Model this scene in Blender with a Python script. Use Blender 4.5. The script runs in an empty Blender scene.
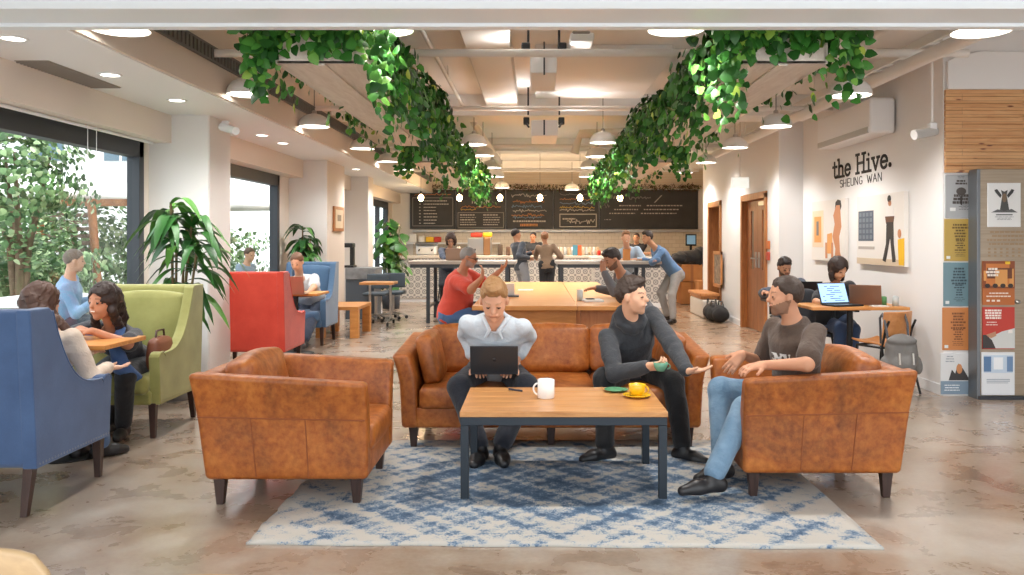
import bpy, math, random
import numpy as np
from mathutils import Vector, Matrix
rnd = random.Random(7)
PI = math.pi
sc = bpy.context.scene
COL = sc.collection

# ---------- perspective of the photograph: s = pixels per metre at a depth ----------
F = 860.0; CX = 535.0; CY = 239.0; H = 1.42
def P(px, py, s): return Vector(((px-CX)/s, F/s, H-(py-CY)/s))
def G(px, py):
    s = (py-CY)/H
    return Vector(((px-CX)/s, F/s, 0.0))
def XA(px, Y): return (px-CX)*Y/F
def ZA(py, Y): return H-(py-CY)*Y/F

def srgb(h):
    if not isinstance(h, str): return tuple(h)
    h = h.lstrip('#'); out = []
    for i in (0, 2, 4):
        v = int(h[i:i+2], 16)/255.0
        out.append(v/12.92 if v <= 0.04045 else ((v+0.055)/1.055)**2.4)
    return tuple(out)

# ---------- materials ----------
MATS = {}
def new_mat(name):
    m = bpy.data.materials.new(name); m.use_nodes = True
    nt = m.node_tree; b = nt.nodes['Principled BSDF']
    MATS[name] = m
    return m, nt, b
def ramp(nt, fac, stops, interp='LINEAR'):
    r = nt.nodes.new('ShaderNodeValToRGB'); r.color_ramp.interpolation = interp
    el = r.color_ramp.elements
    while len(el) > 1: el.remove(el[-1])
    el[0].position = stops[0][0]; el[0].color = (*srgb(stops[0][1]), 1)
    for p, c in stops[1:]:
        e = el.new(p); e.color = (*srgb(c), 1)
    nt.links.new(fac, r.inputs[0])
    return r.outputs[0]
def coords(nt, kind='Object', scale=(1, 1, 1), rot=(0, 0, 0)):
    t = nt.nodes.new('ShaderNodeTexCoord'); mp = nt.nodes.new('ShaderNodeMapping')
    mp.inputs['Scale'].default_value = scale; mp.inputs['Rotation'].default_value = rot
    nt.links.new(t.outputs[kind], mp.inputs[0]); return mp.outputs[0]
def noise(nt, vec, scale, detail=4, rough=.55, dist=0):
    n = nt.nodes.new('ShaderNodeTexNoise')
    n.inputs['Scale'].default_value = scale; n.inputs['Detail'].default_value = detail
    n.inputs['Roughness'].default_value = rough; n.inputs['Distortion'].default_value = dist
    if vec is not None: nt.links.new(vec, n.inputs['Vector'])
    return n.outputs['Fac']
def mixc(nt, fac, a, b, mode='MIX'):
    m = nt.nodes.new('ShaderNodeMix'); m.data_type = 'RGBA'; m.blend_type = mode
    for sock, v in ((m.inputs[0], fac), (m.inputs[6], a), (m.inputs[7], b)):
        if hasattr(v, 'links') or isinstance(v, bpy.types.NodeSocket): nt.links.new(v, sock)
        elif isinstance(v, (int, float)): sock.default_value = v
        else: sock.default_value = (*srgb(v), 1)
    return m.outputs[2]
def bump(nt, b, h, strength, dist=.01):
    n = nt.nodes.new('ShaderNodeBump'); n.inputs['Strength'].default_value = strength
    n.inputs['Distance'].default_value = dist
    nt.links.new(h, n.inputs['Height']); nt.links.new(n.outputs[0], b.inputs['Normal'])
def mat(name, col, rough=.6, metal=0, col2=None, scale=4, bmp=0, bscale=60, emit=None, estr=0, spec=None, sheen=0, stretch=(1, 1, 1), coat=0):
    if name in MATS: return MATS[name]
    m, nt, b = new_mat(name)
    b.inputs['Base Color'].default_value = (*srgb(col), 1)
    b.inputs['Roughness'].default_value = rough; b.inputs['Metallic'].default_value = metal
    if spec is not None: b.inputs['Specular IOR Level'].default_value = spec
    if coat: b.inputs['Coat Weight'].default_value = coat
    if sheen: b.inputs['Sheen Weight'].default_value = sheen
    if emit is not None:
        b.inputs['Emission Color'].default_value = (*srgb(emit), 1); b.inputs['Emission Strength'].default_value = estr
    v = coords(nt, 'Object', stretch)
    if col2 is not None:
        nt.links.new(ramp(nt, noise(nt, v, scale), [(.35, col), (.65, col2)]), b.inputs['Base Color'])
    if bmp: bump(nt, b, noise(nt, v, bscale, 3), bmp, .004)
    return m

# ---------- mesh building ----------
def link(o, parent=None):
    COL.objects.link(o)
    if parent is not None: o.parent = parent
    return o
def np_mesh(name, V, quads=None, tris=None, smooth=True):
    me = bpy.data.meshes.new(name)
    V = np.asarray(V, dtype=np.float32)
    me.vertices.add(len(V)); me.vertices.foreach_set('co', V.ravel())
    loops = []; starts = []; n = 0
    if quads is not None and len(quads):
        q = np.asarray(quads, dtype=np.int32); loops.append(q.ravel()); starts.append(np.arange(len(q))*4+n); n += q.size
    if tris is not None and len(tris):
        t = np.asarray(tris, dtype=np.int32); loops.append(t.ravel()); starts.append(np.arange(len(t))*3+n); n += t.size
    L = np.concatenate(loops); S = np.concatenate(starts)
    me.loops.add(len(L)); me.loops.foreach_set('vertex_index', L)
    me.polygons.add(len(S)); me.polygons.foreach_set('loop_start', S.astype(np.int32))
    me.update(calc_edges=True)
    if smooth: me.polygons.foreach_set('use_smooth', [True]*len(me.polygons))
    return me
class MB:
    def __init__(s): s.v = []; s.f = []; s.sm = []
    def add(s, vs, fs, smooth=False):
        b = len(s.v); s.v.extend(Vector(v) for v in vs)
        s.f.extend([tuple(b+i for i in f) for f in fs]); s.sm.extend([smooth]*len(fs)); return s
    def box(s, a, b, M=None):
        x0, y0, z0 = a; x1, y1, z1 = b
        vs = [(x0,y0,z0),(x1,y0,z0),(x1,y1,z0),(x0,y1,z0),(x0,y0,z1),(x1,y0,z1),(x1,y1,z1),(x0,y1,z1)]
        if M is not None: vs = [M @ Vector(v) for v in vs]
        return s.add(vs, [(0,3,2,1),(4,5,6,7),(0,1,5,4),(1,2,6,5),(2,3,7,6),(3,0,4,7)])
    def cbox(s, c, sz, M=None):
        c = Vector(c); h = Vector(sz)*.5
        return s.box(c-h, c+h, M)
    def rbox(s, c, size, r=.02, puff=0, n=4, fn=None, M=None):
        """box with rounded edges; puff = how far the faces bulge; fn warps the points"""
        hx, hy, hz = [d*.5 for d in size]; r = min(r, hx, hy, hz)
        def lin(h):
            inner = [(-h+r)+(2*(h-r))*i/n for i in range(n+1)]
            k = [-h+r-r*math.sin(a) if False else None for a in ()]
            return inner
        # cube-sphere style: grid coordinate u in [-1,1] for each face
        segs = 3
        ts = []
        for i in range(segs): ts.append(('e', -1, i/segs))
        for i in range(n+1): ts.append(('m', 0, i/n))
        for i in range(1, segs+1): ts.append(('e', 1, i/segs))
        T = len(ts)
        def coord(t, h):
            k, sg, u = t
            if k == 'm': return (-h+r)+(2*(h-r))*u, 0.0
            if sg < 0: a = (1-u)*PI/4; return -(h-r), -math.tan(a)
            a = u*PI/4; return (h-r), math.tan(a)
        idx = {}; verts = []; faces = []
        H3 = (hx, hy, hz)
        def vert(ax, sg, i, j):
            o = [a for a in range(3) if a != ax]
            p = [0, 0, 0]; q = [0, 0, 0]
            p[ax] = sg*(H3[ax]-r); q[ax] = sg
            p[o[0]], q[o[0]] = coord(ts[i], H3[o[0]]); p[o[1]], q[o[1]] = coord(ts[j], H3[o[1]])
            l = math.sqrt(q[0]**2+q[1]**2+q[2]**2)
            pt = [p[k]+r*q[k]/l for k in range(3)]
            if puff:
                for k in range(3):
                    o2 = [a for a in range(3) if a != k]
                    w = 1.0
                    for a in o2:
                        u = max(-1, min(1, pt[a]/H3[a])); w *= (1-u*u)
                    pt[k] += puff*w*(pt[k]/H3[k])
            key = (round(pt[0], 5), round(pt[1], 5), round(pt[2], 5))
            if key not in idx: idx[key] = len(verts); verts.append(Vector(pt))
            return idx[key]
        for ax in range(3):
            for sg in (-1, 1):
                g = [[vert(ax, sg, i, j) for j in range(T)] for i in range(T)]
                for i in range(T-1):
                    for j in range(T-1):
                        q = [g[i][j], g[i+1][j], g[i+1][j+1], g[i][j+1]]
                        if len(set(q)) < 3: continue
                        flip = (sg < 0) ^ (ax == 1)
                        if flip: q.reverse()
                        qq = []
                        for a in q:
                            if a not in qq: qq.append(a)
                        faces.append(tuple(qq))
        c = Vector(c); out = []
        for v in verts:
            w = v+c
            if fn: w = Vector(fn(w))
            if M is not None: w = M @ w
            out.append(w)
        return s.add(out, faces, True)
    def tube(s, pts, r, n=8, cap=True, flat=1.0):
        pts = [Vector(p) for p in pts]; m = len(pts)
        rs = r if isinstance(r, (list, tuple)) else [r]*m
        up = None; rings = []
        for i, p in enumerate(pts):
            t = (pts[min(i+1, m-1)]-pts[max(i-1, 0)])
            if t.length < 1e-9: t = Vector((0, 0, 1))
            t.normalize()
            if up is None:
                up = Vector((0, 0, 1)) if abs(t.z) < .95 else Vector((1, 0, 0))
            a = t.cross(up)
            if a.length < 1e-6: a = t.orthogonal()
            a.normalize(); bb = a.cross(t).normalized(); up = bb
            rings.append([p+(a*math.cos(2*PI*k/n)+bb*math.sin(2*PI*k/n)*flat)*rs[i] for k in range(n)])
        vs = [v for rg in rings for v in rg]; fs = []
        for i in range(m-1):
            for k in range(n):
                fs.append((i*n+k, i*n+(k+1) % n, (i+1)*n+(k+1) % n, (i+1)*n+k))
        s.add(vs, fs, True)
        if cap:
            s.add(rings[0], [tuple(range(n))]); s.add(rings[-1], [tuple(reversed(range(n)))])
        return s
    def lathe(s, prof, c=(0, 0, 0), n=24, M=None, arc=2*PI):
        c = Vector(c); vs = []; fs = []
        for r, z in prof:
            for k in range(n):
                a = arc*k/n; vs.append(c+Vector((r*math.cos(a), r*math.sin(a), z)))
        for i in range(len(prof)-1):
            for k in range(n):
                fs.append((i*n+k, i*n+(k+1) % n, (i+1)*n+(k+1) % n, (i+1)*n+k))
        if M is not None: vs = [M @ v for v in vs]
        return s.add(vs, fs, True)
    def prism(s, poly, x0, x1, axis=0, smooth=False):
        """poly: 2D outline, extruded along axis"""
        def mk(x, p):
            q = list(p); q.insert(axis, x); return q
        n = len(poly); vs = [mk(x0, p) for p in poly]+[mk(x1, p) for p in poly]
        fs = [tuple(range(n))[::-1], tuple(range(n, 2*n))]+[(i, (i+1) % n, n+(i+1) % n, n+i) for i in range(n)]
        return s.add(vs, fs, smooth)
    def build(s, name, m, parent=None, world=False, bevel=0, loc=None, fix=True):
        off = Vector((0, 0, 0))
        if world:
            q = parent
            while q is not None: off = off+q.location; q = q.parent
        if loc is not None: off = Vector(loc)
        me = bpy.data.meshes.new(name)
        me.from_pydata([v-off for v in s.v], [], s.f)
        me.polygons.foreach_set('use_smooth', s.sm)
        if fix:
            import bmesh
            bm = bmesh.new(); bm.from_mesh(me); bmesh.ops.recalc_face_normals(bm, faces=bm.faces); bm.to_mesh(me); bm.free()
        for mm in (m if isinstance(m, (list, tuple)) else [m]): me.materials.append(mm)
        o = bpy.data.objects.new(name, me); link(o, parent)
        if loc is not None: o.location = loc
        if bevel:
            b = o.modifiers.new('bevel', 'BEVEL'); b.width = bevel; b.segments = 2; b.limit_method = 'ANGLE'; b.angle_limit = .6
        return o
def thing(name, label, cat, loc=(0, 0, 0), rotz=0, group=None):
    o = bpy.data.objects.new(name, None); link(o); o.location = loc; o.rotation_euler = (0, 0, rotz)
    o.empty_display_size = .1
    o['label'] = label; o['category'] = cat
    if group: o['group'] = group
    return o
def tag(o, label, cat, group=None, kind=None):
    o['label'] = label; o['category'] = cat
    if group: o['group'] = group
    if kind: o['kind'] = kind
    return o
def struct(o, label=None):
    o['kind'] = 'structure'
    if label: o['label'] = label
    return o
def copy_tree(o, parent=None):
    c = o.copy(); COL.objects.link(c); c.parent = parent
    for ch in list(o.children): copy_tree(ch, c)
    return c
def dup(root, loc, rotz=None, label=None, group=None, scale=None):
    r = copy_tree(root); r.location = loc
    if rotz is not None: r.rotation_euler = (0, 0, rotz)
    if scale: r.scale = (scale,)*3
    if label: r['label'] = label
    if group: r['group'] = group
    return r
def rotz(a, c=(0, 0, 0)):
    return Matrix.Translation(Vector(c)) @ Matrix.Rotation(a, 4, 'Z')

# ---------- signed-distance surfaces (bodies, hair, clothes) ----------
class Field:
    def __init__(s, lo, hi, h):
        s.h = h; s.lo = np.array(lo, float); n = np.ceil((np.array(hi)-s.lo)/h).astype(int)+1
        s.n = n; s.ax = [s.lo[i]+h*np.arange(n[i]) for i in range(3)]
        s.d = np.full(tuple(n), 1.0)
    def sub(s, lo, hi):
        i0 = np.maximum(0, np.floor((np.array(lo)-s.lo)/s.h).astype(int)); i1 = np.minimum(s.n, np.ceil((np.array(hi)-s.lo)/s.h).astype(int)+1)
        if np.any(i1 <= i0): return None, None
        sl = tuple(slice(a, b) for a, b in zip(i0, i1))
        g = np.meshgrid(*[s.ax[k][sl[k]] for k in range(3)], indexing='ij')
        return sl, np.stack(g, -1)
    def put(s, fn, lo, hi, k=.02, op='add'):
        m = k*1.2+2*s.h
        sl, p = s.sub(np.array(lo)-m, np.array(hi)+m)
        if sl is None: return
        e = fn(p); d = s.d[sl]
        if op == 'add':
            if k > 0:
                hh = np.clip(.5+.5*(d-e)/k, 0, 1); s.d[sl] = d*(1-hh)+e*hh-k*hh*(1-hh)
            else: s.d[sl] = np.minimum(d, e)
        elif op == 'sub':
            e = -e
            if k > 0:
                hh = np.clip(.5-.5*(d-e)/k, 0, 1); s.d[sl] = d*(1-hh)+e*hh+k*hh*(1-hh)
            else: s.d[sl] = np.maximum(d, e)
    def cone(s, a, b, ra, rb, k=.02, op='add'):
        a = np.array(a, float); b = np.array(b, float); ab = b-a; L2 = max(ab@ab, 1e-9)
        def fn(p):
            t = np.clip(((p-a)@ab)/L2, 0, 1); q = p-a-t[..., None]*ab
            return np.sqrt((q*q).sum(-1))-(ra+(rb-ra)*t)
        r = max(ra, rb); s.put(fn, np.minimum(a, b)-r, np.maximum(a, b)+r, k, op)
    def ell(s, c, R, rad, k=.02, op='add'):
        c = np.array(c, float); rad = np.array(rad, float); mn = rad.min(); R = np.array(R)
        def fn(p):
            q = (p-c)@R; qs = q/rad; l = np.sqrt((qs*qs).sum(-1))+1e-9
            g = np.sqrt(((qs/rad)**2).sum(-1))+1e-9
            return np.clip(l*(l-1)/g, -mn, 1)
        m = rad.max(); s.put(fn, c-m, c+m, k, op)
    def loft(s, c, R, prof, infl=0, k=.02, zcut=None):
        """prof: rows (z, a, b, y) in the local frame R (columns right, forward, up)"""
        c = np.array(c, float); pr = np.array(prof, float); R = np.array(R)
        def fn(p):
            q = (p-c)@R; z = q[..., 2]; zc = np.clip(z, pr[0, 0], pr[-1, 0])
            a = np.interp(zc, pr[:, 0], pr[:, 1])+infl; b = np.interp(zc, pr[:, 0], pr[:, 2])+infl; y = np.interp(zc, pr[:, 0], pr[:, 3])
            dx = q[..., 0]; dy = q[..., 1]-y
            l = np.sqrt((dx/a)**2+(dy/b)**2)+1e-9
            g = np.sqrt((dx/a/a)**2+(dy/b/b)**2)+1e-9
            d = np.clip(l*(l-1)/g, -np.minimum(a, b), 1)
            dz = np.abs(z-zc); d = np.where(dz > 0, np.sqrt(np.maximum(d, 0)**2+dz**2)+np.minimum(d, 0)*0-.0, d)
            if zcut is not None: d = np.maximum(d, zcut-z)
            return d
        m = max(pr[:, 1].max(), abs(pr[:, 0]).max()+.05)+infl+.1
        s.put(fn, c-m-.2, c+m+.2, k)
    def cut(s, fn):
        g = np.meshgrid(*s.ax, indexing='ij'); p = np.stack(g, -1); s.d = np.maximum(s.d, fn(p))
    def rough(s, amp, freq, seed=0, dirs=5):
        r = np.random.RandomState(seed); acc = 0
        g = np.meshgrid(*s.ax, indexing='ij'); p = np.stack(g, -1)
        for i in range(dirs):
            v = r.normal(size=3); v /= np.linalg.norm(v); w = r.normal(size=3)
            acc = acc+np.sin((p@v)*freq*(0.6+r.rand())+2.0*np.sin((p@w)*freq*.35)+r.rand()*6)
        s.d = s.d+acc*amp/dirs*1.6
    def mesh(s):
        d = s.d; nx, ny, nz = d.shape
        d[0] = d[-1] = 1; d[:, 0] = d[:, -1] = 1; d[:, :, 0] = d[:, :, -1] = 1
        ins = d < 0
        cs = [(i, j, k) for i in (0, 1) for j in (0, 1) for k in (0, 1)]
        cnt = np.zeros((nx-1, ny-1, nz-1), np.int8)
        for i, j, k in cs: cnt += ins[i:nx-1+i, j:ny-1+j, k:nz-1+k]
        act = (cnt > 0) & (cnt < 8); I, J, K = np.nonzero(act)
        idx = np.full(act.shape, -1, np.int64); idx[I, J, K] = np.arange(len(I))
        acc = np.zeros((len(I), 3)); num = np.zeros(len(I))
        for ci in range(8):
            for ax in range(3):
                c0 = cs[ci]
                if c0[ax]: continue
                c1 = list(c0); c1[ax] = 1
                v0 = d[I+c0[0], J+c0[1], K+c0[2]]; v1 = d[I+c1[0], J+c1[1], K+c1[2]]
                m = (v0 < 0) != (v1 < 0)
                t = np.where(m, v0/np.where(m, v0-v1, 1), 0)
                pos = np.tile(np.array(c0, float), (len(I), 1)); pos[:, ax] += t
                acc += pos*m[:, None]; num += m
        V = s.lo+s.h*(np.stack([I, J, K], 1)+acc/num[:, None])
        quads = []
        for ax in range(3):
            sl0 = [slice(None)]*3; sl1 = [slice(None)]*3; sl0[ax] = slice(0, -1); sl1[ax] = slice(1, None)
            a = ins[tuple(sl0)]; b = ins[tuple(sl1)]
            for flip, msk in ((False, a & ~b), (True, ~a & b)):
                E = np.stack(np.nonzero(msk), 1)
                if not len(E): continue
                o1, o2 = [(1, 2), (2, 0), (0, 1)][ax]
                ok = (E[:, o1] > 0) & (E[:, o2] > 0); E = E[ok]
                def at(u, v):
                    Q = E.copy(); Q[:, o1] -= u; Q[:, o2] -= v; return idx[Q[:, 0], Q[:, 1], Q[:, 2]]
                q = np.stack([at(0, 0), at(1, 0), at(1, 1), at(0, 1)], 1)
                if flip: q = q[:, ::-1]
                quads.append(q)
        Q = np.concatenate(quads); Q = Q[(Q >= 0).all(1)]
        return V, Q
def sdf_obj(name, f, mats, parent=None, origin=(0, 0, 0), zones=None):
    V, Q = f.mesh(); me = np_mesh(name, V-np.array(origin), Q)
    for m in (mats if isinstance(mats, (list, tuple)) else [mats]): me.materials.append(m)
    if zones is not None:
        me.polygons.foreach_set('material_index', zones(V[Q].mean(1)).astype(np.int32))
    o = bpy.data.objects.new(name, me); link(o, parent)
    return o
# ================= camera, world =================
cam_d = bpy.data.cameras.new('camera'); cam = bpy.data.objects.new('camera', cam_d); COL.objects.link(cam)
cam.location = (0, 0, H); cam.rotation_euler = (PI/2, 0, 0)
cam_d.sensor_width = 36; cam_d.lens = F/1024*36; cam_d.shift_x = -(CX-512)/1024; cam_d.shift_y = -(287.5-CY)/1024
cam_d.clip_start = .05; cam_d.clip_end = 200
sc.camera = cam
sc.view_settings.view_transform = 'Standard'; sc.view_settings.look = 'None'; sc.view_settings.gamma = 1
sc.view_settings.use_curve_mapping = False; sc.view_settings.exposure = .2
sc.cycles.use_denoising = True; sc.cycles.max_bounces = 7; sc.cycles.diffuse_bounces = 4
sc.cycles.glossy_bounces = 3; sc.cycles.transmission_bounces = 4; sc.cycles.transparent_max_bounces = 8
sc.cycles.caustics_reflective = False; sc.cycles.caustics_refractive = False
sc.cycles.sample_clamp_indirect = 6
w = bpy.data.worlds.new('sky'); sc.world = w; w.use_nodes = True
bg = w.node_tree.nodes['Background']; bg.inputs[0].default_value = (.90, .95, 1.0, 1); bg.inputs[1].default_value = 2.7

sd = bpy.data.lights.new('sun', 'SUN'); sd.energy = 4.5; sd.angle = .01; sd.color = (1, .97, .92)
so = bpy.data.objects.new('sun', sd); COL.objects.link(so); so.location = (10, 5, 20)
so.rotation_euler = Vector((.55, -.12, 1)).to_track_quat('Z', 'Y').to_euler()

# ================= materials of the shell =================
M_wall = mat('wall_paint', (.82, .81, .80), .75)
M_col = mat('column_paint', (.76, .735, .71), .75)
M_white = mat('white_paint', (.84, .85, .86), .5); M_beamw = mat('cool_white_beam', (.80, .86, .90), .4)
M_warm = mat('warm_wall_paint', (.76, .68, .60), .8)
M_ceil = mat('ceiling_paint', (.90, .885, .865), .9)
M_pipe = mat('pipe_paint', (.80, .77, .73), .5)
M_dark = mat('dark_frame', '3b3f44', .45, .3)
M_black = mat('black_metal', '1c1d1f', .45, .2)
M_steel = mat('brushed_steel', 'b4b2ae', .3, .9)

# polished concrete floor
m, nt, b = new_mat('polished_concrete')
v = coords(nt, 'Object', (1, 1, 1))
n1 = noise(nt, v, .75, 5, .55, .4); n2 = noise(nt, v, 3.2, 6, .6, .35); n3 = noise(nt, v, 38, 3, .6)
base = ramp(nt, n1, [(.34, '6f5440'), (.45, '8f7862'), (.55, 'a59584'), (.66, 'b8b0a6')])
c2 = ramp(nt, n2, [(.32, '5f4431'), (.48, '998370'), (.66, 'bab2a7')])
c = mixc(nt, .42, base, c2); c = mixc(nt, .12, c, ramp(nt, n3, [(.3, '5a412e'), (.7, 'cabba9')]))
# saw-cut joints and small rows of brick in the back aisle
br = nt.nodes.new('ShaderNodeTexBrick'); nt.links.new(coords(nt, 'Object', (1, 1, 1), (0, 0, 0)), br.inputs[0])
br.inputs['Scale'].default_value = 1; br.inputs['Brick Width'].default_value = .42; br.inputs['Row Height'].default_value = .14
br.inputs['Mortar Size'].default_value = .008; br.inputs['Color1'].default_value = (*srgb('c0a080'), 1); br.inputs['Color2'].default_value = (*srgb('b08c6a'), 1)
br.inputs['Mortar'].default_value = (*srgb('98785a'), 1)
sx = nt.nodes.new('ShaderNodeSeparateXYZ'); tc = nt.nodes.new('ShaderNodeTexCoord'); nt.links.new(tc.outputs['Object'], sx.inputs[0])
def mth(nt, op, a, b2=None, c3=None):
    x = nt.nodes.new('ShaderNodeMath'); x.operation = op
    for i, q in enumerate((a, b2, c3)):
        if q is None: continue
        if isinstance(q, (int, float)): x.inputs[i].default_value = q
        else: nt.links.new(q, x.inputs[i])
    return x.outputs[0]
fx = mth(nt, 'GREATER_THAN', sx.outputs[0], 1.55); fy = mth(nt, 'GREATER_THAN', sx.outputs[1], 8.2)
c = mixc(nt, mth(nt, 'MULTIPLY', mth(nt, 'MULTIPLY', fx, fy), .6), c, br.outputs[0])
nt.links.new(c, b.inputs['Base Color'])
rr = nt.nodes.new('ShaderNodeMapRange'); nt.links.new(n2, rr.inputs[0])
rr.inputs[1].default_value = .3; rr.inputs[2].default_value = .7; rr.inputs[3].default_value = .2; rr.inputs[4].default_value = .4
nt.links.new(rr.outputs[0], b.inputs['Roughness']); b.inputs['Specular IOR Level'].default_value = .6
b.inputs['Coat Weight'].default_value = .55; b.inputs['Coat Roughness'].default_value = .17
bump(nt, b, n2, .08, .01)
M_floor = m

# ================= dimensions of the room =================
XL = -3.75     # inner face of the window wall
XH = -3.53     # plaster drop over the windows
ZS = H+1.20    # underside of the window-side soffit
XE = -2.70     # inner edge of the soffit
ZC = H+1.90    # ceiling slab
XR = 3.69      # wall with the lettering
XR2 = 3.36     # wall with the doors
YB = 22.6      # back wall

mb = MB(); mb.box((-3.85, -3, -.1), (6.2, YB+.2, 0)); struct(mb.build('floor', M_floor, bevel=0), 'polished brown concrete floor with worn patches')
mb = MB(); mb.box((-4.3, 4.6, ZC), (6.7, YB+.2, ZC+.15)); struct(mb.build('ceiling', M_ceil))
# near ceiling and the white downstand beam across the opening
mb = MB(); mb.box((-6, 1.2, H+1.225), (7, 4.41, H+1.33)); struct(mb.build('ceiling_front', M_beamw))
mb = MB(); mb.box((-6, 4.40, H+1.178), (7, 4.70, ZC+.1)); mb.box((-6, 4.70, H+1.160), (7, 4.78, ZC+.1))
struct(mb.build('beam', M_beamw, bevel=.006))
# window wall : header drop, sill wall, mullions, jambs
win = [(3.6, 8.23), (9.3, 12.6), (17.3, 21.9)]   # glazed stretches along Y
mb = MB()
mb.box((-3.9, 1.2, H+.93), (XH, YB, ZC))                       # header drop
ys = [1.2]+[y for a in win for y in a]+[YB]
for i in range(0, len(ys), 2): mb.box((-3.87, ys[i], 0), (XL, ys[i+1], H+.95))
for a, b2 in win: mb.box((-3.9, a, 0), (XL, b2, .38))
struct(mb.build('wall_left', M_warm, bevel=.004))
# soffit with grille face
mb = MB(); mb.box((XH-.05, 4.79, ZS), (XE, YB, ZC)); struct(mb.build('soffit', M_white, bevel=.004))
mb = MB(); mb.box((XE, 4.79, ZS+.012), (XE+.025, YB, ZC)); struct(mb.build('trim_1', M_warm))
mb = MB()
for i in range(230): mb.box((XE+.02, 4.9+i*.075, H+1.475), (XE+.045, 4.9+i*.075+.045, H+1.585))
mb.box((XE+.02, 4.9, H+1.575), (XE+.05, YB-.6, H+1.592)); mb.box((XE+.02, 4.9, H+1.462), (XE+.05, YB-.6, H+1.478))
mb.box((XE+.024, 4.9, H+1.47), (XE+.03, YB-.6, H+1.59))
o = mb.build('ventilation_grille', mat('grille_grey', '6a6866', .6)); tag(o, 'long dark slotted air grille along the side of the window soffit', 'vent')
# columns
cols = [((-3.86, 8.35), (-3.17, 8.95), M_col), ((-3.86, 13.1), (-3.17, 14.3), M_col), ((-3.86, 16.5), (-3.2, 17.0), M_col)]
for i, (a, b2, mm) in enumerate(cols):
    mb = MB(); mb.box((a[0], a[1], 0), (b2[0], b2[1], ZS+.01))
    o = struct(mb.build('column', mm, bevel=.012))
    mb = MB(); mb.box((b2[0]-.002, a[1]+.012, 0), (b2[0]+.004, b2[1]-.012, ZS)); struct(mb.build('trim_column', M_warm if i else M_col))
# back wall
mb = MB(); mb.box((-4, YB, 0), (6.2, YB+.2, ZC)); struct(mb.build('wall_back', M_wall))
mb = MB()
for i in range(9):
    z = 2.74+i*.068; mb.box((-3.2, YB-.02, z), (4.6, YB, z+.062))
struct(mb.build('trim_back', mat('cream_boards', (.74, .62, .48), .7), bevel=.004), 'cream horizontal boards over the menu boards')
# right walls
mb = MB(); mb.box((XR, 7.79, 0), (XR+.25, 11.84, ZC)); struct(mb.build('wall_right', M_wall, bevel=.006))
mb = MB()
d1 = (12.45, 13.95); d2 = (15.5, 16.6); yr = [12.0, d1[0], d1[1], d2[0], d2[1], 17.2]
for i in range(0, 6, 2): mb.box((XR2, yr[i], 0), (XR2+.6, yr[i+1], ZC))
mb.box((XR2, d1[0], 2.1), (XR2+.6, d1[1], ZC)); mb.box((XR2, d2[0], 2.1), (XR2+.6, d2[1], ZC)); mb.box((XR2, 11.85, 0), (6.2, 12.0, ZC))
struct(mb.build('wall_right_rear', M_wall))
mb = MB(); mb.box((4.9, 17.2, 0), (5.1, YB, ZC)); mb.box((XR2+.5, 17.0, 0), (5.1, 17.2, ZC)); struct(mb.build('wall_right_far', M_warm))
# poster wall, facing the camera
YP = 7.78
mb = MB(); mb.box((XR+.0005, YP, 0), (6.4, YP+.2, ZC)); struct(mb.build('wall_poster', M_wall))
mb = MB(); mb.box((4.3+2.1, 2.0, 0), (6.6, YP+.2, ZC)); struct(mb.build('wall_right_front', M_wall))
M_plank = None
m, nt, b = new_mat('cedar_planks')
v = coords(nt, 'Object', (1.2, 1, 14)); n = noise(nt, v, 2.2, 5, .6, 1.5)
br = nt.nodes.new('ShaderNodeTexBrick'); mp = coords(nt, 'Object', (1, 1, 1), (PI/2, 0, 0)); nt.links.new(mp, br.inputs[0])
br.inputs['Brick Width'].default_value = 1.1; br.inputs['Row Height'].default_value = .062; br.inputs['Scale'].default_value = 1; br.inputs['Mortar Size'].default_value = .003
br.inputs['Color1'].default_value = (*srgb('dcaa76'), 1); br.inputs['Color2'].default_value = (*srgb('c48a55'), 1); br.inputs['Mortar'].default_value = (*srgb('8a5a34'), 1)
vo = nt.nodes.new('ShaderNodeTexVoronoi'); vo.inputs['Scale'].default_value = 3.2; nt.links.new(coords(nt, 'Object', (1, 1, 4)), vo.inputs['Vector'])
kn = ramp(nt, vo.outputs['Distance'], [(.0, '5a3520'), (.07, '8a5430'), (.12, 'ffffff')])
c = mixc(nt, .5, br.outputs[0], ramp(nt, n, [(.3, 'b87a48'), (.7, 'e8bd8a')])); c = mixc(nt, 1.0, c, kn, 'MULTIPLY')
nt.links.new(c, b.inputs['Base Color']); b.inputs['Roughness'].default_value = .55
M_plank = m
sP = F/YP
mb = MB(); z0, z1 = ZA(173, YP), ZA(90, YP)
n = 12
for i in range(n): mb.box((XA(944, YP), YP-.03, z0+(z1-z0)*i/n+.002), (6.4, YP, z0+(z1-z0)*(i+1)/n-.001))
struct(mb.build('trim_2', M_plank, bevel=.003), 'knotty wood planks above the poster wall')
# skirting
mb = MB(); mb.box((XR-.012, 7.8, 0), (XR, 11.85, .1)); struct(mb.build('baseboard_right', M_white, bevel=.003))
mb = MB(); mb.box((XR2-.012, 11.85, 0), (XR2, 12.38, .1)); mb.box((XR2-.012, 14.03, 0), (XR2, 15.42, .1)); struct(mb.build('baseboard_right_rear', M_white))

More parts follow.
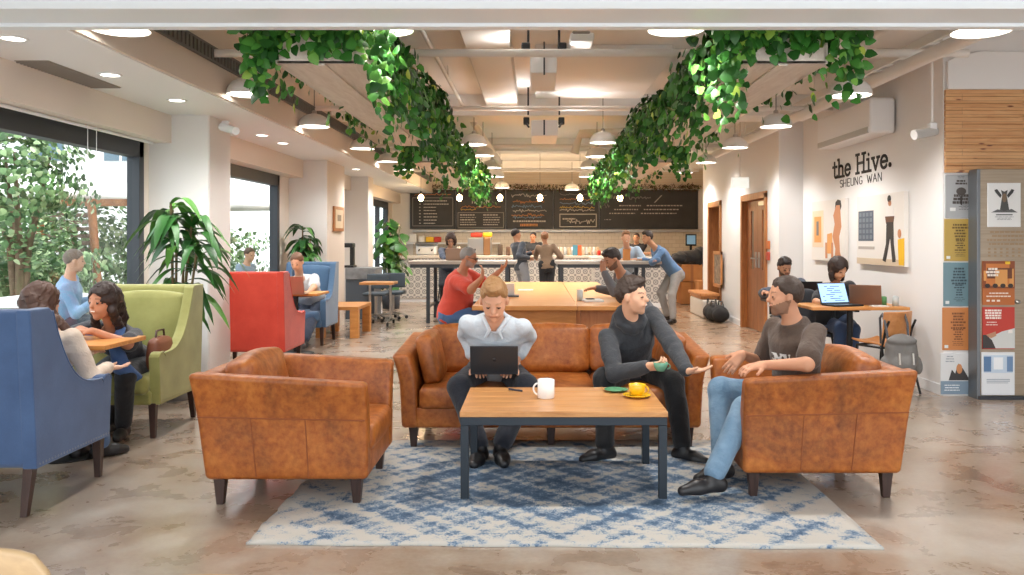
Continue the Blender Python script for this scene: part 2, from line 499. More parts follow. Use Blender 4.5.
# windows : frames and glass (each pane a part)
m, nt, b = new_mat('window_glass')
for n_ in list(nt.nodes):
    if n_.type != 'OUTPUT_MATERIAL': nt.nodes.remove(n_)
out = [n_ for n_ in nt.nodes if n_.type == 'OUTPUT_MATERIAL'][0]
tr = nt.nodes.new('ShaderNodeBsdfTransparent'); gl = nt.nodes.new('ShaderNodeBsdfGlossy'); gl.inputs['Roughness'].default_value = .02
mx = nt.nodes.new('ShaderNodeMixShader')
tr.inputs[0].default_value = (.95, .97, .97, 1)
mx.inputs[0].default_value = .06; nt.links.new(tr.outputs[0], mx.inputs[1]); nt.links.new(gl.outputs[0], mx.inputs[2]); nt.links.new(mx.outputs[0], out.inputs[0])
M_glass = m
ZT = H+.935; ZB = .38
for wi, (a, b2) in enumerate(win):
    w_ = bpy.data.objects.new('window_%d' % (wi+1), None); link(w_); w_.location = (XL, (a+b2)/2, ZB); w_['kind'] = 'structure'
    w_['label'] = ['wide dark framed window beside the blue and green wing chairs', 'dark framed window beside the red wing chair', 'narrow dark window at the far end by the plant'][wi]
    mb = MB()
    mb.box((-3.86, a, ZT-.16), (XL+.01, b2, ZT)); mb.box((-3.86, a, ZB), (XL+.03, b2, ZB+.06))
    mb.box((-3.86, a, ZB), (XL+.01, a+.07, ZT)); mb.box((-3.86, b2-.1, ZB), (XL+.01, b2, ZT))
    if wi == 2:
        for q in (.25, .5, .75): mb.box((-3.86, a+(b2-a)*q-.04, ZB), (XL, a+(b2-a)*q+.04, ZT))
    mb.build('window_frame', M_dark, w_, world=True, bevel=.004)
    mb = MB(); mb.box((-3.812, a+.05, ZB+.05), (-3.806, b2-.05, ZT-.1)); mb.build('pane', M_glass, w_, world=True)
# blind rail and cords over the first window
t = thing('roller_blind', 'rolled up white blind with two hanging cords above the wide window', 'blind', (XL+.09, 6.4, ZT))
mb = MB(); mb.tube([(XL+.1, 4.9, ZT-.02), (XL+.1, 8.2, ZT-.02)], .014, 8); mb.build('rail', M_white, t, world=True)
for i, yy in enumerate((6.98, 7.12)):
    mb = MB(); mb.tube([(XL+.12, yy, ZT), (XL+.12, yy, ZT-.28-.9*(i == 3))], .003, 5); mb.build('cord', M_white, t, world=True)

# doors on the right
def wood_mat(name, a, b_, st=(1, 1, 12), sc_=3, rough=.45):
    m, nt, bb = new_mat(name); v = coords(nt, 'Object', st)
    n = noise(nt, v, sc_, 6, .6, 1.0)
    nt.links.new(ramp(nt, n, [(.3, a), (.7, b_)]), bb.inputs['Base Color']); bb.inputs['Roughness'].default_value = rough
    return m
M_doorwood = wood_mat('walnut_door', '7a4a2a', 'a66b3f', (9, 9, 1))
M_doorframe = wood_mat('door_frame_wood', '8a5228', 'b87840', (9, 9, 1))
def door(nm, y0, y1, label, opened=False):
    d = bpy.data.objects.new(nm, None); link(d); d.location = (XR2, (y0+y1)/2, 0); d['kind'] = 'structure'; d['label'] = label
    mb = MB(); mb.box((XR2-.03, y0-.02, 0), (XR2+.2, y0+.08, 2.1)); mb.box((XR2-.03, y1-.08, 0), (XR2+.2, y1+.02, 2.1)); mb.box((XR2-.03, y0-.02, 2.02), (XR2+.2, y1+.02, 2.12))
    mb.build('door_frame', M_doorframe, d, world=True, bevel=.006)
    if not opened:
        ym = (y0+y1)/2
        for k, (ya, yb) in enumerate(((y0+.085, ym-.003), (ym+.003, y1-.085))):
            mb = MB()
            wv = yb-ya; vis = (ya+wv*.36, yb-wv*.36)
            mb.box((XR2+.06, ya, .01), (XR2+.11, vis[0], 2.01)); mb.box((XR2+.06, vis[1], .01), (XR2+.11, yb, 2.01))
            mb.box((XR2+.06, vis[0], .01), (XR2+.11, vis[1], .95)); mb.box((XR2+.06, vis[0], 1.86), (XR2+.11, vis[1], 2.01))
            o = mb.build('door_leaf', M_doorwood, d, world=True, bevel=.004)
            mb = MB(); mb.box((XR2+.08, vis[0], .95), (XR2+.09, vis[1], 1.86)); mb.build('vision_panel', mat('smoked_glass', '8d8071', .15), d, world=True)
            hy = ym-.09 if k == 0 else ym+.09
            mb = MB(); mb.box((XR2+.05, hy-.045, .98), (XR2+.06, hy+.045, 1.22)); mb.tube([(XR2+.05, hy, 1.12), (XR2+.0, hy, 1.12), (XR2, hy+(.1 if k else -.1), 1.12)], .01, 8)
            mb.build('door_handle', M_steel, d, world=True)
        mb = MB(); mb.box((XR2+.0, y0+.2, 1.92), (XR2+.06, y0+.5, 1.98)); mb.build('door_closer', M_steel, d, world=True, bevel=.005)
    else:
        mb = MB(); mb.box((XR2+.2, y1-.12, .01), (XR2+.95, y1-.08, 2.0)); mb.build('door_leaf', mat('dark_door', '2f2a28', .5), d, world=True)
door('door_1', d1[0], d1[1], 'double wooden door with narrow glass strips beside the exit sign')
door('door_2', d2[0], d2[1], 'open doorway with brown frame at the far end of the right wall', True)
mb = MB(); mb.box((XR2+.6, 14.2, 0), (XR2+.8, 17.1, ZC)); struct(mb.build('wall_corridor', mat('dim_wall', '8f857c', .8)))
mb = MB(); mb.box((-3.9, YB-.5, 0), (-3.8, YB, .1)); struct(mb.build('baseboard_left', M_white))

# ================= ceiling structure and services =================
def beamx(nm, y0, y1, z0, x0=-2.7, x1=3.6): mb = MB(); mb.box((x0, y0, z0), (x1, y1, ZC)); return struct(mb.build(nm, M_ceil, bevel=.01))
beamx('beam_cross', 11.3, 11.9, H+1.62, -2.7, 6.1)
beamx('beam_cross', 16.2, 16.7, H+1.66, -2.7, 6.1)
beamx('beam_cross', 20.9, 21.3, H+1.72, -2.7, 6.1)
mb = MB(); mb.box((-.62, 6.2, H+1.70), (-.22, 11.35, ZC)); struct(mb.build('duct_boxed', M_pipe, bevel=.01))
mb = MB(); mb.box((.0, 8.4, H+1.78), (1.35, 10.9, ZC)); struct(mb.build('ceiling_panel', M_ceil, bevel=.01))
mb = MB(); mb.tube([(-2.68, 7.15, H+1.545), (3.6, 7.15, H+1.545)], .035, 12); struct(mb.build('pipe_cross', M_pipe))
for yy, zz in ((10.4, 1.58), (14.4, 1.56), (18.9, 1.5)):
    mb = MB(); mb.tube([(-2.68, yy, H+zz), (3.6, yy, H+zz)], .03, 10); struct(mb.build('pipe_cross', M_pipe))
for x, r, z, y0, y1 in ((3.05, .055, 1.42, 4.8, 16), (2.7, .03, 1.62, 4.8, 18), (2.35, .022, 1.66, 4.8, 18), (-1.95, .028, 1.62, 4.8, 20), (-.95, .02, 1.75, 4.8, 20), (1.75, .02, 1.7, 4.8, 20), (-1.6, .02, 1.68, 4.8, 20)):
    mb = MB(); mb.tube([(x, y0, H+z), (x, y1, H+z)], r, 10)
    for k in range(4): yy = y0+1.5+k*3.1; mb.tube([(x, yy, H+z), (x, yy, ZC)], .008, 5)
    struct(mb.build('pipe_long', M_pipe))
# cable tray : rungs beside the pipes at the right
mb = MB(); zt = H+1.60
mb.box((3.22, 5.2, zt), (3.25, 15.5, zt+.08)); mb.box((3.5, 5.2, zt), (3.53, 15.5, zt+.08))
for i in range(34): mb.box((3.25, 5.3+i*.3, zt+.01), (3.5, 5.33+i*.3, zt+.03))
struct(mb.build('cable_tray', M_pipe), 'cream cable tray with rungs under the ceiling at the right')
# angled duct near the back
mb = MB(); mb.tube([(.62, 13.6, H+1.35), (.72, 13.6, H+1.66), (2.6, 12.6, H+1.62)], .07, 12); struct(mb.build('duct_angled', M_pipe))
mb = MB(); mb.tube([(-.9, 12.6, H+1.7), (-.62, 15.0, H+1.34)], .05, 10); struct(mb.build('pipe_angled', M_pipe))
# curved cove over the planks
mb = MB()
pr = [(XR+.02, ZA(90, YP)), (XR+.02, ZA(62, YP)), (XR+.12, ZA(56, YP)), (XR+.3, ZA(52, YP)), (6.4, ZA(52, YP)), (6.4, ZA(90, YP))]
mb.prism([(p[0], p[1]) for p in pr], YP-.05, YP, axis=1); struct(mb.build('cove', M_wall, bevel=.01))
# ================= materials =================
def leather(name, a, b_, c_, sc_=3.2):
    m, nt, b = new_mat(name); v = coords(nt)
    n = noise(nt, v, sc_, 7, .68, .5); n2 = noise(nt, v, 26, 4, .6); n3 = noise(nt, v, 190, 2, .5)
    c = ramp(nt, n, [(.33, a), (.52, b_), (.70, c_)]); c = mixc(nt, .38, c, ramp(nt, n2, [(.3, a), (.68, c_)]))
    nt.links.new(c, b.inputs['Base Color']); b.inputs['Roughness'].default_value = .42
    rr = ramp(nt, n, [(.3, (.52, .52, .52)), (.7, (.34, .34, .34))]); nt.links.new(rr, b.inputs['Roughness'])
    h = mth(nt, 'ADD', n2, mth(nt, 'MULTIPLY', n3, .35)); bump(nt, b, h, .35, .006)
    return m
M_leather = leather('tan_leather', '67300e', '9f5219', 'c37b38')
M_stitch = mat('leather_seam', '8a4a22', .6)
M_legw = wood_mat('dark_stained_leg', '2c1d18', '45302a', (8, 8, 1), 4, .4)
def fabric(name, a, b_, sh=.3, bs=420, sc_=5):
    m, nt, b = new_mat(name); v = coords(nt); n = noise(nt, v, sc_, 4); n2 = noise(nt, v, bs, 2)
    c = ramp(nt, n, [(.3, a), (.7, b_)]); c = mixc(nt, .15, c, ramp(nt, n2, [(.3, '404040'), (.7, 'e0e0e0')]), 'OVERLAY')
    nt.links.new(c, b.inputs['Base Color']); b.inputs['Roughness'].default_value = .85; b.inputs['Sheen Weight'].default_value = sh
    bump(nt, b, n2, .3, .002); return m
M_blue = fabric('blue_wool', '3a547c', '46628c'); M_green = fabric('green_wool', '8c8b4c', 'a09e5e')
M_red = fabric('red_wool', 'c93a28', 'd84a36'); M_blue2 = fabric('blue_grey_wool', '41607f', '4c6c8c')
M_blackm = mat('charcoal_metal', '2b333b', .45, .4)
M_oak = wood_mat('oak_top', 'b0763f', 'd8a168', (1.0, 13, 6), 2.4, .3)
M_oakl = wood_mat('light_oak', 'bd7a3a', 'd99a55', (1.2, 12, 8), 2.2, .4)
M_bentwood = wood_mat('blond_bentwood', 'a08460', 'b4976f', (1.2, 10, 10), 2.2, .35)

def taper_leg(x, y, z0, z1, r0, r1, lean=(0, 0)):
    mb = MB(); a = Vector((x+lean[0], y+lean[1], z0)); b = Vector((x, y, z1)); vs = []
    for c, r in ((a, r0), (b, r1)):
        for dx, dy in ((-1, -1), (1, -1), (1, 1), (-1, 1)): vs.append(c+Vector((dx*r, dy*r, 0)))
    mb.add(vs, [(3, 2, 1, 0), (4, 5, 6, 7), (0, 1, 5, 4), (1, 2, 6, 5), (2, 3, 7, 6), (3, 0, 4, 7)]); return mb

# ================= rug =================
m, nt, b = new_mat('distressed_rug')
v = coords(nt); n = noise(nt, v, 2.6, 6, .6, .5); n2 = noise(nt, v, 24, 5, .8, .3); n4 = noise(nt, v, 90, 2, .8)
sx = nt.nodes.new('ShaderNodeSeparateXYZ'); nt.links.new(v, sx.inputs[0])
XC_, YC_ = (G(250, 543).x+G(883, 549).x)/2, 4.95
u_ = mth(nt, 'MULTIPLY', mth(nt, 'ABSOLUTE', mth(nt, 'SUBTRACT', sx.outputs[0], XC_)), 1/1.45); v_ = mth(nt, 'MULTIPLY', mth(nt, 'ABSOLUTE', mth(nt, 'SUBTRACT', sx.outputs[1], YC_)), 1/1.05)
# woven ornament : concentric lozenges, rosettes and border bands, all worn by noise
lz = mth(nt, 'SINE', mth(nt, 'MULTIPLY', mth(nt, 'ADD', u_, mth(nt, 'MULTIPLY', v_, .72)), 34))
rs = mth(nt, 'MULTIPLY', mth(nt, 'SINE', mth(nt, 'MULTIPLY', sx.outputs[0], 46)), mth(nt, 'SINE', mth(nt, 'MULTIPLY', sx.outputs[1], 46)))
rs2 = mth(nt, 'MULTIPLY', mth(nt, 'SINE', mth(nt, 'MULTIPLY', sx.outputs[0], 17)), mth(nt, 'SINE', mth(nt, 'MULTIPLY', sx.outputs[1], 19)))
orn = mth(nt, 'ADD', mth(nt, 'ADD', mth(nt, 'MULTIPLY', lz, .3), mth(nt, 'MULTIPLY', rs, .45)), mth(nt, 'MULTIPLY', rs2, .4))
edge = mth(nt, 'MAXIMUM', u_, v_)
band = mth(nt, 'MULTIPLY', mth(nt, 'LESS_THAN', mth(nt, 'ABSOLUTE', mth(nt, 'SUBTRACT', edge, .80)), .010), .10)
wear = mth(nt, 'ADD', mth(nt, 'MULTIPLY', n, .8), mth(nt, 'MULTIPLY', n2, 1.3))
msk = mth(nt, 'ADD', mth(nt, 'ADD', mth(nt, 'MULTIPLY', orn, .30), band), mth(nt, 'SUBTRACT', mth(nt, 'SUBTRACT', wear, .765), mth(nt, 'MULTIPLY', mth(nt, 'POWER', edge, 2.2), .34)))
msk = mth(nt, 'ADD', msk, mth(nt, 'MULTIPLY', mth(nt, 'SUBTRACT', n4, .5), .8))
c = ramp(nt, msk, [(.02, 'b9b4ab'), (.12, 'a3a8ab'), (.22, '76889a'), (.34, '4c6580'), (.55, '385069')])
nt.links.new(c, b.inputs['Base Color']); b.inputs['Roughness'].default_value = .95; bump(nt, b, n2, .5, .004)
M_rug = m
g0 = G(250, 543); g1 = G(883, 549)
mb = MB()
nx, ny = 60, 40; vs = []
x0, x1, y0 = g0.x-.01, g1.x, 3.93; y1 = y0+2.1
for j in range(ny+1):
    for i in range(nx+1):
        u, w2 = i/nx, j/ny
        ed = .006*math.sin(w2*37)+.004*math.sin(w2*91)
        x = x0+(x1-x0)*u+(ed if i == 0 else 0); y = y0+.06*(1-u)*(1-w2)+(y1-y0)*w2+(.006*math.sin(u*29)*(j == 0))
        vs.append((x, y, .011+.0015*math.sin(u*17+w2*9)))
top = len(vs); vs += [(a[0], a[1], .001) for a in vs[:]]
fs = [(j*(nx+1)+i, j*(nx+1)+i+1, (j+1)*(nx+1)+i+1, (j+1)*(nx+1)+i) for j in range(ny) for i in range(nx)]
rim = [i for i in range(nx+1)]+[j*(nx+1)+nx for j in range(1, ny+1)]+[ny*(nx+1)+i for i in range(nx-1, -1, -1)]+[j*(nx+1) for j in range(ny-1, 0, -1)]
fs += [(rim[k], rim[(k+1) % len(rim)], rim[(k+1) % len(rim)]+top, rim[k]+top) for k in range(len(rim))]
mb.add(vs, fs, True)
o = mb.build('rug', M_rug, fix=True); tag(o, 'worn blue and ivory patterned rug under the coffee table', 'rug')

# ================= leather seating =================
def leather_chair(name, label, cat, width, depth, loc, rz, ncush=1, arm_h=.665, back_h=.70, seat_z=.42, flare=.07, group=None, arm_pads=False, puff=.03, ch=.34):
    """local frame: sitter faces -Y, back at +Y; width along X"""
    t = thing(name, label, cat, loc, rz, group); W = width/2; D = depth; z0 = .145
    th = .115
    def fl_side(sg):
        def fn(p):
            k = max(0, (p.z-z0)/(arm_h-z0)); kk = (k-.55)/.45 if k > .55 else 0
            p = p.copy(); p.x += sg*flare*(k*.35+max(0, kk)**1.5*.65); yy = p.y/D
            p.y += flare*.9*k*max(0, yy); p.z += .055*(yy-.55)*max(0, k)**2; return p
        return fn
    for sg in (-1, 1):
        mb = MB(); fn = fl_side(sg)
        mb.rbox((sg*(W-th/2), D/2, (z0+arm_h)/2), (th, D, arm_h-z0), .028, .0, 8, fn)
        arm = mb.build('arm', M_leather, t)
        # seams : one along, two up
        mb = MB(); xo = sg*(W+.001)
        def sp(y, z): p = fn(Vector((xo, y, z))); return p
        zs = z0+(arm_h-z0)*.60
        mb.tube([sp(y, zs) for y in [D*i/10+.01*(5-i)/5 for i in range(11)]], .004, 6)
        for q in (.36, .68): mb.tube([sp(D*q, z0+.02+(zs-z0-.02)*i/5) for i in range(6)], .003, 6)
        mb.build('seam', M_stitch, arm)
    # back
    def fb(p):
        k = max(0, (p.z-z0)/(back_h-z0)); p = p.copy(); p.y += flare*1.0*k; p.x *= 1+flare*.35*k*0; return p
    mb = MB(); mb.rbox((0, D-.055, (z0+back_h)/2), (2*W-2*th+.06, .11, back_h-z0), .03, 0, 8, fb); mb.build('back_frame', M_leather, t)
    # base
    mb = MB(); mb.rbox((0, D/2-.01, z0+.07), (2*W-2*th+.05, D-.03, .14), .02, 0, 3); mb.build('seat_frame', M_leather, t)
    iw = 2*W-2*th
    # seat cushions
    cw = iw/ncush
    for i in range(ncush):
        cx = -iw/2+cw*(i+.5); mb = MB()
        mb.rbox((cx, (D-.2)/2+.0, seat_z-.075), (cw-.008, D-.18, .15), .035, .016, 6); o = mb.build('seat_cushion', M_leather, t)
        mb = MB(); y = -.03-.005+.0
        for zz in (seat_z-.012, seat_z-.135): mb.tube([(cx+(cw-.07)*(k/10-.5), .012-.0, zz) for k in range(11)], .004, 6)
        mb.build('piping', M_stitch, o)
    bw = iw/ncush
    for i in range(ncush):
        cx = -iw/2+bw*(i+.5)
        mb = MB(); M = Matrix.Translation((cx, D-.215, seat_z+.005)) @ Matrix.Rotation(-.20, 4, 'X')
        def sag(p, M=M): p = p.copy(); p.z -= .012*math.cos(p.x*9); return p
        mb.rbox((0, .02, ch/2), (bw-.008, .17, ch), .042, puff, 8, None, M); o = mb.build('back_cushion', M_leather, t)
        mb = MB(); pts = []
        for k in range(13): u = -1+2*k/12; pts.append(M @ Vector((u*(bw*.42), .02, ch-.006+puff*.9*(1-u*u))))
        mb.tube(pts, .004, 6); mb.build('piping', M_stitch, o)
    if arm_pads:
        for sg in (-1, 1):
            mb = MB(); M = Matrix.Translation((sg*(iw/2-.085), .36, seat_z+.0)) @ Matrix.Rotation(sg*.22, 4, 'Y')
            mb.rbox((0, 0, .17), (.12, .46, .33), .03, .02, 8, None, M); o = mb.build('arm_cushion', M_leather, t)
            mb = MB(); pts = [M @ Vector((-sg*.062, -.19+.38*k/8, .02+.0)) for k in range(2)]
            pts = [M @ Vector((0, -.222-.01*math.sin(PI*k/6), .05+.24*k/6)) for k in range(7)]
            mb.tube(pts, .004, 6); mb.build('piping', M_stitch, o)
    # legs
    for x, y in [(-W+.075, .07), (W-.075, .07), (-W+.075, D-.06), (W-.075, D-.06)]+([(0, .12), (0, D-.1)] if ncush > 2 else []):
        taper_leg(x, y, 0, z0+.01, .019, .032).build('leg', M_legw, t, bevel=.003)
    return t
Ys = F/148.6
sofa = leather_chair('leather_sofa', 'long tan leather sofa with three seat cushions behind the coffee table', 'sofa', 2.02, .90, (.11, Ys, 0), 0, 3, arm_h=.67, back_h=.70, arm_pads=True, puff=.022, ch=.345)
# armchairs : local -Y is the way the sitter faces
armL = leather_chair('leather_armchair', 'tan leather armchair facing right, empty, on the left side of the rug', 'armchair', .82, .86, (-.885, F/189+.40, 0), PI/2, 1, arm_h=.695, back_h=.70, flare=.075)
armR = leather_chair('leather_armchair', 'tan leather armchair facing left with a man in a brown shirt sitting in it', 'armchair', .86, .86, (1.13, F/184.5+.43, 0), -PI/2, 1, arm_h=.695, back_h=.70, flare=.075)
for a in (armL, armR): a['group'] = 'pair of leather armchairs facing each other'

# ================= coffee table =================
t = thing('coffee_table', 'low coffee table with wooden top and dark grey metal frame on the rug', 'coffee table', (.155, 5.0, 0))
xl, xr, yf, yb, zt = XA(460, F/184), XA(667.5, F/184), F/184-.02, F/158.5, .485
mb = MB()
for i in range(5): a = yf+(yb-yf)*i/5; mb.box((xl, a+.0008, zt-.03), (xr, a+(yb-yf)/5-.0008, zt))
mb.build('tabletop', M_oak, t, True, .003)
mb = MB(); q = .004
mb.box((xl+q, yf+q, zt-.075), (xr-q, yf+.04, zt-.031)); mb.box((xl+q, yb-.04, zt-.075), (xr-q, yb-q, zt-.031))
mb.box((xl+q, yf+.04, zt-.075), (xl+.044, yb-.04, zt-.031)); mb.box((xr-.044, yf+.04, zt-.075), (xr-q, yb-.04, zt-.031))
mb.build('frame', M_blackm, t, True, .002)
for x in (xl+q, xr-.048):
    for y in (yf+q, yb-.048):
        mb = MB(); mb.box((x, y, .012), (x+.044, y+.044, zt-.076)); mb.build('leg', M_blackm, t, True, .002)

def mug(name, label, loc, mt, r=.042, h=.085, rz=0, grp=None, saucer=None):
    t = thing(name, label, 'mug', loc, rz, grp); mb = MB()
    mb.lathe([(0.001, .003), (r*.9, 0), (r, .006), (r, h), (r-.004, h+.002), (r-.006, h-.004), (r-.007, .008), (.001, .007)], n=28)
    mb.build('body', mt, t)
    mb = MB(); mb.tube([(r-.004+.028*math.sin(a), 0, h*.5+h*.3*math.cos(a)) for a in [PI*k/10 for k in range(11)]], .0055, 8); mb.build('handle', mt, t)
    return t
M_cer = mat('white_ceramic', (.85, .85, .84), .2); M_yel = mat('yellow_ceramic', 'e8b81c', .25); M_grn = mat('green_ceramic', '5f9a72', .25); M_mint = mat('mint_ceramic', '6da58a', .25)
p = P(544, 397, 175); t = mug('white_mug', 'white mug with small dark print standing on the coffee table', (XA(546, 5.06), 5.06, zt), M_cer, .050, .108, PI)
mb = MB()
for i in range(7): a = -1.75+i*.09; mb.cbox((.0508*math.cos(a), .0508*math.sin(a), .058+.006*((i*5) % 3-1)), (.003, .003, .012 if i % 2 else .02))
mb.build('print', mat('print_ink', '46464a', .5), t)
def cup_saucer(name, label, loc, mt, saucer_m, cup=True):
    t = thing(name, label, 'cup', loc)
    mb = MB(); mb.lathe([(.001, .004), (.04, 0), (.072, .012), (.074, .014), (.07, .016), (.035, .006), (.001, .006)], n=32); mb.build('saucer', saucer_m, t)
    mb = MB(); mb.lathe([(.001, .008), (.026, .007), (.04, .03), (.045, .062), (.043, .063), (.038, .032), (.024, .012), (.001, .012)], n=28); c = mb.build('cup', mt, t)
    mb = MB(); mb.lathe([(.001, .054), (.0415, .054)], n=24); mb.build('coffee', mat('coffee_foam', 'd9bfa0', .4), c)
    mb = MB(); mb.tube([(.04+.02*math.sin(a), 0, .036+.018*math.cos(a)) for a in [PI*k/8 for k in range(9)]], .004, 6); mb.build('handle', mt, t)
    return t
cup_saucer('coffee_cup', 'yellow cup and saucer with milky coffee on the coffee table corner', (XA(637, 5.08), 5.08, zt), M_yel, M_yel).scale = (1.12, 1.12, 1.25)
t = thing('green_saucer', 'empty green saucer lying beside the yellow cup', 'saucer', (XA(616, 5.28), 5.28, zt))
mb = MB(); mb.lathe([(.001, .004), (.04, 0), (.072, .012), (.074, .014), (.07, .016), (.035, .006), (.001, .006)], n=32); mb.build('dish', M_grn, t)
mb = MB(); mb.tube([(XA(509, 5.32), 5.32, zt+.008), (XA(522, 5.25), 5.25, zt+.008)], .006, 8); o = mb.build('pen', mat('pen_blue', '30394c', .4), loc=(XA(515, 5.28), 5.28, zt)); tag(o, 'short dark pen lying on the coffee table left of the white mug', 'pen')

# ================= wing chairs =================
def wing_chair(name, label, m_, loc, rz, width=.72, depth=.74, h=1.06, seat=.44):
    """sitter faces -Y"""
    t = thing(name, label, 'armchair', loc, rz, 'high backed wing chairs'); W = width/2; D = depth; z0 = .24
    # side profile: (y, z); y=0 front, y=D back
    prof = [(.04, z0), (.02, .58)]
    for i in range(6): a = PI*i/5; prof.append((.07-.05*math.cos(a), .58+.035*math.sin(a)))
    n = 12
    for i in range(n+1):
        u = i/n; y = .13+(D-.15-.13)*(u**.62); z = .60+(h-.02-.60)*(u**1.9); prof.append((y, z))
    prof += [(D-.12, h), (D+.06, h), (D, z0)]
    for sg in (-1, 1):
        mb = MB(); x0, x1 = sorted((sg*W, sg*(W-.075))); mb.prism(prof, x0, x1, 0)
        o = mb.build('wing', m_, t, bevel=.018)
        mb = MB(); mb.tube([(sg*(W-.002), p[0], p[1]) for p in prof[2:-3]], .0055, 6); mb.build('piping', m_, o)
        mb = MB()
        for k in range(26): mb.lathe([(0.0001, -.003), (.005, -.002), (.006, 0)], (0, 0, 0), 6, Matrix.Translation((sg*(W+.001), .06+(D-.09)*k/25, z0+.022)) @ Matrix.Rotation(sg*PI/2, 4, 'Y'))
        mb.build('nail_trim', mat('nail_head', 'b9b2a4', .3, .8), o)
    def fb(p): p = p.copy(); k = (p.z-z0)/(h-z0); p.y += .05*k; return p
    mb = MB(); mb.rbox((0, D-.06, (z0+h)/2), (2*W-.04, .12, h-z0), .035, .0, 6, fb); mb.build('backrest', m_, t)
    mb = MB(); mb.rbox((0, D-.14, (seat+h)/2-.02), (2*W-.16, .08, h-seat-.1), .035, .03, 6, lambda p: Vector((p.x, p.y+.05*(p.z-z0)/(h-z0), p.z))); mb.build('back_pad', m_, t)
    mb = MB(); mb.rbox((0, D/2-.02, (z0+seat-.1)/2), (2*W-.12, D-.06, seat-.1-z0), .02, 0, 3); mb.build('seat_frame', m_, t)
    mb = MB(); mb.rbox((0, D/2-.09, seat-.055), (2*W-.155, D-.12, .14), .045, .02, 6); mb.build('seat_cushion', m_, t)
    for x, y, ly in ((-W+.06, .06, 0), (W-.06, .06, 0), (-W+.06, D-.05, .05), (W-.06, D-.05, .05)): taper_leg(x, y, 0, z0+.01, .017, .026, (0, ly)).build('leg', M_legw, t, bevel=.003)
    return t
wing_chair('wing_chair', 'blue wing chair seen from behind, nearest the wide window', M_blue, (-2.93, 5.2, 0), PI, .76, .80)
wing_chair('wing_chair', 'green wing chair with a woman in dark clothes, under the leafy plant', M_green, (-3.035, 6.08, 0), 0, .74, .78)
wing_chair('wing_chair', 'red wing chair seen from behind, right of the white column', M_red, (-3.02, 9.75, 0), PI, .84, .80, 1.08)
wing_chair('wing_chair', 'grey blue wing chair with a man in a white shirt', M_blue2, (-3.12, 11.4, 0), 0, .68, .74, 1.1)

def pedestal_table(name, label, x0, x1, y0, y1, z, m_, legs='ped', th=.03, group=None):
    t = thing(name, label, 'table', ((x0+x1)/2, (y0+y1)/2, 0), 0, group)
    mb = MB(); mb.box((x0, y0, z-th), (x1, y1, z)); mb.build('tabletop', m_, t, True, .005)
    cx, cy = (x0+x1)/2, (y0+y1)/2
    mb = MB(); mb.tube([(cx, cy, .02), (cx, cy, z-th)], .03, 12); mb.build('post', M_black, t, True)
    mb = MB(); mb.lathe([(.001, .0), (.22, 0), (.22, .012), (.03, .03), (.001, .03)], (cx, cy, 0), 28); mb.build('base', M_black, t, True)
    mb = MB(); mb.box((cx-.2, cy-.02, z-th-.025), (cx+.2, cy+.02, z-th)); mb.box((cx-.02, cy-.2, z-th-.025), (cx+.02, cy+.2, z-th)); mb.build('bracket', M_black, t, True)
    return t
pedestal_table('cafe_table', 'small wooden table between the blue and green wing chairs', -3.45, -2.68, 5.36, 5.93, .755, M_oakl)
pedestal_table('cafe_table', 'small round-cornered wooden table under the laptop of the man in white', -3.3, -2.62, 10.35, 10.95, .76, M_oakl)

# ================= bench, long table, bar table =================
t = thing('wooden_bench', 'low solid oak bench standing in front of the second column', 'bench', (-2.83, 12.8, 0))
b0 = G(372, 329)
xb0, xb1, yb0, yb1 = -3.14, -2.53, 12.3, 13.3
mb = MB(); mb.box((xb0, yb0, .40), (xb1, yb1, .45)); mb.build('seat', M_oakl, t, True, .006)
for y in (yb0, yb1-.12):
    for x in (xb0, xb1-.12): mb = MB(); mb.box((x, y, 0), (x+.12, y+.12, .40)); mb.build('leg', M_oakl, t, True, .006)

def long_table():
    s0 = 100.0; y0 = F/s0; y1 = F/64.0; x0 = XA(472, y0); x1 = XA(632, y0); z = .75
    t = thing('communal_table', 'long light oak communal table behind the leather sofa', 'table', ((x0+x1)/2, (y0+y1)/2, 0))
    xm = XA(577, F/64)  # joint between the two leaves
    mb = MB(); mb.box((x0, y0, z-.045), (.42, y1, z)); mb.build('tabletop', M_oakl, t, True, .005)
    mb = MB(); mb.box((.424, y0, z-.045), (x1, y1, z-.001)); mb.build('tabletop', M_oakl, t, True, .005)
    for yy in (y0+.22, y1-.4):
        mb = MB(); mb.box((x0+.32, yy, .0), (x1-.55, yy+.06, z-.045)); mb.build('end_panel', M_oakl, t, True, .004)
        mb = MB(); mb.box((x1-.5, yy+.04, .0), (x1-.08, yy+.1, z-.045)); mb.build('end_panel', wood_mat('brown_panel', 'a5673a', 'bd7f4e', (8, 8, 1)) if 'brown_panel' not in MATS else MATS['brown_panel'], t, True, .004)
    mb = MB(); mb.box((x0+.5, y0+.28, .3), (x0+.56, y1-.34, .42)); mb.build('stretcher', M_oakl, t, True)
    return t
long_table()
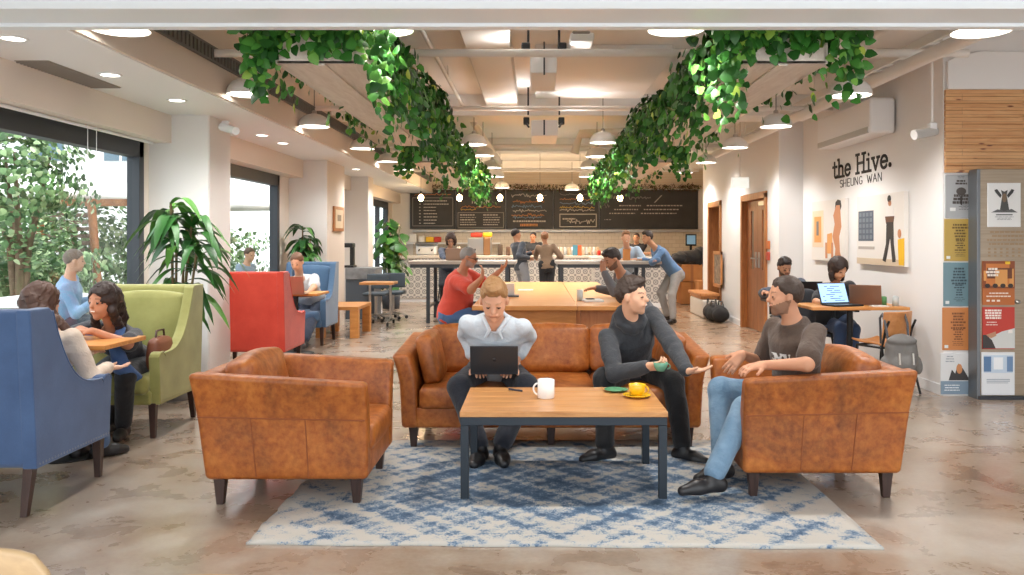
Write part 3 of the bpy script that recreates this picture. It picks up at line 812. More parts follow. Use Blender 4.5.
def bar_table(label, pa, pb, legs):
    y0, y1, z = F/59.5, F/55.0, 1.045; x0, x1 = XA(pa, y0), XA(pb, y0)
    t = thing('bar_table', label, 'bar table', ((x0+x1)/2, y0, 0), 0, 'grey topped bar tables')
    mg = mat('grey_bar_top', '9b948c', .5, col2='aba49b')
    mb = MB(); mb.box((x0, y0, z-.05), (x1, y1, z)); mb.build('tabletop', mg, t, True, .004)
    mb = MB(); mb.box((x0+.03, y0+.03, z-.11), (x1-.03, y1-.03, z-.05)); mb.build('frame', M_dark, t, True)
    for px in legs:
        for yy in (y0+.03, y1-.09):
            x = XA(px, y0); mb = MB(); mb.box((x, yy, 0), (x+.06, yy+.06, z-.1)); mb.build('leg', M_dark, t, True)
        mb = MB(); mb.box((x+.015, y0+.09, .25), (x+.045, y1-.09, .29)); mb.build('foot_rail', M_dark, t, True)
    mb = MB(); mb.box((XA(legs[0], y0), y1-.07, .25), (XA(legs[-1], y0), y1-.04, .29)); mb.build('foot_rail', M_dark, t, True)
bar_table('grey topped high bar table on the window side, with a laptop on it', 408, 516, (426, 505))
bar_table('grey topped high bar table the man in the denim shirt leans on', 556, 662, (560, 642))

# ================= cafe chairs (bent ply on black tube) =================
M_ply = wood_mat('orange_ply', 'b8763f', 'cf9058', (6, 1.2, 6), 2.5, .4)
def cafe_chair(name, label, loc, rz, m_=None, group=None, h=.83, w=.42):
    """sitter faces -Y"""
    t = thing(name, label, 'chair', loc, rz, group); m_ = m_ or M_ply
    def dish(p): p = p.copy(); p.z += .03*(p.x/.2)**2+.02*((p.y-.2)/.2)**3*(-1); return p
    mb = MB(); mb.rbox((0, .2, .445), (w-.02, .40, .018), .008, 0, 8, dish); mb.build('seat', m_, t)
    def cur(p): p = p.copy(); p.y += -.055*(p.x/(w/2))**2+.1*(p.z-.6); return p
    mb = MB(); mb.rbox((0, .43, h-.12), (w, .016, .24), .008, 0, 10, cur); mb.build('backrest', m_, t)
    for sx in (-1, 1):
        mb = MB(); mb.tube([(sx*.2, .0, .0), (sx*.16, .06, .43)], .011, 8); mb.build('leg', M_black, t)
        mb = MB(); mb.tube([(sx*.21, .46, .0), (sx*.17, .36, .43), (sx*.17, .40, .6), (sx*.17, .44, h-.08)], .011, 8); mb.build('leg', M_black, t)
    mb = MB(); mb.tube([(-.16, .06, .43), (-.17, .36, .43), (.17, .36, .43), (.16, .06, .43), (-.16, .06, .43)], .01, 8); mb.build('seat_frame', M_black, t)
    return t
# blond chair backs at the bottom edge of the picture
def blond_chair(label, loc, rz):
    t = thing('bentwood_chair', label, 'chair', loc, rz, 'blond bentwood chairs nearest the camera'); h = .80; w = .46
    def cur(p):
        p = p.copy(); u = p.x/(w/2); p.y += -.10*u*u+.15*(p.z-.6); p.z -= .035*max(0, abs(u)-.55)**2*12*(1 if p.z > .7 else 0); return p
    mb = MB(); mb.rbox((0, .43, h-.14), (w, .022, .28), .01, 0, 12, cur); mb.build('backrest', M_bentwood, t)
    def dish(p): p = p.copy(); p.z += .03*(p.x/.2)**2; return p
    mb = MB(); mb.rbox((0, .2, .445), (w-.02, .42, .022), .01, 0, 8, dish); mb.build('seat', M_bentwood, t)
    for sx in (-1, 1):
        mb = MB(); mb.tube([(sx*.2, .02, .0), (sx*.17, .06, .43)], [.014, .018], 10); mb.build('leg', M_bentwood, t)
        mb = MB(); mb.tube([(sx*.21, .50, .0), (sx*.18, .40, .44), (sx*.17, .44, h-.2)], [.014, .018, .014], 10); mb.build('leg', M_bentwood, t)
    return t
blond_chair('blond bentwood chair back at the bottom left corner of the picture', (-1.11, 1.27, 0), .06)
blond_chair('blond bentwood chair, only its top edge showing, right of the corner one', (-.60, 1.13, 0), 0)
# ================= flat lettering by strokes =================
def stroke_mb(mb, segs, to3d, w, d=.012):
    """segs: polylines in 2D; to3d(u, v, out) -> point; flat bars with round-ish joints, depth d"""
    for pl in segs:
        for (a, b) in zip(pl, pl[1:]):
            a = Vector(a); b = Vector(b); t = b-a
            if t.length < 1e-6: continue
            t.normalize(); n = Vector((-t.y, t.x))*w/2; e = t*w*.28
            q = [a-e+n, a-e-n, b+e-n, b+e+n]
            mb.add([to3d(p.x, p.y, 0) for p in q]+[to3d(p.x, p.y, d) for p in q], [(0, 1, 2, 3), (7, 6, 5, 4), (0, 4, 5, 1), (1, 5, 6, 2), (2, 6, 7, 3), (3, 7, 4, 0)])
def arc(cx, cy, rx, ry, a0, a1, n=14): return [(cx+rx*math.cos(math.radians(a0+(a1-a0)*i/n)), cy+ry*math.sin(math.radians(a0+(a1-a0)*i/n))) for i in range(n+1)]
TW = {  # typewriter letters, x-height .62, cap 1
 't': (.5, [[(.2, .9), (.2, .15)], arc(.33, .14, .13, .14, 180, 340), [(.02, .62), (.42, .62)]]),
 'h': (.64, [[(.12, 1), (.12, 0)], [(.0, 1), (.12, 1)], [(0, 0), (.25, 0)], arc(.3, .42, .18, .2, 180, 0), [(.48, .42), (.48, 0)], [(.36, 0), (.62, 0)]]),
 'e': (.6, [[(.06, .32), (.52, .32)], arc(.29, .31, .23, .31, 0, 325)]),
 'H': (.86, [[(.14, 1), (.14, 0)], [(.66, 1), (.66, 0)], [(.14, .52), (.66, .52)], [(0, 1), (.28, 1)], [(0, 0), (.28, 0)], [(.52, 1), (.8, 1)], [(.52, 0), (.8, 0)]]),
 'i': (.44, [[(.2, .62), (.2, 0)], [(.05, .62), (.2, .62)], [(.02, 0), (.38, 0)], [(.19, .86), (.21, .88)]]),
 'v': (.64, [[(.08, .62), (.3, 0), (.52, .62)], [(0, .62), (.2, .62)], [(.4, .62), (.6, .62)]]),
 '.': (.3, [arc(.12, .1, .045, .045, 0, 360, 8)]),
 ' ': (.42, [])}
CAPS = {'S': (.5, [arc(.25, .75, .2, .22, 40, 270, 8)+arc(.25, .27, .2, .25, 90, -140, 8)]), 'H': (.6, [[(.05, 1), (.05, 0)], [(.45, 1), (.45, 0)], [(.05, .5), (.45, .5)]]),
 'E': (.5, [[(.4, 1), (.05, 1), (.05, 0), (.4, 0)], [(.05, .5), (.35, .5)]]), 'U': (.56, [[(.05, 1), (.05, .25)]+arc(.25, .22, .2, .22, 180, 360, 8)+[(.45, 1)]]),
 'N': (.6, [[(.05, 0), (.05, 1), (.45, 0), (.45, 1)]]), 'G': (.58, [arc(.27, .5, .22, .5, 50, 320, 10)+[(.46, .4), (.28, .4)]]), 'W': (.75, [[(.02, 1), (.17, 0), (.33, .8), (.49, 0), (.64, 1)]]),
 'A': (.6, [[(.02, 0), (.25, 1), (.48, 0)], [(.1, .36), (.4, .36)]]), ' ': (.5, []),
 'M': (.7, [[(.05, 0), (.05, 1), (.3, .35), (.55, 1), (.55, 0)]]), 'X': (.55, [[(.03, 1), (.45, 0)], [(.03, 0), (.45, 1)]]), 'I': (.3, [[(.1, 1), (.1, 0)]]), 'T': (.55, [[(.02, 1), (.48, 1)], [(.25, 1), (.25, 0)]])}
def letters(text, font, u0, v0, hgt, wd, to3d, d=.012, sx=1.0):
    mb = MB(); u = u0
    for ch in text:
        adv, segs = font[ch]
        stroke_mb(mb, [[(u+p[0]*hgt*sx, v0+p[1]*hgt) for p in s] for s in segs], to3d, wd, d); u += adv*hgt*sx
    return mb, u
M_ink = mat('black_lettering', '1a1a1a', .5)
# on the right wall: u runs towards the camera (photo left to right), so y = y0 - u
def wall_right_uv(u, v, out): return Vector((XR-.001-out, u, v))
# text spans x 832..892 at baseline; solve Y from x at X=XR
def yR(px): return F*XR/(px-CX)
ya, yb = yR(833), yR(893)
wtot = sum(TW[c][0] for c in 'the Hive.'); Yc = (ya+yb)/2
hg = .21
v0 = H+(239-171)/(F/Yc)
sxx = (ya-yb)/(wtot*hg)
mbt, _ = letters('the Hive.', TW, 0, 0, hg, .030, lambda u, v, o: Vector((XR-.001-o, ya-u, v0+v-.02)), .008, sxx)
o = mbt.build('wall_lettering', M_ink, loc=(XR, Yc, v0)); tag(o, 'black typewriter lettering on the white wall reading the Hive.', 'lettering')
wt2 = sum(CAPS[c][0] for c in 'SHEUNG WAN'); ya2, yb2 = yR(840), yR(883)
mbt, _ = letters('SHEUNG WAN', CAPS, 0, 0, 0.088, .009, lambda u, v, o: Vector((XR-.001-o, ya2-u, v0-.15+v)), .004, (ya2-yb2)/(wt2*.088))
o = mbt.build('wall_lettering', M_ink, loc=(XR, Yc, v0-.17)); tag(o, 'small thin hand-drawn lettering reading SHEUNG WAN under the big wall lettering', 'lettering')

# ================= framed canvases on the right wall =================
def canvas_right(px0, px1, pt, pb, name, label, draw):
    y1, y0 = yR(px0), yR(px1)          # y0 nearer the camera
    z1 = H-(pt-CY)/(F/y0); z0 = H-(pb-CY)/(F/y0)
    t = thing(name, label, 'picture', (XR, (y0+y1)/2, z0))
    mb = MB(); mb.box((XR-.045, y0, z0), (XR-.002, y1, z1)); mb.build('canvas', mat('canvas_cream', (.80, .76, .71), .6), t, True, .003)
    def q(u, v): return (y1-(y1-y0)*u, z0+(z1-z0)*v)     # u left->right in the photo
    def patch(nm, m_, pts, dd=.003):
        mb = MB(); P2 = [q(*p) for p in pts]; mb.prism(P2, XR-.045-dd, XR-.0445, 0); return mb.build(nm, m_, t, True)
    draw(patch)
def ellp(cx, cy, rx, ry, n=16): return [(cx+rx*math.cos(2*PI*k/n), cy+ry*math.sin(2*PI*k/n)) for k in range(n)]
def rect(a, b, c, d): return [(a, b), (c, b), (c, d), (a, d)]
sk = mat('print_skin', 'c98a62', .6); org = mat('print_orange', 'e5a35e', .6); dk = mat('print_dark', '33302f', .6)
def drawA(p):
    p('print_block', mat('print_pale', 'ecd3b4', .6), rect(.04, .22, .38, .84)); p('print_block', org, rect(.1, .3, .32, .74), .004); p('print_block', mat('print_grey', '7e7a78', .6), rect(.17, .42, .24, .66), .005)
    p('print_figure', dk, [(.74, .95), (.8, .99), (.88, .97), (.9, .88), (.86, .8), (.88, .7), (.8, .72), (.72, .78)])
    p('print_figure', sk, [(.76, .9), (.86, .9), (.88, .72), (.9, .55), (.84, .4), (.86, .15), (.9, .06), (.72, .06), (.74, .2), (.66, .4), (.72, .6), (.68, .74)], .004)
    p('print_figure', org, [(.5, .12), (.5, .44), (.64, .46), (.66, .12)], .004); p('print_figure', sk, rect(.44, .04, .5, .3)); p('print_figure', sk, rect(.62, .04, .67, .3), .005)
def drawB(p):
    nv = mat('print_navy', '4c5a6c', .5)
    p('print_block', nv, rect(.04, .34, .38, .78))
    for i in range(4):
        for j in range(5): p('print_block', mat('print_slate', '6f7c88', .5), rect(.06+i*.08, .37+j*.082, .115+i*.08, .425+j*.082), .004)
    p('print_block', mat('print_rail', 'b3aca5', .6), rect(.04, .22, .4, .26))
    p('print_floor', mat('print_sand', 'd3bfa5', .6), rect(.0, .0, 1, .09))
    p('print_figure', dk, ellp(.71, .92, .035, .05)); p('print_figure', sk, ellp(.72, .86, .03, .04)); p('print_figure', mat('print_white', 'e8e4df', .6), [(.64, .82), (.8, .82), (.8, .66), (.66, .66)])
    p('print_figure', mat('print_brown', '6b4a38', .6), [(.63, .68), (.81, .68), (.79, .58), (.65, .58)], .004)
    p('print_figure', dk, [(.66, .6), (.79, .6), (.8, .3), (.84, .06), (.78, .05), (.73, .4), (.64, .05), (.58, .07), (.65, .3)], .005)
    p('print_figure', mat('print_yellow', 'f0bb1c', .5), [(.88, .36), (1.0, .38), (1.0, .02), (.9, .02)], .004); p('print_figure', sk, ellp(.91, .44, .03, .06), .005)
canvas_right(815, 849, 198, 262, 'canvas_print', 'canvas print of a figure by a pale orange panel, beside the bearded man', drawA)
canvas_right(861, 909, 191, 267, 'canvas_print', 'canvas print of a standing figure with crossed arms and yellow cloth', drawB)
# call points beside the double door
for i, (py, c_, lab) in enumerate(((245, 'b9652f', 'small orange switch plate on the wall beside the double door'), (256, 'b5442f', 'small red call point under the orange switch plate'))):
    yy = F*XR2/(769-CX); z = H-(py-CY)/(F/yy); mb = MB(); mb.box((XR2-.03, yy-.07, z-.06), (XR2, yy+.07, z+.06)); o = mb.build('wall_switch', mat('plate%d' % i, c_, .5), loc=(XR2, yy, z), bevel=.008); tag(o, lab, 'switch')
t = thing('exit_sign', 'small white hanging exit lamp box above the double door', 'sign', (XA(740, 12.9), 12.9, ZA(183, 12.9)))
mb = MB(); mb.cbox(t.location, (.26, .06, .16)); mb.build('housing', mat('sign_white', (.85, .9, .9), .4, emit=(.9, 1, .95), estr=.5), t, True, .008)
mb = MB(); mb.tube([t.location+Vector((0, 0, .08)), (t.location.x, t.location.y, ZC)], .012, 6); mb.build('rod', M_pipe, t, True)

# ================= poster wall =================
def on_front(px0, py0, px1, py1, Y): return XA(px0, Y), XA(px1, Y), ZA(py1, Y), ZA(py0, Y)
def rngseq(seed): r = random.Random(seed); return r
def poster(label, px0, py0, px1, py1, Y, bgc, seed, style, group='posters on the wall at the right edge', cmarks=None, bg2=None):
    x0, x1, z0, z1 = on_front(px0, py0, px1, py1, Y); t = thing('poster', label, 'poster', ((x0+x1)/2, Y, z0), 0, group); r = rngseq(seed)
    mb = MB(); mb.box((x0, Y-.012, z0), (x1, Y, z1)); mb.build('sheet', mat('poster_%s' % bgc, bgc, .45), t, True, .002)
    W, Hh = x1-x0, z1-z0
    def blk(nm, c_, a, b, c, d, lay=1): mb = MB(); mb.box((x0+W*a, Y-.012-.0015*lay, z0+Hh*b), (x0+W*c, Y-.012, z0+Hh*d)); mb.build(nm, mat('ink_%s' % c_, c_, .5), t, True)
    def poly(nm, c_, pts, lay=1): mb = MB(); mb.prism([(x0+W*u, z0+Hh*v) for u, v in pts], Y-.012-.0015*lay, Y-.012, 1); mb.build(nm, mat('ink_%s' % c_, c_, .5), t, True)
    def lines(c_, n, v0, v1, u0=.2, u1=.8, lay=1, th=.5):
        mb = MB()
        for i in range(n):
            v = v0+(v1-v0)*i/max(1, n-1); hh = abs(v1-v0)/max(1, n-1)*th; e = r.uniform(0, .12); u = u0+e
            while u < u1-e:
                ww = r.uniform(.04, .12); ww = min(ww, u1-e-u); mb.box((x0+W*u, Y-.012-.0015*lay, z0+Hh*(v-hh/2)), (x0+W*(u+ww), Y-.012, z0+Hh*(v+hh/2))); u += ww+.018
        mb.build('print_text', mat('ink_%s' % c_, c_, .5), t, True)
    if style == 'festival':
        ink = cmarks
        lines(ink, 2, .80, .86, .3, .7, th=.7); poly('print_motif', ink, ellp(.5, .62, .16, .09)); lines(ink, 3, .36, .52, .22, .78, 2, .75); poly('print_motif', ink, [(.46, .5), (.54, .5), (.52, .3), (.48, .3)], 2)
        lines(ink, 4, .2, .3, .4, .8, th=.3); blk('print_badge', 'dfe0de', .14, .16, .32, .24); blk('print_badge', 'e8e6e0', .84, .03, .96, .09); lines(ink, 2, .93, .96, .35, .65, th=.3)
    elif style == 'text':
        ink = cmarks; lines(ink, 6, .52, .86, .24, .76, th=.62); lines(ink, 5, .26, .48, .3, .7, th=.55); lines(ink, 3, .12, .2, .3, .7, th=.3); blk('print_badge', 'dfe0de', .06, .05, .18, .12); blk('print_badge', 'e8e6e0', .84, .05, .96, .13)
    elif style == 'figure':
        poly('print_figure', '4a4a48', [(.36, .34), (.44, .72), (.4, .84), (.5, .8), (.6, .84), (.57, .72), (.66, .34)]); poly('print_figure', '7a6450', ellp(.5, .66, .07, .1), 2)
        for sg in (-1, 1): poly('print_figure', '3a3a3a', [(.5+sg*.08, .72), (.5+sg*.22, .86), (.5+sg*.3, .84), (.5+sg*.26, .78), (.5+sg*.12, .66)], 2); 
        poly('print_figure', '5d5f60', [(.1, .33), (.3, .4), (.5, .36), (.72, .41), (.9, .33)], 2); lines('55585c', 1, .28, .28, .25, .75, th=.8); mbx = None
        blk('print_text', '55585c', .25, .265, .75, .29); lines('8a8c90', 3, .17, .23, .2, .8, th=.4)
    elif style == 'photo_top':
        blk('print_photo', bg2[0], 0, .38, 1, 1)
        for k in range(9): blk('print_photo', bg2[1+k % (len(bg2)-1)], r.uniform(0, .7), r.uniform(.4, .75), r.uniform(.75, 1), r.uniform(.76, .98), 2+k*.1)
        lines('f0e4d8', 3, .68, .82, .06, .55, 5, .7); lines('e9dccb', 2, .2, .27, .1, .9, th=.4)
        for k in range(4): poly('print_photo', '3a2c26', ellp(.14+k*.24, .44, .08, .05), 5)
        for k in range(3): blk('print_badge', 'eadfd2', .12+k*.16, .08, .22+k*.16, .12)
        blk('print_badge', 'f0c630', .7, .93, .84, .99, 6)
    elif style == 'red':
        lines('f2e8e0', 4, .74, .92, .06, .6, 1, .7); lines('e8d9cc', 2, .58, .64, .06, .5, 1, .35); poly('print_photo', 'cfd2d0', [(.3, .02), (1, .02), (1, .5), (.6, .42), (.0, .2)], 1); poly('print_photo', '3b3635', [(0, .02), (.4, .02), (.28, .22), (.1, .34), (0, .34)], 2); poly('print_photo', 'b98a6a', [(.1, .34), (.4, .42), (.42, .32), (.25, .26)], 3)
        blk('print_badge', 'efe9e4', .8, .38, .92, .46, 4)
    elif style == 'blue_top':
        blk('print_photo', 'c5d6e6', .06, .52, .94, .93); blk('print_photo', '5c7ea6', .06, .55, .28, .9, 2); blk('print_photo', '6d8bb0', .76, .55, .94, .9, 2); blk('print_photo', 'eef2f6', .36, .6, .64, .88, 2); lines('55677c', 1, .44, .44, .3, .7, 1, .5); blk('print_text', '8694a2', .15, .36, .85, .375); blk('print_text', '8694a2', .15, .32, .85, .335); blk('print_text', 'a3adb5', .15, .28, .8, .295)
    elif style == 'bottom_blue':
        blk('print_band', '7f95a8', 0, 0, 1, .32); poly('print_figure', '3c3a3a', [(.25, .34), (.35, .6), (.45, .5), (.55, .75), (.7, .62), (.85, .42), (.9, .34)], 2); poly('print_figure', 'c98a5a', ellp(.58, .62, .09, .12), 3); lines('9aa4ac', 3, .8, .92, .08, .5, 1, .4); lines('e6ebef', 3, .1, .22, .1, .6, 3, .35)
    return t
Ys_ = YP-.001; Yd = YP-.16
poster('grey festival poster, topmost in the column by the white wall', 945, 175, 976, 218, Ys_, 'a7a9ab', 1, 'festival', cmarks='4b443f')
poster('mustard yellow text poster under the grey festival poster', 944, 219, 975, 261, Ys_, 'b99b4c', 2, 'text', cmarks='6a5426')
poster('teal blue text poster in the middle of the column by the white wall', 943, 262.5, 974, 306, Ys_, '6f8d96', 3, 'text', cmarks='3c4f58')
poster('orange text poster second from the floor by the white wall', 942, 307.5, 973, 350, Ys_, 'c88148', 4, 'text', cmarks='7d4a26')
poster('white and blue poster at floor level by the white wall', 940, 353, 972, 394, Ys_, 'dcdedf', 5, 'bottom_blue')
# steel notice door with its posters
x0, x1, z0, z1 = on_front(980, 169, 1040, 397, Yd); 
o = thing('steel_notice_board', 'tall brushed steel notice board leaning at the right edge with posters on it', 'notice board', ((x0+x1)/2, Yd, 0))
mb = MB(); mb.box((x0, Yd, .03), (x1, Yd+.05, z1)); mb.build('panel', mat('brushed_panel', '9a8a76', .4, .6, col2='a89884', scale=2, stretch=(1, 1, 30)), o, True, .004)
mb = MB(); mb.box((x0-.03, Yd-.01, .0), (x0, Yd+.15, z1)); mb.build('edge_profile', mat('grey_profile', '74787c', .4, .5), o, True, .004)
mb = MB(); mb.box((x0-.02, Yd-.03, 0), (x1, Yd+.15, .03)); mb.build('base', M_dark, o, True)
r = random.Random(5); mb = MB()
def blkx(pu0, pv0, pu1, pv1): a, b_, c_, d_ = on_front(pu0, pv0, pu1, pv1, Yd); mb.box((a, Yd-.002, c_), (b_, Yd, d_))
for i in range(4):
    u = 990+(2 if i % 2 else 0)-(3 if i > 1 else 0)
    while u < 1024: w_ = r.uniform(2, 5); blkx(u, 231+i*4, u+w_, 233+i*4); u += w_+.8
for j in range(3):
    for i in range(6): blkx(988+i*6, 248+j*3.4, 990.5+i*6, 250+j*3.4)
mb.build('engraved_text', mat('engraved', '9a7f60', .5), o, True)
poster('white poster with a dark horned figure, topmost on the steel board', 987, 183, 1020, 227, Yd, 'e6e7e6', 6, 'figure')
poster('orange brown photo poster in the middle of the steel board', 982, 261, 1014, 305, Yd, 'b8672e', 7, 'photo_top', bg2=['8e4a24', 'c9793a', '6a3a22', 'd99a55'])
poster('red poster with white heading on the steel board', 982, 307, 1014, 349, Yd, 'bd3a2c', 8, 'red')
poster('white poster with blue photo at the foot of the steel board', 981, 352, 1014, 395, Yd, 'e4e8ec', 9, 'blue_top')
mb = MB(); a = P(1017, 302, F/Yd); mb.lathe([(.001, .03), (.018, .026), (.02, 0)], (0, 0, 0), 14, Matrix.Translation((a.x, Yd, a.z)) @ Matrix.Rotation(PI/2, 4, 'X')); mb.build('knob', M_steel, o, True)

# ================= split unit, hanging camera light, tubes =================
t = thing('air_conditioner', 'white split air conditioner high on the right wall above the lettering', 'air conditioner', (XR-.14, 9.7, H+1.25))
yA, yB = F*(XR-.28)/(870-CX), F*(XR-.28)/(817-CX)
mb = MB(); z1 = H+(239-97)/(F/yA); z0 = H+(239-133)/(F/yA); mb.rbox((XR-.15, (yA+yB)/2, (z0+z1)/2), (.26, yB-yA, z1-z0), .03); mb.build('housing', M_white, t, True)
mb = MB(); mb.box((XR-.29, yA+.05, z0+.01), (XR-.27, yB-.05, z0+.07)); mb.build('outlet', mat('vent_grey', 'b9b7b3', .5), t, True)
p0 = P(932, 128, F/7.55)
t = thing('wall_camera_light', 'small white spotlight on a drop rod beside the lettering', 'spotlight', p0)
mb = MB(); mb.tube([P(932, 60, F/7.55), P(932, 122, F/7.55)], .012, 8); mb.build('rod', M_pipe, t, True)
mb = MB(); mb.rbox(p0, (.06, .08, .09), .012); mb.build('bracket', M_white, t, True)
mb = MB(); mb.tube([P(936, 131, F/7.55), P(914, 135, F/7.5)], [.038, .045], 14); mb.build('head', mat('spot_grey', 'bab7b3', .4), t, True)
p0 = P(226, 125, F/8.6)
t = thing('security_camera', 'small white camera on the side of the first column', 'camera', p0)
mb = MB(); mb.rbox(p0, (.07, .07, .08), .012); mb.build('bracket', M_white, t, True)
mb = MB(); mb.tube([P(222, 127, F/8.3), P(236, 131, F/8.1)], [.038, .038], 12); mb.build('head', M_white, t, True)
# framed notice on column 2
y_ = 13.7; x_ = -3.165
t = thing('framed_notice', 'small brown framed notice on the side of the second column', 'picture', (x_, y_, H))
y0, y1 = F*3.166/(CX-332.5), F*3.166/(CX-342)
mb = MB(); zt_, zb_ = ZA(206, y0), ZA(231, y0); mb.box((x_, y0, zb_), (x_+.03, y1, zt_)); mb.build('frame', M_doorframe, t, True, .004)
mb = MB(); mb.box((x_+.03, y0+.08, zb_+.05), (x_+.032, y1-.08, zt_-.05)); mb.build('sheet', mat('aged_paper', 'd9c7ab', .7), t, True)
mb = MB(); mb.box((x_+.032, y0+.2, zb_+.16), (x_+.033, y1-.2, zb_+.26)); mb.build('print', mat('ink_brown', '8a7862', .7), t, True)

# ================= pendants =================
M_shade = mat('shade_white', (.80, .79, .77), .4)
M_glow = mat('lamp_diffuser', (.9, .88, .82), .5, emit=(1, .93, .82), estr=9)
def pendant():
    t = thing('pendant_lamp', 'x', 'lamp'); r = .175
    prof = [(r, 0), (r*.985, .035), (r*.9, .075), (r*.72, .112), (r*.45, .138), (.03, .150), (.026, .175), (.012, .185)]
    inn = [(r-.006, .002), (r*.965, .035), (r*.88, .07), (r*.7, .105), (r*.43, .13), (.001, .14)]
    mb = MB(); mb.lathe(prof[:6]+[], n=28); mb.lathe(inn, n=28); mb.lathe([(r, 0), (r-.006, .002)], n=28); mb.build('lamp_shade', M_shade, t)
    mb = MB(); mb.lathe([(.03, .148), (.028, .178), (.012, .19), (.001, .19)], n=14); mb.build('cap', M_steel, t)
    mb = MB(); mb.lathe([(.001, .012), (.1, .014), (r-.012, .03)], n=24); mb.build('diffuser', M_glow, t)
    mb = MB(); mb.tube([(0, 0, .18), (0, 0, 5)], .0055, 6); mb.build('cord', mat('cord_grey', '77736e', .6), t)
    return t
def lampdesc(row, k, n):
    side = {0: 'leftmost row by the window soffit', 1: 'row left of the centre', 2: 'row right of the centre', 3: 'rightmost row by the lettered wall'}[row]
    o_ = ['nearest', 'second', 'third', 'fourth', 'fifth', 'sixth', 'seventh'][k]
    return 'white dome pendant lamp, %s of the %s' % (o_, side)
rows = {0: [(110, 30.5, 167), (240.5, 95, 115), (309, 127, 88), (358, 149, 71), (384, 162, 59), (402, 170, 52)],
        1: [(385, 30.5, 165), (474, 145, 75), (483, 156, 66), (492, 168, 56), (496, 177, 49), (502, 188, 43)],
        2: [(676, 30.5, 165), (603, 143, 77), (597, 157, 66), (590, 168, 56), (587, 177, 49), (572, 190, 43)],
        3: [(981, 32.5, 165), (851, 96, 116), (776, 127, 90), (735, 148, 74), (706, 163, 60), (684, 173, 52)]}
proto = None; NL = 0
for row, L in rows.items():
    for k, (px, py, s) in enumerate(L):
        loc = P(px, py, s); y = min(loc.y, YB-.4)
        if proto is None: proto = pendant(); o = proto; o.location = loc
        else: o = dup(proto, loc)
        o.location.z = ZA(py, y); o.location.y = y; o.location.x = XA(px, y)+(.06 if row == 0 else 0)
        o['label'] = lampdesc(row, k, len(L)); o['group'] = 'white dome pendant lamps'
        for ch in o.children:
            if ch.name.startswith('cord'): ch.scale = (1, 1, 1); ch.data = ch.data.copy() if ch.data.users > 1 else ch.data; hh = ZC-o.location.z; [setattr(v_, 'co', Vector((v_.co.x, v_.co.y, hh if v_.co.z > 1 else v_.co.z))) for v_ in ch.data.vertices]
        ld = bpy.data.lights.new('lamp', 'SPOT'); ld.energy = 60; ld.color = (1, .97, .94); ld.spot_size = math.radians(150); ld.spot_blend = .6; ld.shadow_soft_size = .12
        lo = bpy.data.objects.new('lamp', ld); link(lo, o); lo.location = (0, 0, -.02)
# bare bulbs over the bar
M_bulb = mat('bulb_glow', (1, .8, .5), .3, emit=(1, .72, .38), estr=30)
pb = None
for i, px in enumerate((421, 459.5, 500, 540, 580, 620)):
    py = 197; y = F/45.0; loc = Vector((XA(px, y), y, ZA(py, y)))
    if pb is None:
        pb = thing('bare_bulb_pendant', 'x', 'lamp', loc)
        mb = MB(); mb.lathe([(.001, -.09), (.04, -.08), (.062, -.03), (.058, .01), (.03, .045), (.018, .06)], n=18); mb.build('bulb', M_bulb, pb)
        mb = MB(); mb.lathe([(.017, .055), (.02, .06), (.02, .12), (.006, .13)], n=14); mb.build('socket', M_black, pb)
        mb = MB(); mb.tube([(0, 0, .12), (0, 0, ZC-loc.z)], .004, 5); mb.build('cord', MATS['cord_grey'], pb); o = pb
    else: o = dup(pb, loc)
    o['group'] = 'bare warm bulbs over the bar'; o['label'] = 'bare glowing bulb on a cord before the menu boards, %s from the window side' % ['first', 'second', 'third', 'fourth', 'fifth', 'sixth'][i]
    ld = bpy.data.lights.new('bulb', 'POINT'); ld.energy = 14; ld.color = (1, .66, .34); ld.shadow_soft_size = .04
    lo = bpy.data.objects.new('bulb_light', ld); link(lo, o); lo.location = (0, 0, -.1)
# two clear lamps at an angle under the foliage
for px, py, lab in ((457, 182, 'slanted warm tube lamp below the left hanging planter'), (627, 181, 'slanted warm tube lamp below the right hanging planter')):
    y = F/50; c0 = Vector((XA(px, y), y, ZA(py, y))); sg = -1 if px < 500 else 1
    mb = MB(); mb.tube([c0+Vector((-sg*.1, 0, -.1)), c0+Vector((sg*.1, 0, .1))], .035, 12); o = mb.build('tube_lamp', mat('tube_glow', (1, .85, .6), .4, emit=(1, .78, .48), estr=5), loc=c0); tag(o, lab, 'lamp')
# downlights in the soffit
for i, (px, py) in enumerate(((13, 38), (110, 74.5), (177, 100), (262, 135), (283, 143), (356, 169))):
    s = (CY-py)/1.2; loc = Vector(((px-CX)/s, F/s, ZS))
    t = thing('downlight', 'round recessed downlight in the white soffit, %s from the camera' % ['nearest', 'second', 'third', 'fourth', 'fifth', 'sixth'][i], 'downlight', loc, 0, 'soffit downlights')
    mb = MB(); mb.lathe([(.085, 0), (.085, -.006), (.066, -.008), (.064, 0)], n=22); mb.build('trim_ring', M_white, t)
    mb = MB(); mb.lathe([(.001, -.004), (.065, -.004)], n=20); mb.build('lens', M_glow, t)
    ld = bpy.data.lights.new('lamp', 'SPOT'); ld.energy = 45; ld.color = (1, .97, .94); ld.spot_size = math.radians(120); ld.spot_blend = .7; ld.shadow_soft_size = .06
    lo = bpy.data.objects.new('lamp', ld); link(lo, t); lo.location = (0, 0, -.02)
mb = MB(); mb.box((-3.5, 5.78, ZS-.004), (-3.27, 6.8, ZS+.001)); vm = mb
for i in range(24): mb.box((-3.5, 5.8+i*.042, ZS-.012), (-3.27, 5.815+i*.042, ZS-.002))
o = mb.build('ceiling_vent', mat('vent_dark', '8e857c', .6), loc=(-3.38, 6.3, ZS)); tag(o, 'slotted air vent in the soffit above the wide window', 'vent')
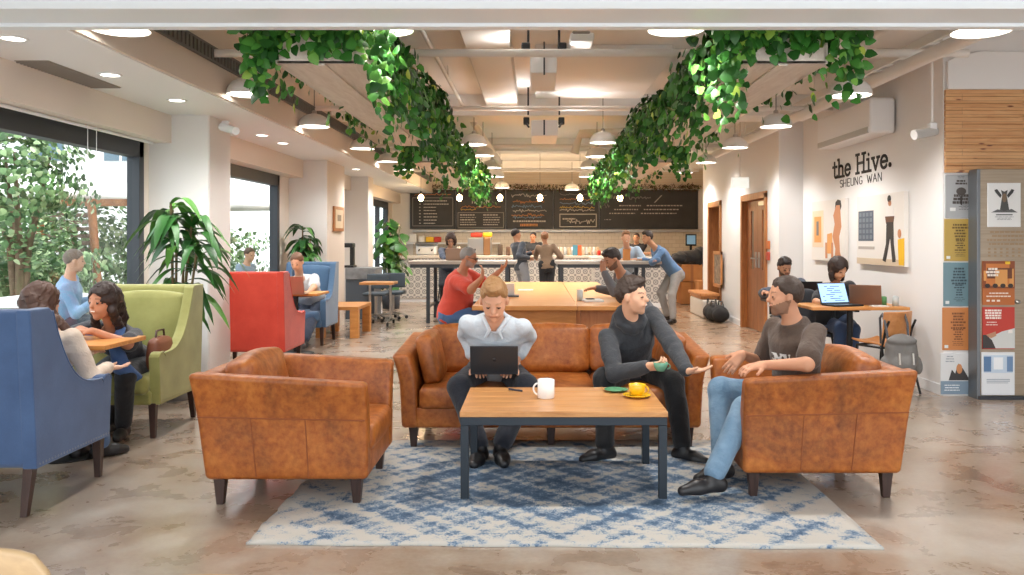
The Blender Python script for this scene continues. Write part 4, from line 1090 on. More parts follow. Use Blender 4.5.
# fan coil boxes with pairs of black spotlights
M_boxg = mat('coil_box', (.78, .77, .75), .5)
for k, (px0, px1, pt, pb_, s, lab) in enumerate(((530, 557, 56, 73, 118, 'white box unit with two black spotlights, nearest under the ceiling'), (531, 558, 120, 136, 82, 'white box unit with two black spotlights, further back'))):
    Y = F/s; t = thing('fan_coil_unit', lab, 'air conditioner', (XA(544, Y), Y, ZA(pb_, Y)), 0, 'ceiling box units')
    mb = MB(); mb.box((XA(px0, Y), Y, ZA(pb_, Y)), (XA(px1, Y), Y+.9, ZA(pt, Y))); mb.build('housing', M_boxg, t, True, .012)
    for sx in (-1, 1):
        x = XA(544+sx*16, Y); mb = MB(); mb.tube([(x, Y+.3, ZA(pb_, Y)+.3), (x, Y+.3, ZC)], .012, 6); mb.build('rod', M_black, t, True)
        mb = MB(); z = ZA(pt-10 if k == 0 else pt, Y); mb.rbox((x+sx*.02, Y+.1, z), (.075, .12, .085), .012); mb.build('spotlight', M_black, t, True)
        ld = bpy.data.lights.new('ceiling_fill', 'SPOT'); ld.energy = 22; ld.color = (1, .98, .96); ld.spot_size = math.radians(165); ld.spot_blend = 1; ld.shadow_soft_size = .15
        lo = bpy.data.objects.new('spotlight_lamp', ld); link(lo); lo.location = (x+sx*.12, Y+.02, z+.02); lo.rotation_euler = Vector((-sx*.6, .25, -1)).to_track_quat('Z', 'Y').to_euler(); lo.parent = t; lo.location = lo.location-t.location  # wide uplight added beside the black spotlight to brighten the ceiling
        mb = MB(); mb.tube([(x+sx*.02, Y+.02, z-.04), (x-sx*.01, Y-.03, z-.09)], .012, 8); mb.build('bracket', M_black, t, True)
    mb = MB(); mb.box((XA(543.4, Y), Y-.012, ZA(pb_-1 if k else pb_+2, Y)), (XA(545, Y), Y, ZA(pt-14 if k == 0 else pt, Y))); mb.build('seam', M_dark, t, True)
t = thing('ceiling_cassette', 'flat white ceiling cassette with dark slot near the beam', 'air conditioner', (XA(582, F/120), F/120, ZA(42, F/120)))
Y = F/120; mb = MB(); mb.rbox((XA(582, Y), Y+.2, ZA(38, Y)), (.2, .5, .07), .02); mb.build('housing', M_boxg, t, True)
mb = MB(); mb.rbox((XA(581, Y), Y+.15, ZA(34, Y)), (.15, .4, .035), .015); mb.build('slot', MATS['vent_dark'], t, True)

# ================= menu boards =================
YBd = YB-.06
M_board = mat('chalkboard', '2f2f30', .55, col2='3b3a3a', scale=3)
chalk = mat('chalk_white', 'c9c4bb', .9); ch_o = mat('chalk_orange', 'c98a55', .9); ch_y = mat('chalk_yellow', 'd4b25a', .9); ch_b = mat('chalk_blue', '7f9cb5', .9); ch_g = mat('chalk_grey', '8d8983', .9)
bounds = [(410, 455.5), (456, 505.5), (506, 553), (553.5, 599), (599.5, 698)]
bl = ['chalkboard with a list of drinks, leftmost over the counter', 'chalkboard with a lettered heading and two columns, second from the left', 'chalkboard with chalk lettering and drawings, in the middle', 'chalkboard with a small framed panel at its foot, fourth from the left', 'widest chalkboard with a script heading and two columns, rightmost']
for i, (a, b_) in enumerate(bounds):
    x0, x1, z0, z1 = on_front(a, 190, b_, 229, YBd)
    t = thing('menu_board', bl[i], 'menu board', ((x0+x1)/2, YBd, z0), 0, 'chalk menu boards over the counter'); r = random.Random(20+i)
    mb = MB(); mb.box((x0, YBd, z0), (x1, YBd+.05, z1)); mb.build('board', M_board, t, True, .004)
    mb = MB(); 
    for q in ((x0, z0, x1, z0+.02), (x0, z1-.02, x1, z1), (x0, z0, x0+.02, z1), (x1-.02, z0, x1, z1)): mb.box((q[0], YBd-.012, q[1]), (q[2], YBd, q[3]))
    mb.build('frame', M_dark, t, True)
    W = x1-x0; Hh = z1-z0
    def to3(u, v, o_): return Vector((x0+W*u, YBd-.003-o_, z0+Hh*v))
    def line(mb, u0, u1, v, hh=.012):
        u = u0
        while u < u1: ww = r.uniform(.02, .07)*1.1/W; w2 = min(ww, u1-u); mb.box((x0+W*u, YBd-.006, z0+Hh*v-hh), (x0+W*(u+w2), YBd-.001, z0+Hh*v+hh)); u += ww+.010
    def scrib(m_, u0, u1, v, am, n=14, wd=.016):
        n = int(n*1.8)
        mb = MB(); pts = [(x0+W*(u0+(u1-u0)*k/n), z0+Hh*(v+am*r.uniform(-1, 1)*(.35 if r.random() < .5 else 1))) for k in range(n+1)]
        stroke_mb(mb, [pts], lambda a_, b2, o_: Vector((a_, YBd-.003-o_, b2)), wd, .003); mb.build('chalk_scribble', m_, t, True)
    def frame(u0, v0, u1, v1, m_, wd=.018):
        mb = MB(); pts = [(x0+W*u0, z0+Hh*v0), (x0+W*u1, z0+Hh*v0), (x0+W*u1, z0+Hh*v1), (x0+W*u0, z0+Hh*v1), (x0+W*u0, z0+Hh*v0)]
        stroke_mb(mb, [pts], lambda a_, b2, o_: Vector((a_, YBd-.003-o_, b2)), wd, .003); mb.build('chalk_border', m_, t, True)
    mb = MB()
    if i == 0:
        for k in range(8): line(mb, .3, r.uniform(.55, .85), .72-k*.082); line(mb, .2, .24, .72-k*.082)
        frame(.06, .08, .94, .8, ch_g); scrib(ch_o, .1, .9, .89, .03)
    elif i == 1:
        for cx in (.08, .55):
            for k in range(5): line(mb, cx, cx+r.uniform(.28, .38), .36-k*.062, .013 if k % 2 == 0 else .007)
        frame(.04, .04, .96, .42, ch_g); scrib(ch_o, .1, .9, .56, .04); scrib(ch_y, .1, .4, .5, .02)
        for k in range(4):
            u = .33+k*.095; stroke_mb(mb, [[(x0+W*u, z0+Hh*.66), (x0+W*u, z0+Hh*.78)], [(x0+W*u, z0+Hh*.78), (x0+W*(u+.05), z0+Hh*(.66 if k % 2 else .78))], [(x0+W*(u+.05), z0+Hh*.66), (x0+W*(u+.05), z0+Hh*.78)]], lambda a_, b2, o_: Vector((a_, YBd-.003-o_, b2)), .022, .003)
    elif i == 2:
        for k, (m_, v) in enumerate(((chalk, .86), (ch_o, .7), (ch_b, .58), (chalk, .47), (ch_o, .36), (ch_b, .3))): scrib(m_, .12+.03*(k % 2), .86-.05*(k % 3), v, .045, 22, .02)
        line(mb, .15, .85, .2, .02); mb2 = MB(); line(mb2, .3, .68, .1, .03); mb2.build('chalk_text', ch_o, t, True)
    elif i == 3:
        for k, (m_, v) in enumerate(((ch_g, .88), (ch_o, .76), (ch_b, .66), (ch_y, .55), (chalk, .48))): scrib(m_, .14, .9, v, .04, 20, .018)
        frame(.14, .06, .94, .38, chalk, .025); line(mb, .2, .48, .26, .02); scrib(chalk, .3, .9, .19, .06, 18, .02)
    else:
        scrib(ch_g, .3, .52, .8, .05, 20, .02); stroke_mb(mb, [[(x0+W*.56, z0+Hh*.68), (x0+W*.63, z0+Hh*.86)]], lambda a_, b2, o_: Vector((a_, YBd-.003-o_, b2)), .02, .003)
        scrib(ch_g, .03, .16, .84, .07, 14, .016); scrib(ch_g, .03, .1, .6, .08, 10, .012)
        for k in range(3): line(mb, .2-.05*k, .42-.03*k, .6-k*.1, .014); line(mb, .48-.03*k, .84-.03*k, .6-k*.1, .014)
        line(mb, .05, .12, .24, .008)
    mb.build('chalk_text', chalk, t, True)
# dried moss garland along the top of the boards
def np_leaves(C, N, size, tmpl, faces, seed, roll=True):
    """C centres, N outward directions; returns mesh data"""
    r = np.random.RandomState(seed); n = len(C); N = N/np.linalg.norm(N, axis=1, keepdims=True)
    t = r.normal(size=(n, 3)); t -= (t*N).sum(1, keepdims=True)*N; t /= np.linalg.norm(t, axis=1, keepdims=True); b_ = np.cross(N, t)
    sz = size*(.65+.6*r.rand(n))
    V = C[:, None, :]+sz[:, None, None]*(tmpl[None, :, 0, None]*b_[:, None]+tmpl[None, :, 1, None]*t[:, None]+tmpl[None, :, 2, None]*N[:, None])
    f = np.array(faces)[None]+(np.arange(n)*len(tmpl))[:, None, None]
    return V.reshape(-1, 3), f.reshape(-1, len(faces[0]))
LEAF = np.array([(0, 0, 0), (0, .5, .07), (0, 1.0, -.10), (-.34, .05, .0), (-.40, .42, -.04), (-.2, .8, -.05), (.34, .05, .0), (.40, .42, -.04), (.2, .8, -.05)])
LF = [(0, 1, 4, 3), (1, 2, 5, 4), (0, 6, 7, 1), (1, 7, 8, 2)]
BLADE = np.array([(-.5, 0, 0), (.5, 0, 0), (.12, 3, .3), (-.12, 3, .3)]); BF = [(0, 1, 2, 3)]
def leaf_mat(name, stops, rough=.4, trans=.25):
    m, nt, b = new_mat(name); g = nt.nodes.new('ShaderNodeNewGeometry')
    nt.links.new(ramp(nt, g.outputs['Random Per Island'], stops), b.inputs['Base Color']); b.inputs['Roughness'].default_value = rough
    b.inputs['Specular IOR Level'].default_value = .4
    return m
M_leaf = leaf_mat('pothos_leaf', [(0, '1c451a'), (.4, '2f6a24'), (.8, '488432'), (.965, '6ea03e'), (1, 'b4c64e')])
M_leafd = leaf_mat('dark_leaf', [(0, '1f4a22'), (.5, '33692c'), (1, '5d8f3c')])
M_moss = leaf_mat('dried_moss', [(0, '4a3020'), (.5, '6b452a'), (.8, '3f4a26'), (1, '55702e')], .9)
r_ = np.random.RandomState(4)
n = 2200; C = np.stack([r_.uniform(-3.2, 4.3, n), YBd-.13+r_.uniform(-.1, .08, n), 2.72+r_.uniform(-.05, .11, n)**1.0], 1); N = r_.normal(size=(n, 3)); 
V, f = np_leaves(C, N, .022, BLADE, BF, 3)
o = bpy.data.objects.new('moss_garland', np_mesh('moss_garland', V, f, smooth=False)); o.data.materials.append(M_moss); link(o); tag(o, 'brown and green dried moss along the top of the menu boards', 'garland', kind='stuff')
# white shelf strip lit under the boards, subway tiles
m, nt, b = new_mat('white_tiles'); br = nt.nodes.new('ShaderNodeTexBrick'); nt.links.new(coords(nt, 'Object', (1, 1, 1), (PI/2, 0, 0)), br.inputs[0])
br.inputs['Scale'].default_value = 1; br.inputs['Brick Width'].default_value = .2; br.inputs['Row Height'].default_value = .1; br.inputs['Mortar Size'].default_value = .004
br.inputs['Color1'].default_value = (*srgb('e6dccd'), 1); br.inputs['Color2'].default_value = (*srgb('ded2c0'), 1); br.inputs['Mortar'].default_value = (*srgb('c2b6a4'), 1)
nt.links.new(br.outputs[0], b.inputs['Base Color']); b.inputs['Roughness'].default_value = .25
mb = MB(); mb.box((-3.2, YB-.012, .9), (4.7, YB, 1.68)); struct(mb.build('wall_tiles', m), 'glossy cream subway tiles behind the counter')
mb = MB(); mb.box((-3.2, YBd-.1, 1.60), (4.3, YBd+.04, 1.66)); o = mb.build('wall_shelf', mat('shelf_steel', 'b9bcc0', .35, .4), bevel=.004, loc=(0, YBd, 1.6)); tag(o, 'long narrow steel shelf under the menu boards', 'shelf')
# ================= counter =================
YC = F/44.2
m, nt, b = new_mat('patterned_tiles')
tc = nt.nodes.new('ShaderNodeTexCoord'); s_ = nt.nodes.new('ShaderNodeSeparateXYZ'); nt.links.new(tc.outputs['Object'], s_.inputs[0])
u = mth(nt, 'ABSOLUTE', mth(nt, 'SUBTRACT', mth(nt, 'FRACT', mth(nt, 'MULTIPLY', mth(nt, 'ADD', s_.outputs[0], s_.outputs[1]), 6.6)), .5)); v2 = mth(nt, 'ABSOLUTE', mth(nt, 'SUBTRACT', mth(nt, 'FRACT', mth(nt, 'MULTIPLY', s_.outputs[2], 6.6)), .5))
d_ = mth(nt, 'ADD', u, v2); rad = mth(nt, 'SQRT', mth(nt, 'ADD', mth(nt, 'MULTIPLY', u, u), mth(nt, 'MULTIPLY', v2, v2)))
a1 = mth(nt, 'LESS_THAN', mth(nt, 'ABSOLUTE', mth(nt, 'SUBTRACT', rad, .3)), .075); a2 = mth(nt, 'LESS_THAN', rad, .12); a3 = mth(nt, 'GREATER_THAN', d_, .8)
a4 = mth(nt, 'LESS_THAN', mth(nt, 'ABSOLUTE', mth(nt, 'SUBTRACT', u, v2)), .03)
nt.links.new(mixc(nt, mth(nt, 'MULTIPLY', mth(nt, 'MAXIMUM', mth(nt, 'MAXIMUM', a1, a2), mth(nt, 'MAXIMUM', a3, a4)), .68), 'cfcbc4', '5f6064'), b.inputs['Base Color']); b.inputs['Roughness'].default_value = .4
t = thing('service_counter', 'long white topped counter clad in black and white patterned tiles', 'counter', (0, YC, 0))
xa, xb = XA(386, YC), XA(600, YC); M_pt = m
mb = MB(); mb.box((xa, YC, .08), (xb, YC+.7, .98)); mb.build('tiled_front', m, t, True)
mb = MB(); mb.box((xa-.05, YC-.06, .98), (xb+.05, YC+.75, 1.04)); mb.build('worktop', mat('pale_top', 'd6cdc2', .35), t, True, .005)
mb = MB(); mb.box((xa, YC+.03, 0), (xb, YC+.7, .08)); mb.build('plinth', M_white, t, True)
YC2 = F/48.5
t = thing('service_counter', 'nearer end block of the counter with patterned tiles behind the leaning man', 'counter', (XA(630, YC2), YC2, 0))
mb = MB(); mb.box((XA(595, YC2), YC2, .10), (XA(668, YC2), YC2+1.1, .98)); mb.build('tiled_front', m, t, True)
mb = MB(); mb.box((XA(592, YC2), YC2-.04, .98), (XA(671, YC2), YC2+1.15, 1.04)); mb.build('worktop', MATS['pale_top'], t, True, .005)
mb = MB(); mb.box((XA(595, YC2), YC2-.02, 0), (XA(668, YC2), YC2+1.1, .10)); mb.build('plinth', M_white, t, True)
# back bar shelf
mb = MB(); mb.box((-3.1, YB-.55, .0), (4.6, YB-.02, .92)); mb.box((-3.12, YB-.6, .92), (4.62, YB-.02, .97)); o = mb.build('back_counter', mat('back_counter_grey', 'cfc5b8', .5), loc=(.7, YB, 0)); tag(o, 'pale back counter against the tiled wall', 'counter')
# ================= hanging planters =================
def planter(label, xc, y0, y1, zb, zw, seed, side, nleaf, wood_c):
    """long trough on cords; foliage spills over the sides. side = sign of the side nearer the room axis"""
    W = .26; t = thing('hanging_planter', label, 'planter', (xc, (y0+y1)/2, zb))
    mb = MB(); mb.box((xc-W, y0, zb), (xc+W, y1, zb+.02))
    for k in (-1, 1): mb.box((xc+k*W-.012, y0, zb), (xc+k*W+.012, y1, zb+.2))
    mb.box((xc-W, y0, zb), (xc+W, y0+.02, zb+.2)); mb.box((xc-W, y1-.02, zb), (xc+W, y1, zb+.2)); mb.box((xc-.03, y0, zb-.012), (xc+.03, y1, zb))
    mb.build('trough', wood_c, t, True, .004)
    for yy in (y0+.3, (y0+y1)/2, y1-.3):
        mb = MB(); mb.tube([(xc, yy, zb+.1), (xc, yy, ZC)], .006, 6); mb.build('cord', M_dark, t, True)
    r = np.random.RandomState(seed); L = y1-y0; C = []; N = []
    # mounded top
    n = nleaf; yy = r.uniform(y0-.15, y1+.1, n); th = r.uniform(-.25, PI+.25, n); ph = np.sin(yy*3.1+seed)*.06
    R = .33+.08*np.sin(yy*2.3+seed*1.7)+r.uniform(-.12, .05, n)+ph
    C.append(np.stack([xc+R*np.cos(th)*1.0, yy, zb+.14+R*np.sin(th)*.85], 1)); N.append(np.stack([np.cos(th), r.normal(0, .4, n), np.sin(th)], 1))
    # curtains of vines over both long sides and the near end
    def vines(m, xf, drop, dens, k0):
        for i in range(m):
            y = r.uniform(y0-.1, y1+.1); x = xf(r); dl = drop*(.35+.65*abs(math.sin(y*2.7+k0+seed)))*r.uniform(.5, 1.15)
            q = max(3, int(dl*dens)); z = zb+.2-np.linspace(0, dl, q); j = r.normal(0, .035, (q, 2))
            sx = math.copysign(1, x-xc)
            C.append(np.stack([x+j[:, 0]+.05*np.sin(z*7+i)*sx, y+j[:, 1]+.04*np.sin(z*9+i), z], 1)); N.append(np.stack([np.full(q, sx*.8)+r.normal(0, .35, q), r.normal(-.3, .5, q), r.uniform(-.1, .5, q)], 1))
    vines(int(L*24), lambda r: xc+side*(W+r.uniform(.0, .18)), .55, 26, 0)
    vines(int(L*6), lambda r: xc-side*(W+r.uniform(.0, .14)), .42, 17, 1)
    for i in range(52):
        x = xc+r.uniform(-.44, .46); dl = r.uniform(.05, .30)*(1.5 if abs(x-xc) > .3 else .6); q = int(dl*30)+2; z = zb+.2-np.linspace(0, dl, q)
        C.append(np.stack([x+r.normal(0, .03, q), y0-.05+r.normal(0, .06, q), z], 1)); N.append(np.stack([r.normal(0, .4, q), np.full(q, -.9), r.uniform(0, .5, q)], 1))
    C = np.concatenate(C); N = np.concatenate(N); ok = C[:, 2] < ZC-.03; C = C[ok]; N = N[ok]
    V, f = np_leaves(C, N+.001, .072, LEAF, LF, seed)
    o = bpy.data.objects.new('foliage', np_mesh('foliage', V, f)); o.data.materials.append(M_leaf); link(o, t)
    me = o.data; co = np.empty(len(me.vertices)*3, np.float32); me.vertices.foreach_get('co', co); co = co.reshape(-1, 3)-np.array(t.location, np.float32); me.vertices.foreach_set('co', co.ravel()); me.update()
    return t
M_trough = wood_mat('whitewashed_trough', 'cfc4b6', 'e6ded3', (8, 1.2, 8), 2, .6)
planter('large hanging planter full of trailing green vines, nearest on the window side', -1.30, 5.2, 9.8, H+1.06, .3, 1, 1, 4200, M_trough)
planter('smaller hanging planter of trailing vines, behind the large one on the window side', -1.30, 11.0, 16.5, H+.98, .3, 2, 1, 3000, M_trough)
planter('large hanging planter full of trailing green vines, nearest on the lettered wall side', 1.50, 5.2, 9.8, H+1.06, .3, 3, -1, 4200, M_trough)
planter('smaller hanging planter of trailing vines, behind the large one on the lettered wall side', 1.48, 11.0, 16.5, H+.98, .3, 4, -1, 3000, M_trough)

# ================= floor plants =================
def arching_plant(name, label, c, nst, spread, h, seed, lw=.045, pot=None, ll=.45, pot_r=.16, pot_h=.4):
    """stems with long arching leaves"""
    t = thing(name, label, 'plant', c); r = random.Random(seed)
    mb = MB(); mb.lathe([(.001, 0), (pot_r*.8, 0), (pot_r, pot_h), (pot_r-.015, pot_h), (pot_r-.02, pot_h-.05), (.001, pot_h-.05)], n=24); mb.build('pot', pot or mat('grey_pot', '8a8d90', .5), t)
    st = MB(); V = []; Fq = []
    for i in range(nst):
        a = r.uniform(0, 2*PI); x, y = math.cos(a)*r.uniform(.0, .1), math.sin(a)*r.uniform(0, .1); hh = h*r.uniform(.5, .95)
        tx, ty = x+math.cos(a)*spread*.25*r.random(), y+math.sin(a)*spread*.25*r.random(); st.tube([(x, y, pot_h-.06), (tx, ty, hh)], .011, 6)
        for k in range(r.randint(9, 13)):
            b_ = r.uniform(0, 2*PI); u0 = Vector((tx, ty, hh-r.uniform(0, .28))); L = ll*r.uniform(.65, 1.1); d = Vector((math.cos(b_), math.sin(b_), 0)); up = r.uniform(.3, 1.0); w_ = lw*r.uniform(.8, 1.2)
            side = Vector((-d.y, d.x, 0)); b0 = len(V); n = 7
            for j in range(n+1):
                q = j/n; p = u0+d*L*(q*.85)+Vector((0, 0, L*(up*q-1.15*q*q*(.6+up*.5)))); ww = w_*(math.sin(PI*min(1, q*.93+.07))**.7)
                V += [p-side*ww+Vector((0, 0, .3*ww)), p, p+side*ww+Vector((0, 0, .3*ww))]
            for j in range(n):
                o = b0+j*3; Fq += [(o, o+1, o+4, o+3), (o+1, o+2, o+5, o+4)]
    st.build('stem', mat('stem_brown', '7b6a4a', .8), t)
    o = bpy.data.objects.new('foliage', np_mesh('foliage', [tuple(v) for v in V], Fq)); o.data.materials.append(M_leafd); link(o, t)
    return t
arching_plant('potted_dracaena', 'leafy green plant with drooping leaves behind the green wing chair, beside the first column', (-3.2, 7.6, 0), 8, .8, 1.98, 3, .042, ll=.52)
arching_plant('potted_dracaena', 'leafy green plant behind the grey blue wing chair', (-3.40, 12.6, 0), 9, .3, 1.7, 8, .045, ll=.32, pot_r=.14)
# climbing split-leaf plants by the counter
def big_leaf_plant(label, c, h, n, seed, pot_m, ls=.16):
    t = thing('potted_philodendron', label, 'plant', c); r = np.random.RandomState(seed)
    mb = MB(); mb.lathe([(.001, 0), (.17, 0), (.2, .36), (.18, .36), (.17, .31), (.001, .31)], n=20); mb.build('pot', pot_m, t)
    mb = MB(); C = []; N = []
    for i in range(n):
        a = r.uniform(0, 2*PI); hh = .4+(h-.4)*r.rand()**.8; rr = r.uniform(.1, .48)*(1.1-.5*hh/h); p = np.array([math.cos(a)*rr, math.sin(a)*rr, hh]); C.append(p); N.append([math.cos(a), math.sin(a)-.3, .7])
        mb.tube([(0, 0, .3), (p[0]*.4, p[1]*.4, hh*.7), tuple(p)], .005, 5)
    mb.build('stem', mat('stem_green', '5b7f3c', .6), t)
    V, f = np_leaves(np.array(C), np.array(N), ls, LEAF, LF, seed); o = bpy.data.objects.new('foliage', np_mesh('foliage', V, f)); o.data.materials.append(M_leaf); link(o, t)
    return t
gp = G(390, 305); big_leaf_plant('tall broad-leaved plant in a dark pot at the left end of the counter', (XA(391, 17.6), 17.6, 0), 1.7, 90, 5, mat('navy_pot', '3a4452', .5), .22)
# ================= outside the windows =================
mb = MB(); mb.box((-30, -3, -.12), (-3.86, 34, -.02)); struct(mb.build('ground', mat('terrace_paving', 'b9b4ac', .8, col2='a59f95', scale=2)), 'pale paved terrace outside')
M_sunwhite = mat('white_render', (.86, .87, .88), .8)
t = thing('white_building', 'bright white building with small windows beyond the garden', 'building', (-16, 26, 0))
mb = MB(); mb.box((-24, 24, 0), (-9.5, 34, 14)); mb.build('wall', M_sunwhite, t, True)
M_pane = mat('far_glass', '5d7482', .2)
for i in range(6):
    for j in range(4):
        x = -22.5+i*2.1; z = 3.6+j*2.3; mb = MB(); mb.box((x, 23.94, z), (x+.95, 24, z+1.3)); w_ = mb.build('window', M_pane, t, True)
        mb = MB(); mb.box((x+.44, 23.91, z), (x+.5, 23.95, z+1.3)); mb.box((x, 23.91, z+.8), (x+.95, 23.95, z+.85)); mb.build('mullion', M_sunwhite, w_, True)
M_hedge = leaf_mat('hedge_leaf', [(0, '34502f'), (.4, '587a4c'), (.8, '86a271'), (1, 'b9cba0')], .5)
def leafy(name, label, cat, c, rad, n, seed, size=.13, trunk=None, kind=None, m_=None):
    r = np.random.RandomState(seed); t = thing(name, label, cat, (c[0], c[1], 0))
    D = r.normal(size=(n, 3)); D /= np.linalg.norm(D, axis=1, keepdims=True); lump = 1+.22*np.sin(D[:, 0]*7+seed)+.18*np.sin(D[:, 2]*9+seed*2)
    C = D*(np.array(rad)*(r.uniform(.45, 1, n)[:, None]**.5))*lump[:, None]+np.array([0, 0, c[2]]); C[:, 2] = np.maximum(C[:, 2], .05)
    V, f = np_leaves(C, D+r.normal(0, .3, (n, 3)), size, LEAF, LF, seed)
    o = bpy.data.objects.new('foliage', np_mesh('foliage', V, f)); o.data.materials.append(m_ or M_hedge); link(o, t)
    mb = MB()
    for k in range(5): a = k*1.3; mb.tube([(0, 0, 0), (.1*math.cos(a), .1*math.sin(a), c[2]*.6), (rad[0]*.5*math.cos(a), rad[1]*.5*math.sin(a), c[2]+rad[2]*.3)], [.06, .045, .015], 7)
    mb.build('trunk', mat('bark', '6e5c4a', .9), t)
    return t
# seen through the wide window
leafy('garden_tree', 'loose green tree outside the left part of the wide window', 'tree', (-6.35, 10.6, 2.15), (.75, .9, 1.0), 3000, 11, .075)
leafy('garden_shrub', 'broad green shrub outside behind the man in denim', 'shrub', (-7.4, 12.4, .9), (1.2, 1.0, .8), 3000, 12, .085)
leafy('garden_shrub', 'pale green shrub outside near the frame of the wide window', 'shrub', (-8.8, 16.5, 1.0), (1.6, 1.2, .95), 3600, 13, .10)
leafy('garden_shrub', 'low shrub outside at the left edge of the wide window', 'shrub', (-6.95, 11.3, .7), (.9, .7, .65), 2400, 14, .08)
leafy('garden_shrub', 'tall shrub outside seen through the second window', 'shrub', (-8.2, 20.5, 1.0), (1.6, 1.4, .9), 3200, 15, .10)
leafy('garden_shrub', 'low shrub outside the second window', 'shrub', (-5.8, 15.6, .5), (.6, .9, .5), 1400, 16, .08)
# timber pergola with trellis
M_cedar = wood_mat('pergola_timber', '7a4a2a', '9c6840', (3, 3, 3), 3, .6); Yg = 13.4
t = thing('timber_pergola', 'brown timber pergola with a leaning post and slatted screen outside', 'pergola', (-7.4, Yg, 0))
mb = MB(); mb.box((XA(45, Yg), Yg, ZA(206, Yg)), (XA(140, Yg), Yg+.12, ZA(199, Yg))); mb.build('beam', M_cedar, t, True)
mb = MB(); a = Vector((XA(101, Yg), Yg, 0)); b_ = Vector((XA(91, Yg), Yg, ZA(199, Yg))); mb.tube([a, b_], .07, 4); mb.build('post', M_cedar, t, True)
mb = MB(); a = Vector((XA(40, Yg), Yg, 0)); b_ = Vector((XA(40, Yg), Yg, ZA(206, Yg))); mb.tube([a, b_], .07, 4); mb.build('post', M_cedar, t, True)
mb = MB()
for k in range(6): z = ZA(215+k*7, Yg); mb.box((XA(40, Yg), Yg+.02, z-.03), (XA(90, Yg), Yg+.06, z+.03))
mb.build('screen', wood_mat('screen_timber', '5d4a3d', '80695a', (3, 3, 3), 3, .7), t, True)
# white garden parasols
M_canvasw = mat('parasol_canvas', (.88, .88, .86), .8)
for i, (x, y, z, r0, lab) in enumerate(((-8.3, 15.0, 2.2, 1.9, 'large white parasol outside above the shrubs'), (-7.0, 18.6, 2.2, 1.4, 'white parasol outside the second window'))):
    t = thing('garden_parasol', lab, 'parasol', (x, y, 0), 0, 'white parasols outside')
    mb = MB(); mb.lathe([(.02, z+.55), (r0*.5, z+.28), (r0, z), (r0, z-.14), (r0-.01, z-.14), (r0-.02, z), (r0*.5, z+.26), (.02, z+.53)], n=8); mb.build('canopy', M_canvasw, t)
    mb = MB(); mb.tube([(0, 0, 0), (0, 0, z+.5)], .03, 8); mb.build('pole', M_steel, t)
# terrace furniture glimpsed through the glass
for i, (x, y) in enumerate(((-5.6, 9.6), (-5.4, 14.5))):
    t = thing('terrace_table', 'white terrace table outside the %s window' % ['wide', 'second'][i], 'table', (x, y, 0))
    mb = MB(); mb.box((-.45, -.9, .72), (.45, .9, .76)); mb.build('tabletop', M_white, t)
    for sx, sy in ((-.4, -.8), (.4, -.8), (-.4, .8), (.4, .8)): mb = MB(); mb.tube([(sx, sy, 0), (sx, sy, .72)], .02, 6); mb.build('leg', M_white, t)
mb = MB(); mb.box((XL-.0, 3.8, .44), (XL+.22, 8.15, .47)); o = struct(mb.build('sill_1', M_white, bevel=.004))
# ================= things along the back =================
def cyl(name, label, cat, x, y, z, r, h, m_, prof=None, group=None):
    mb = MB(); mb.lathe(prof or [(.001, 0), (r, 0), (r, h*.9), (r*.7, h), (.001, h)], n=14); o = mb.build(name, m_, loc=None); o.location = (x, y, z); return tag(o, label, cat, group)
# urns and boxes on the counter at the window end; positions from left to right along the worktop
Yt = YC+.35; zt = 1.04
def zy(py, Y): return ZA(py, Y)
# shelf with bags under the first board
Ysf = YB-.28
mb = MB(); mb.box((XA(406, Ysf), Ysf-.15, zy(244, Ysf)), (XA(500, Ysf), Ysf+.2, zy(242.5, Ysf))); o = mb.build('wall_shelf', M_white, loc=(XA(450, Ysf), Ysf, zy(243, Ysf))); tag(o, 'short white shelf with coloured boxes under the first menu board', 'shelf')
items = [(410, 417, 234, 'white_box', 'e9e6df', 'white paper box at the window end of the short shelf'), (419, 425, 236, 'white_box', 'e2ded6', 'second white paper box on the short shelf'), (426, 434, 237, 'yellow_box', 'e9b92a', 'yellow box on the short shelf'), (434.5, 441, 237, 'red_box', 'c8402e', 'red box on the short shelf beside the yellow one'),
         (471, 482, 234.5, 'red_box', 'd0432f', 'red box on top of the steel machine'), (483, 492, 234.5, 'yellow_box', 'e6bd2b', 'yellow box on top of the steel machine')]
for a, b_, pt, nm, c_, lab in items:
    yy_ = Ysf if a < 460 else Yt+.62; x0, x1 = XA(a, yy_), XA(b_, yy_); zb = zy(242.5, yy_)+.012 if a < 460 else zt+.426; zz_ = zy(pt, yy_) if a < 460 else zb+.10
    mb = MB(); mb.rbox(((x0+x1)/2, yy_, (zb+zz_)/2), (x1-x0, .18, zz_-zb), .015, .01, 2); o = mb.build(nm, mat('card_'+c_, c_, .6), loc=((x0+x1)/2, yy_, zb)); tag(o, lab, 'box')
# coffee machine / steel urns
t = thing('espresso_machine', 'steel and white coffee machine on the counter before the first board', 'coffee machine', (XA(427, Yt+.6), Yt+.6, zt))
x = XA(427, Yt+.6)
mb = MB(); mb.rbox((x, Yt+.6, zt+.12), (.46, .4, .24), .05); mb.build('body', mat('machine_white', 'dfe2e4', .3), t, True)
mb = MB(); mb.rbox((x, Yt+.55, zt+.265), (.5, .44, .06), .02); mb.build('top_tray', mat('machine_dark', '5a6066', .4), t, True)
for sx in (-.15, .15): mb = MB(); mb.tube([(x+sx, Yt+.38, zt+.13), (x+sx, Yt+.28, zt+.11)], .02, 8); mb.build('group_handle', M_black, t, True)
t = thing('steel_water_boiler', 'tall steel boiler machine behind the man in red', 'boiler', (XA(480, Yt+.6), Yt+.6, zt)); x = XA(480, Yt+.6)
mb = MB(); mb.rbox((x, Yt+.6, zt+.21), (.56, .4, .42), .03); mb.build('body', M_steel, t, True)
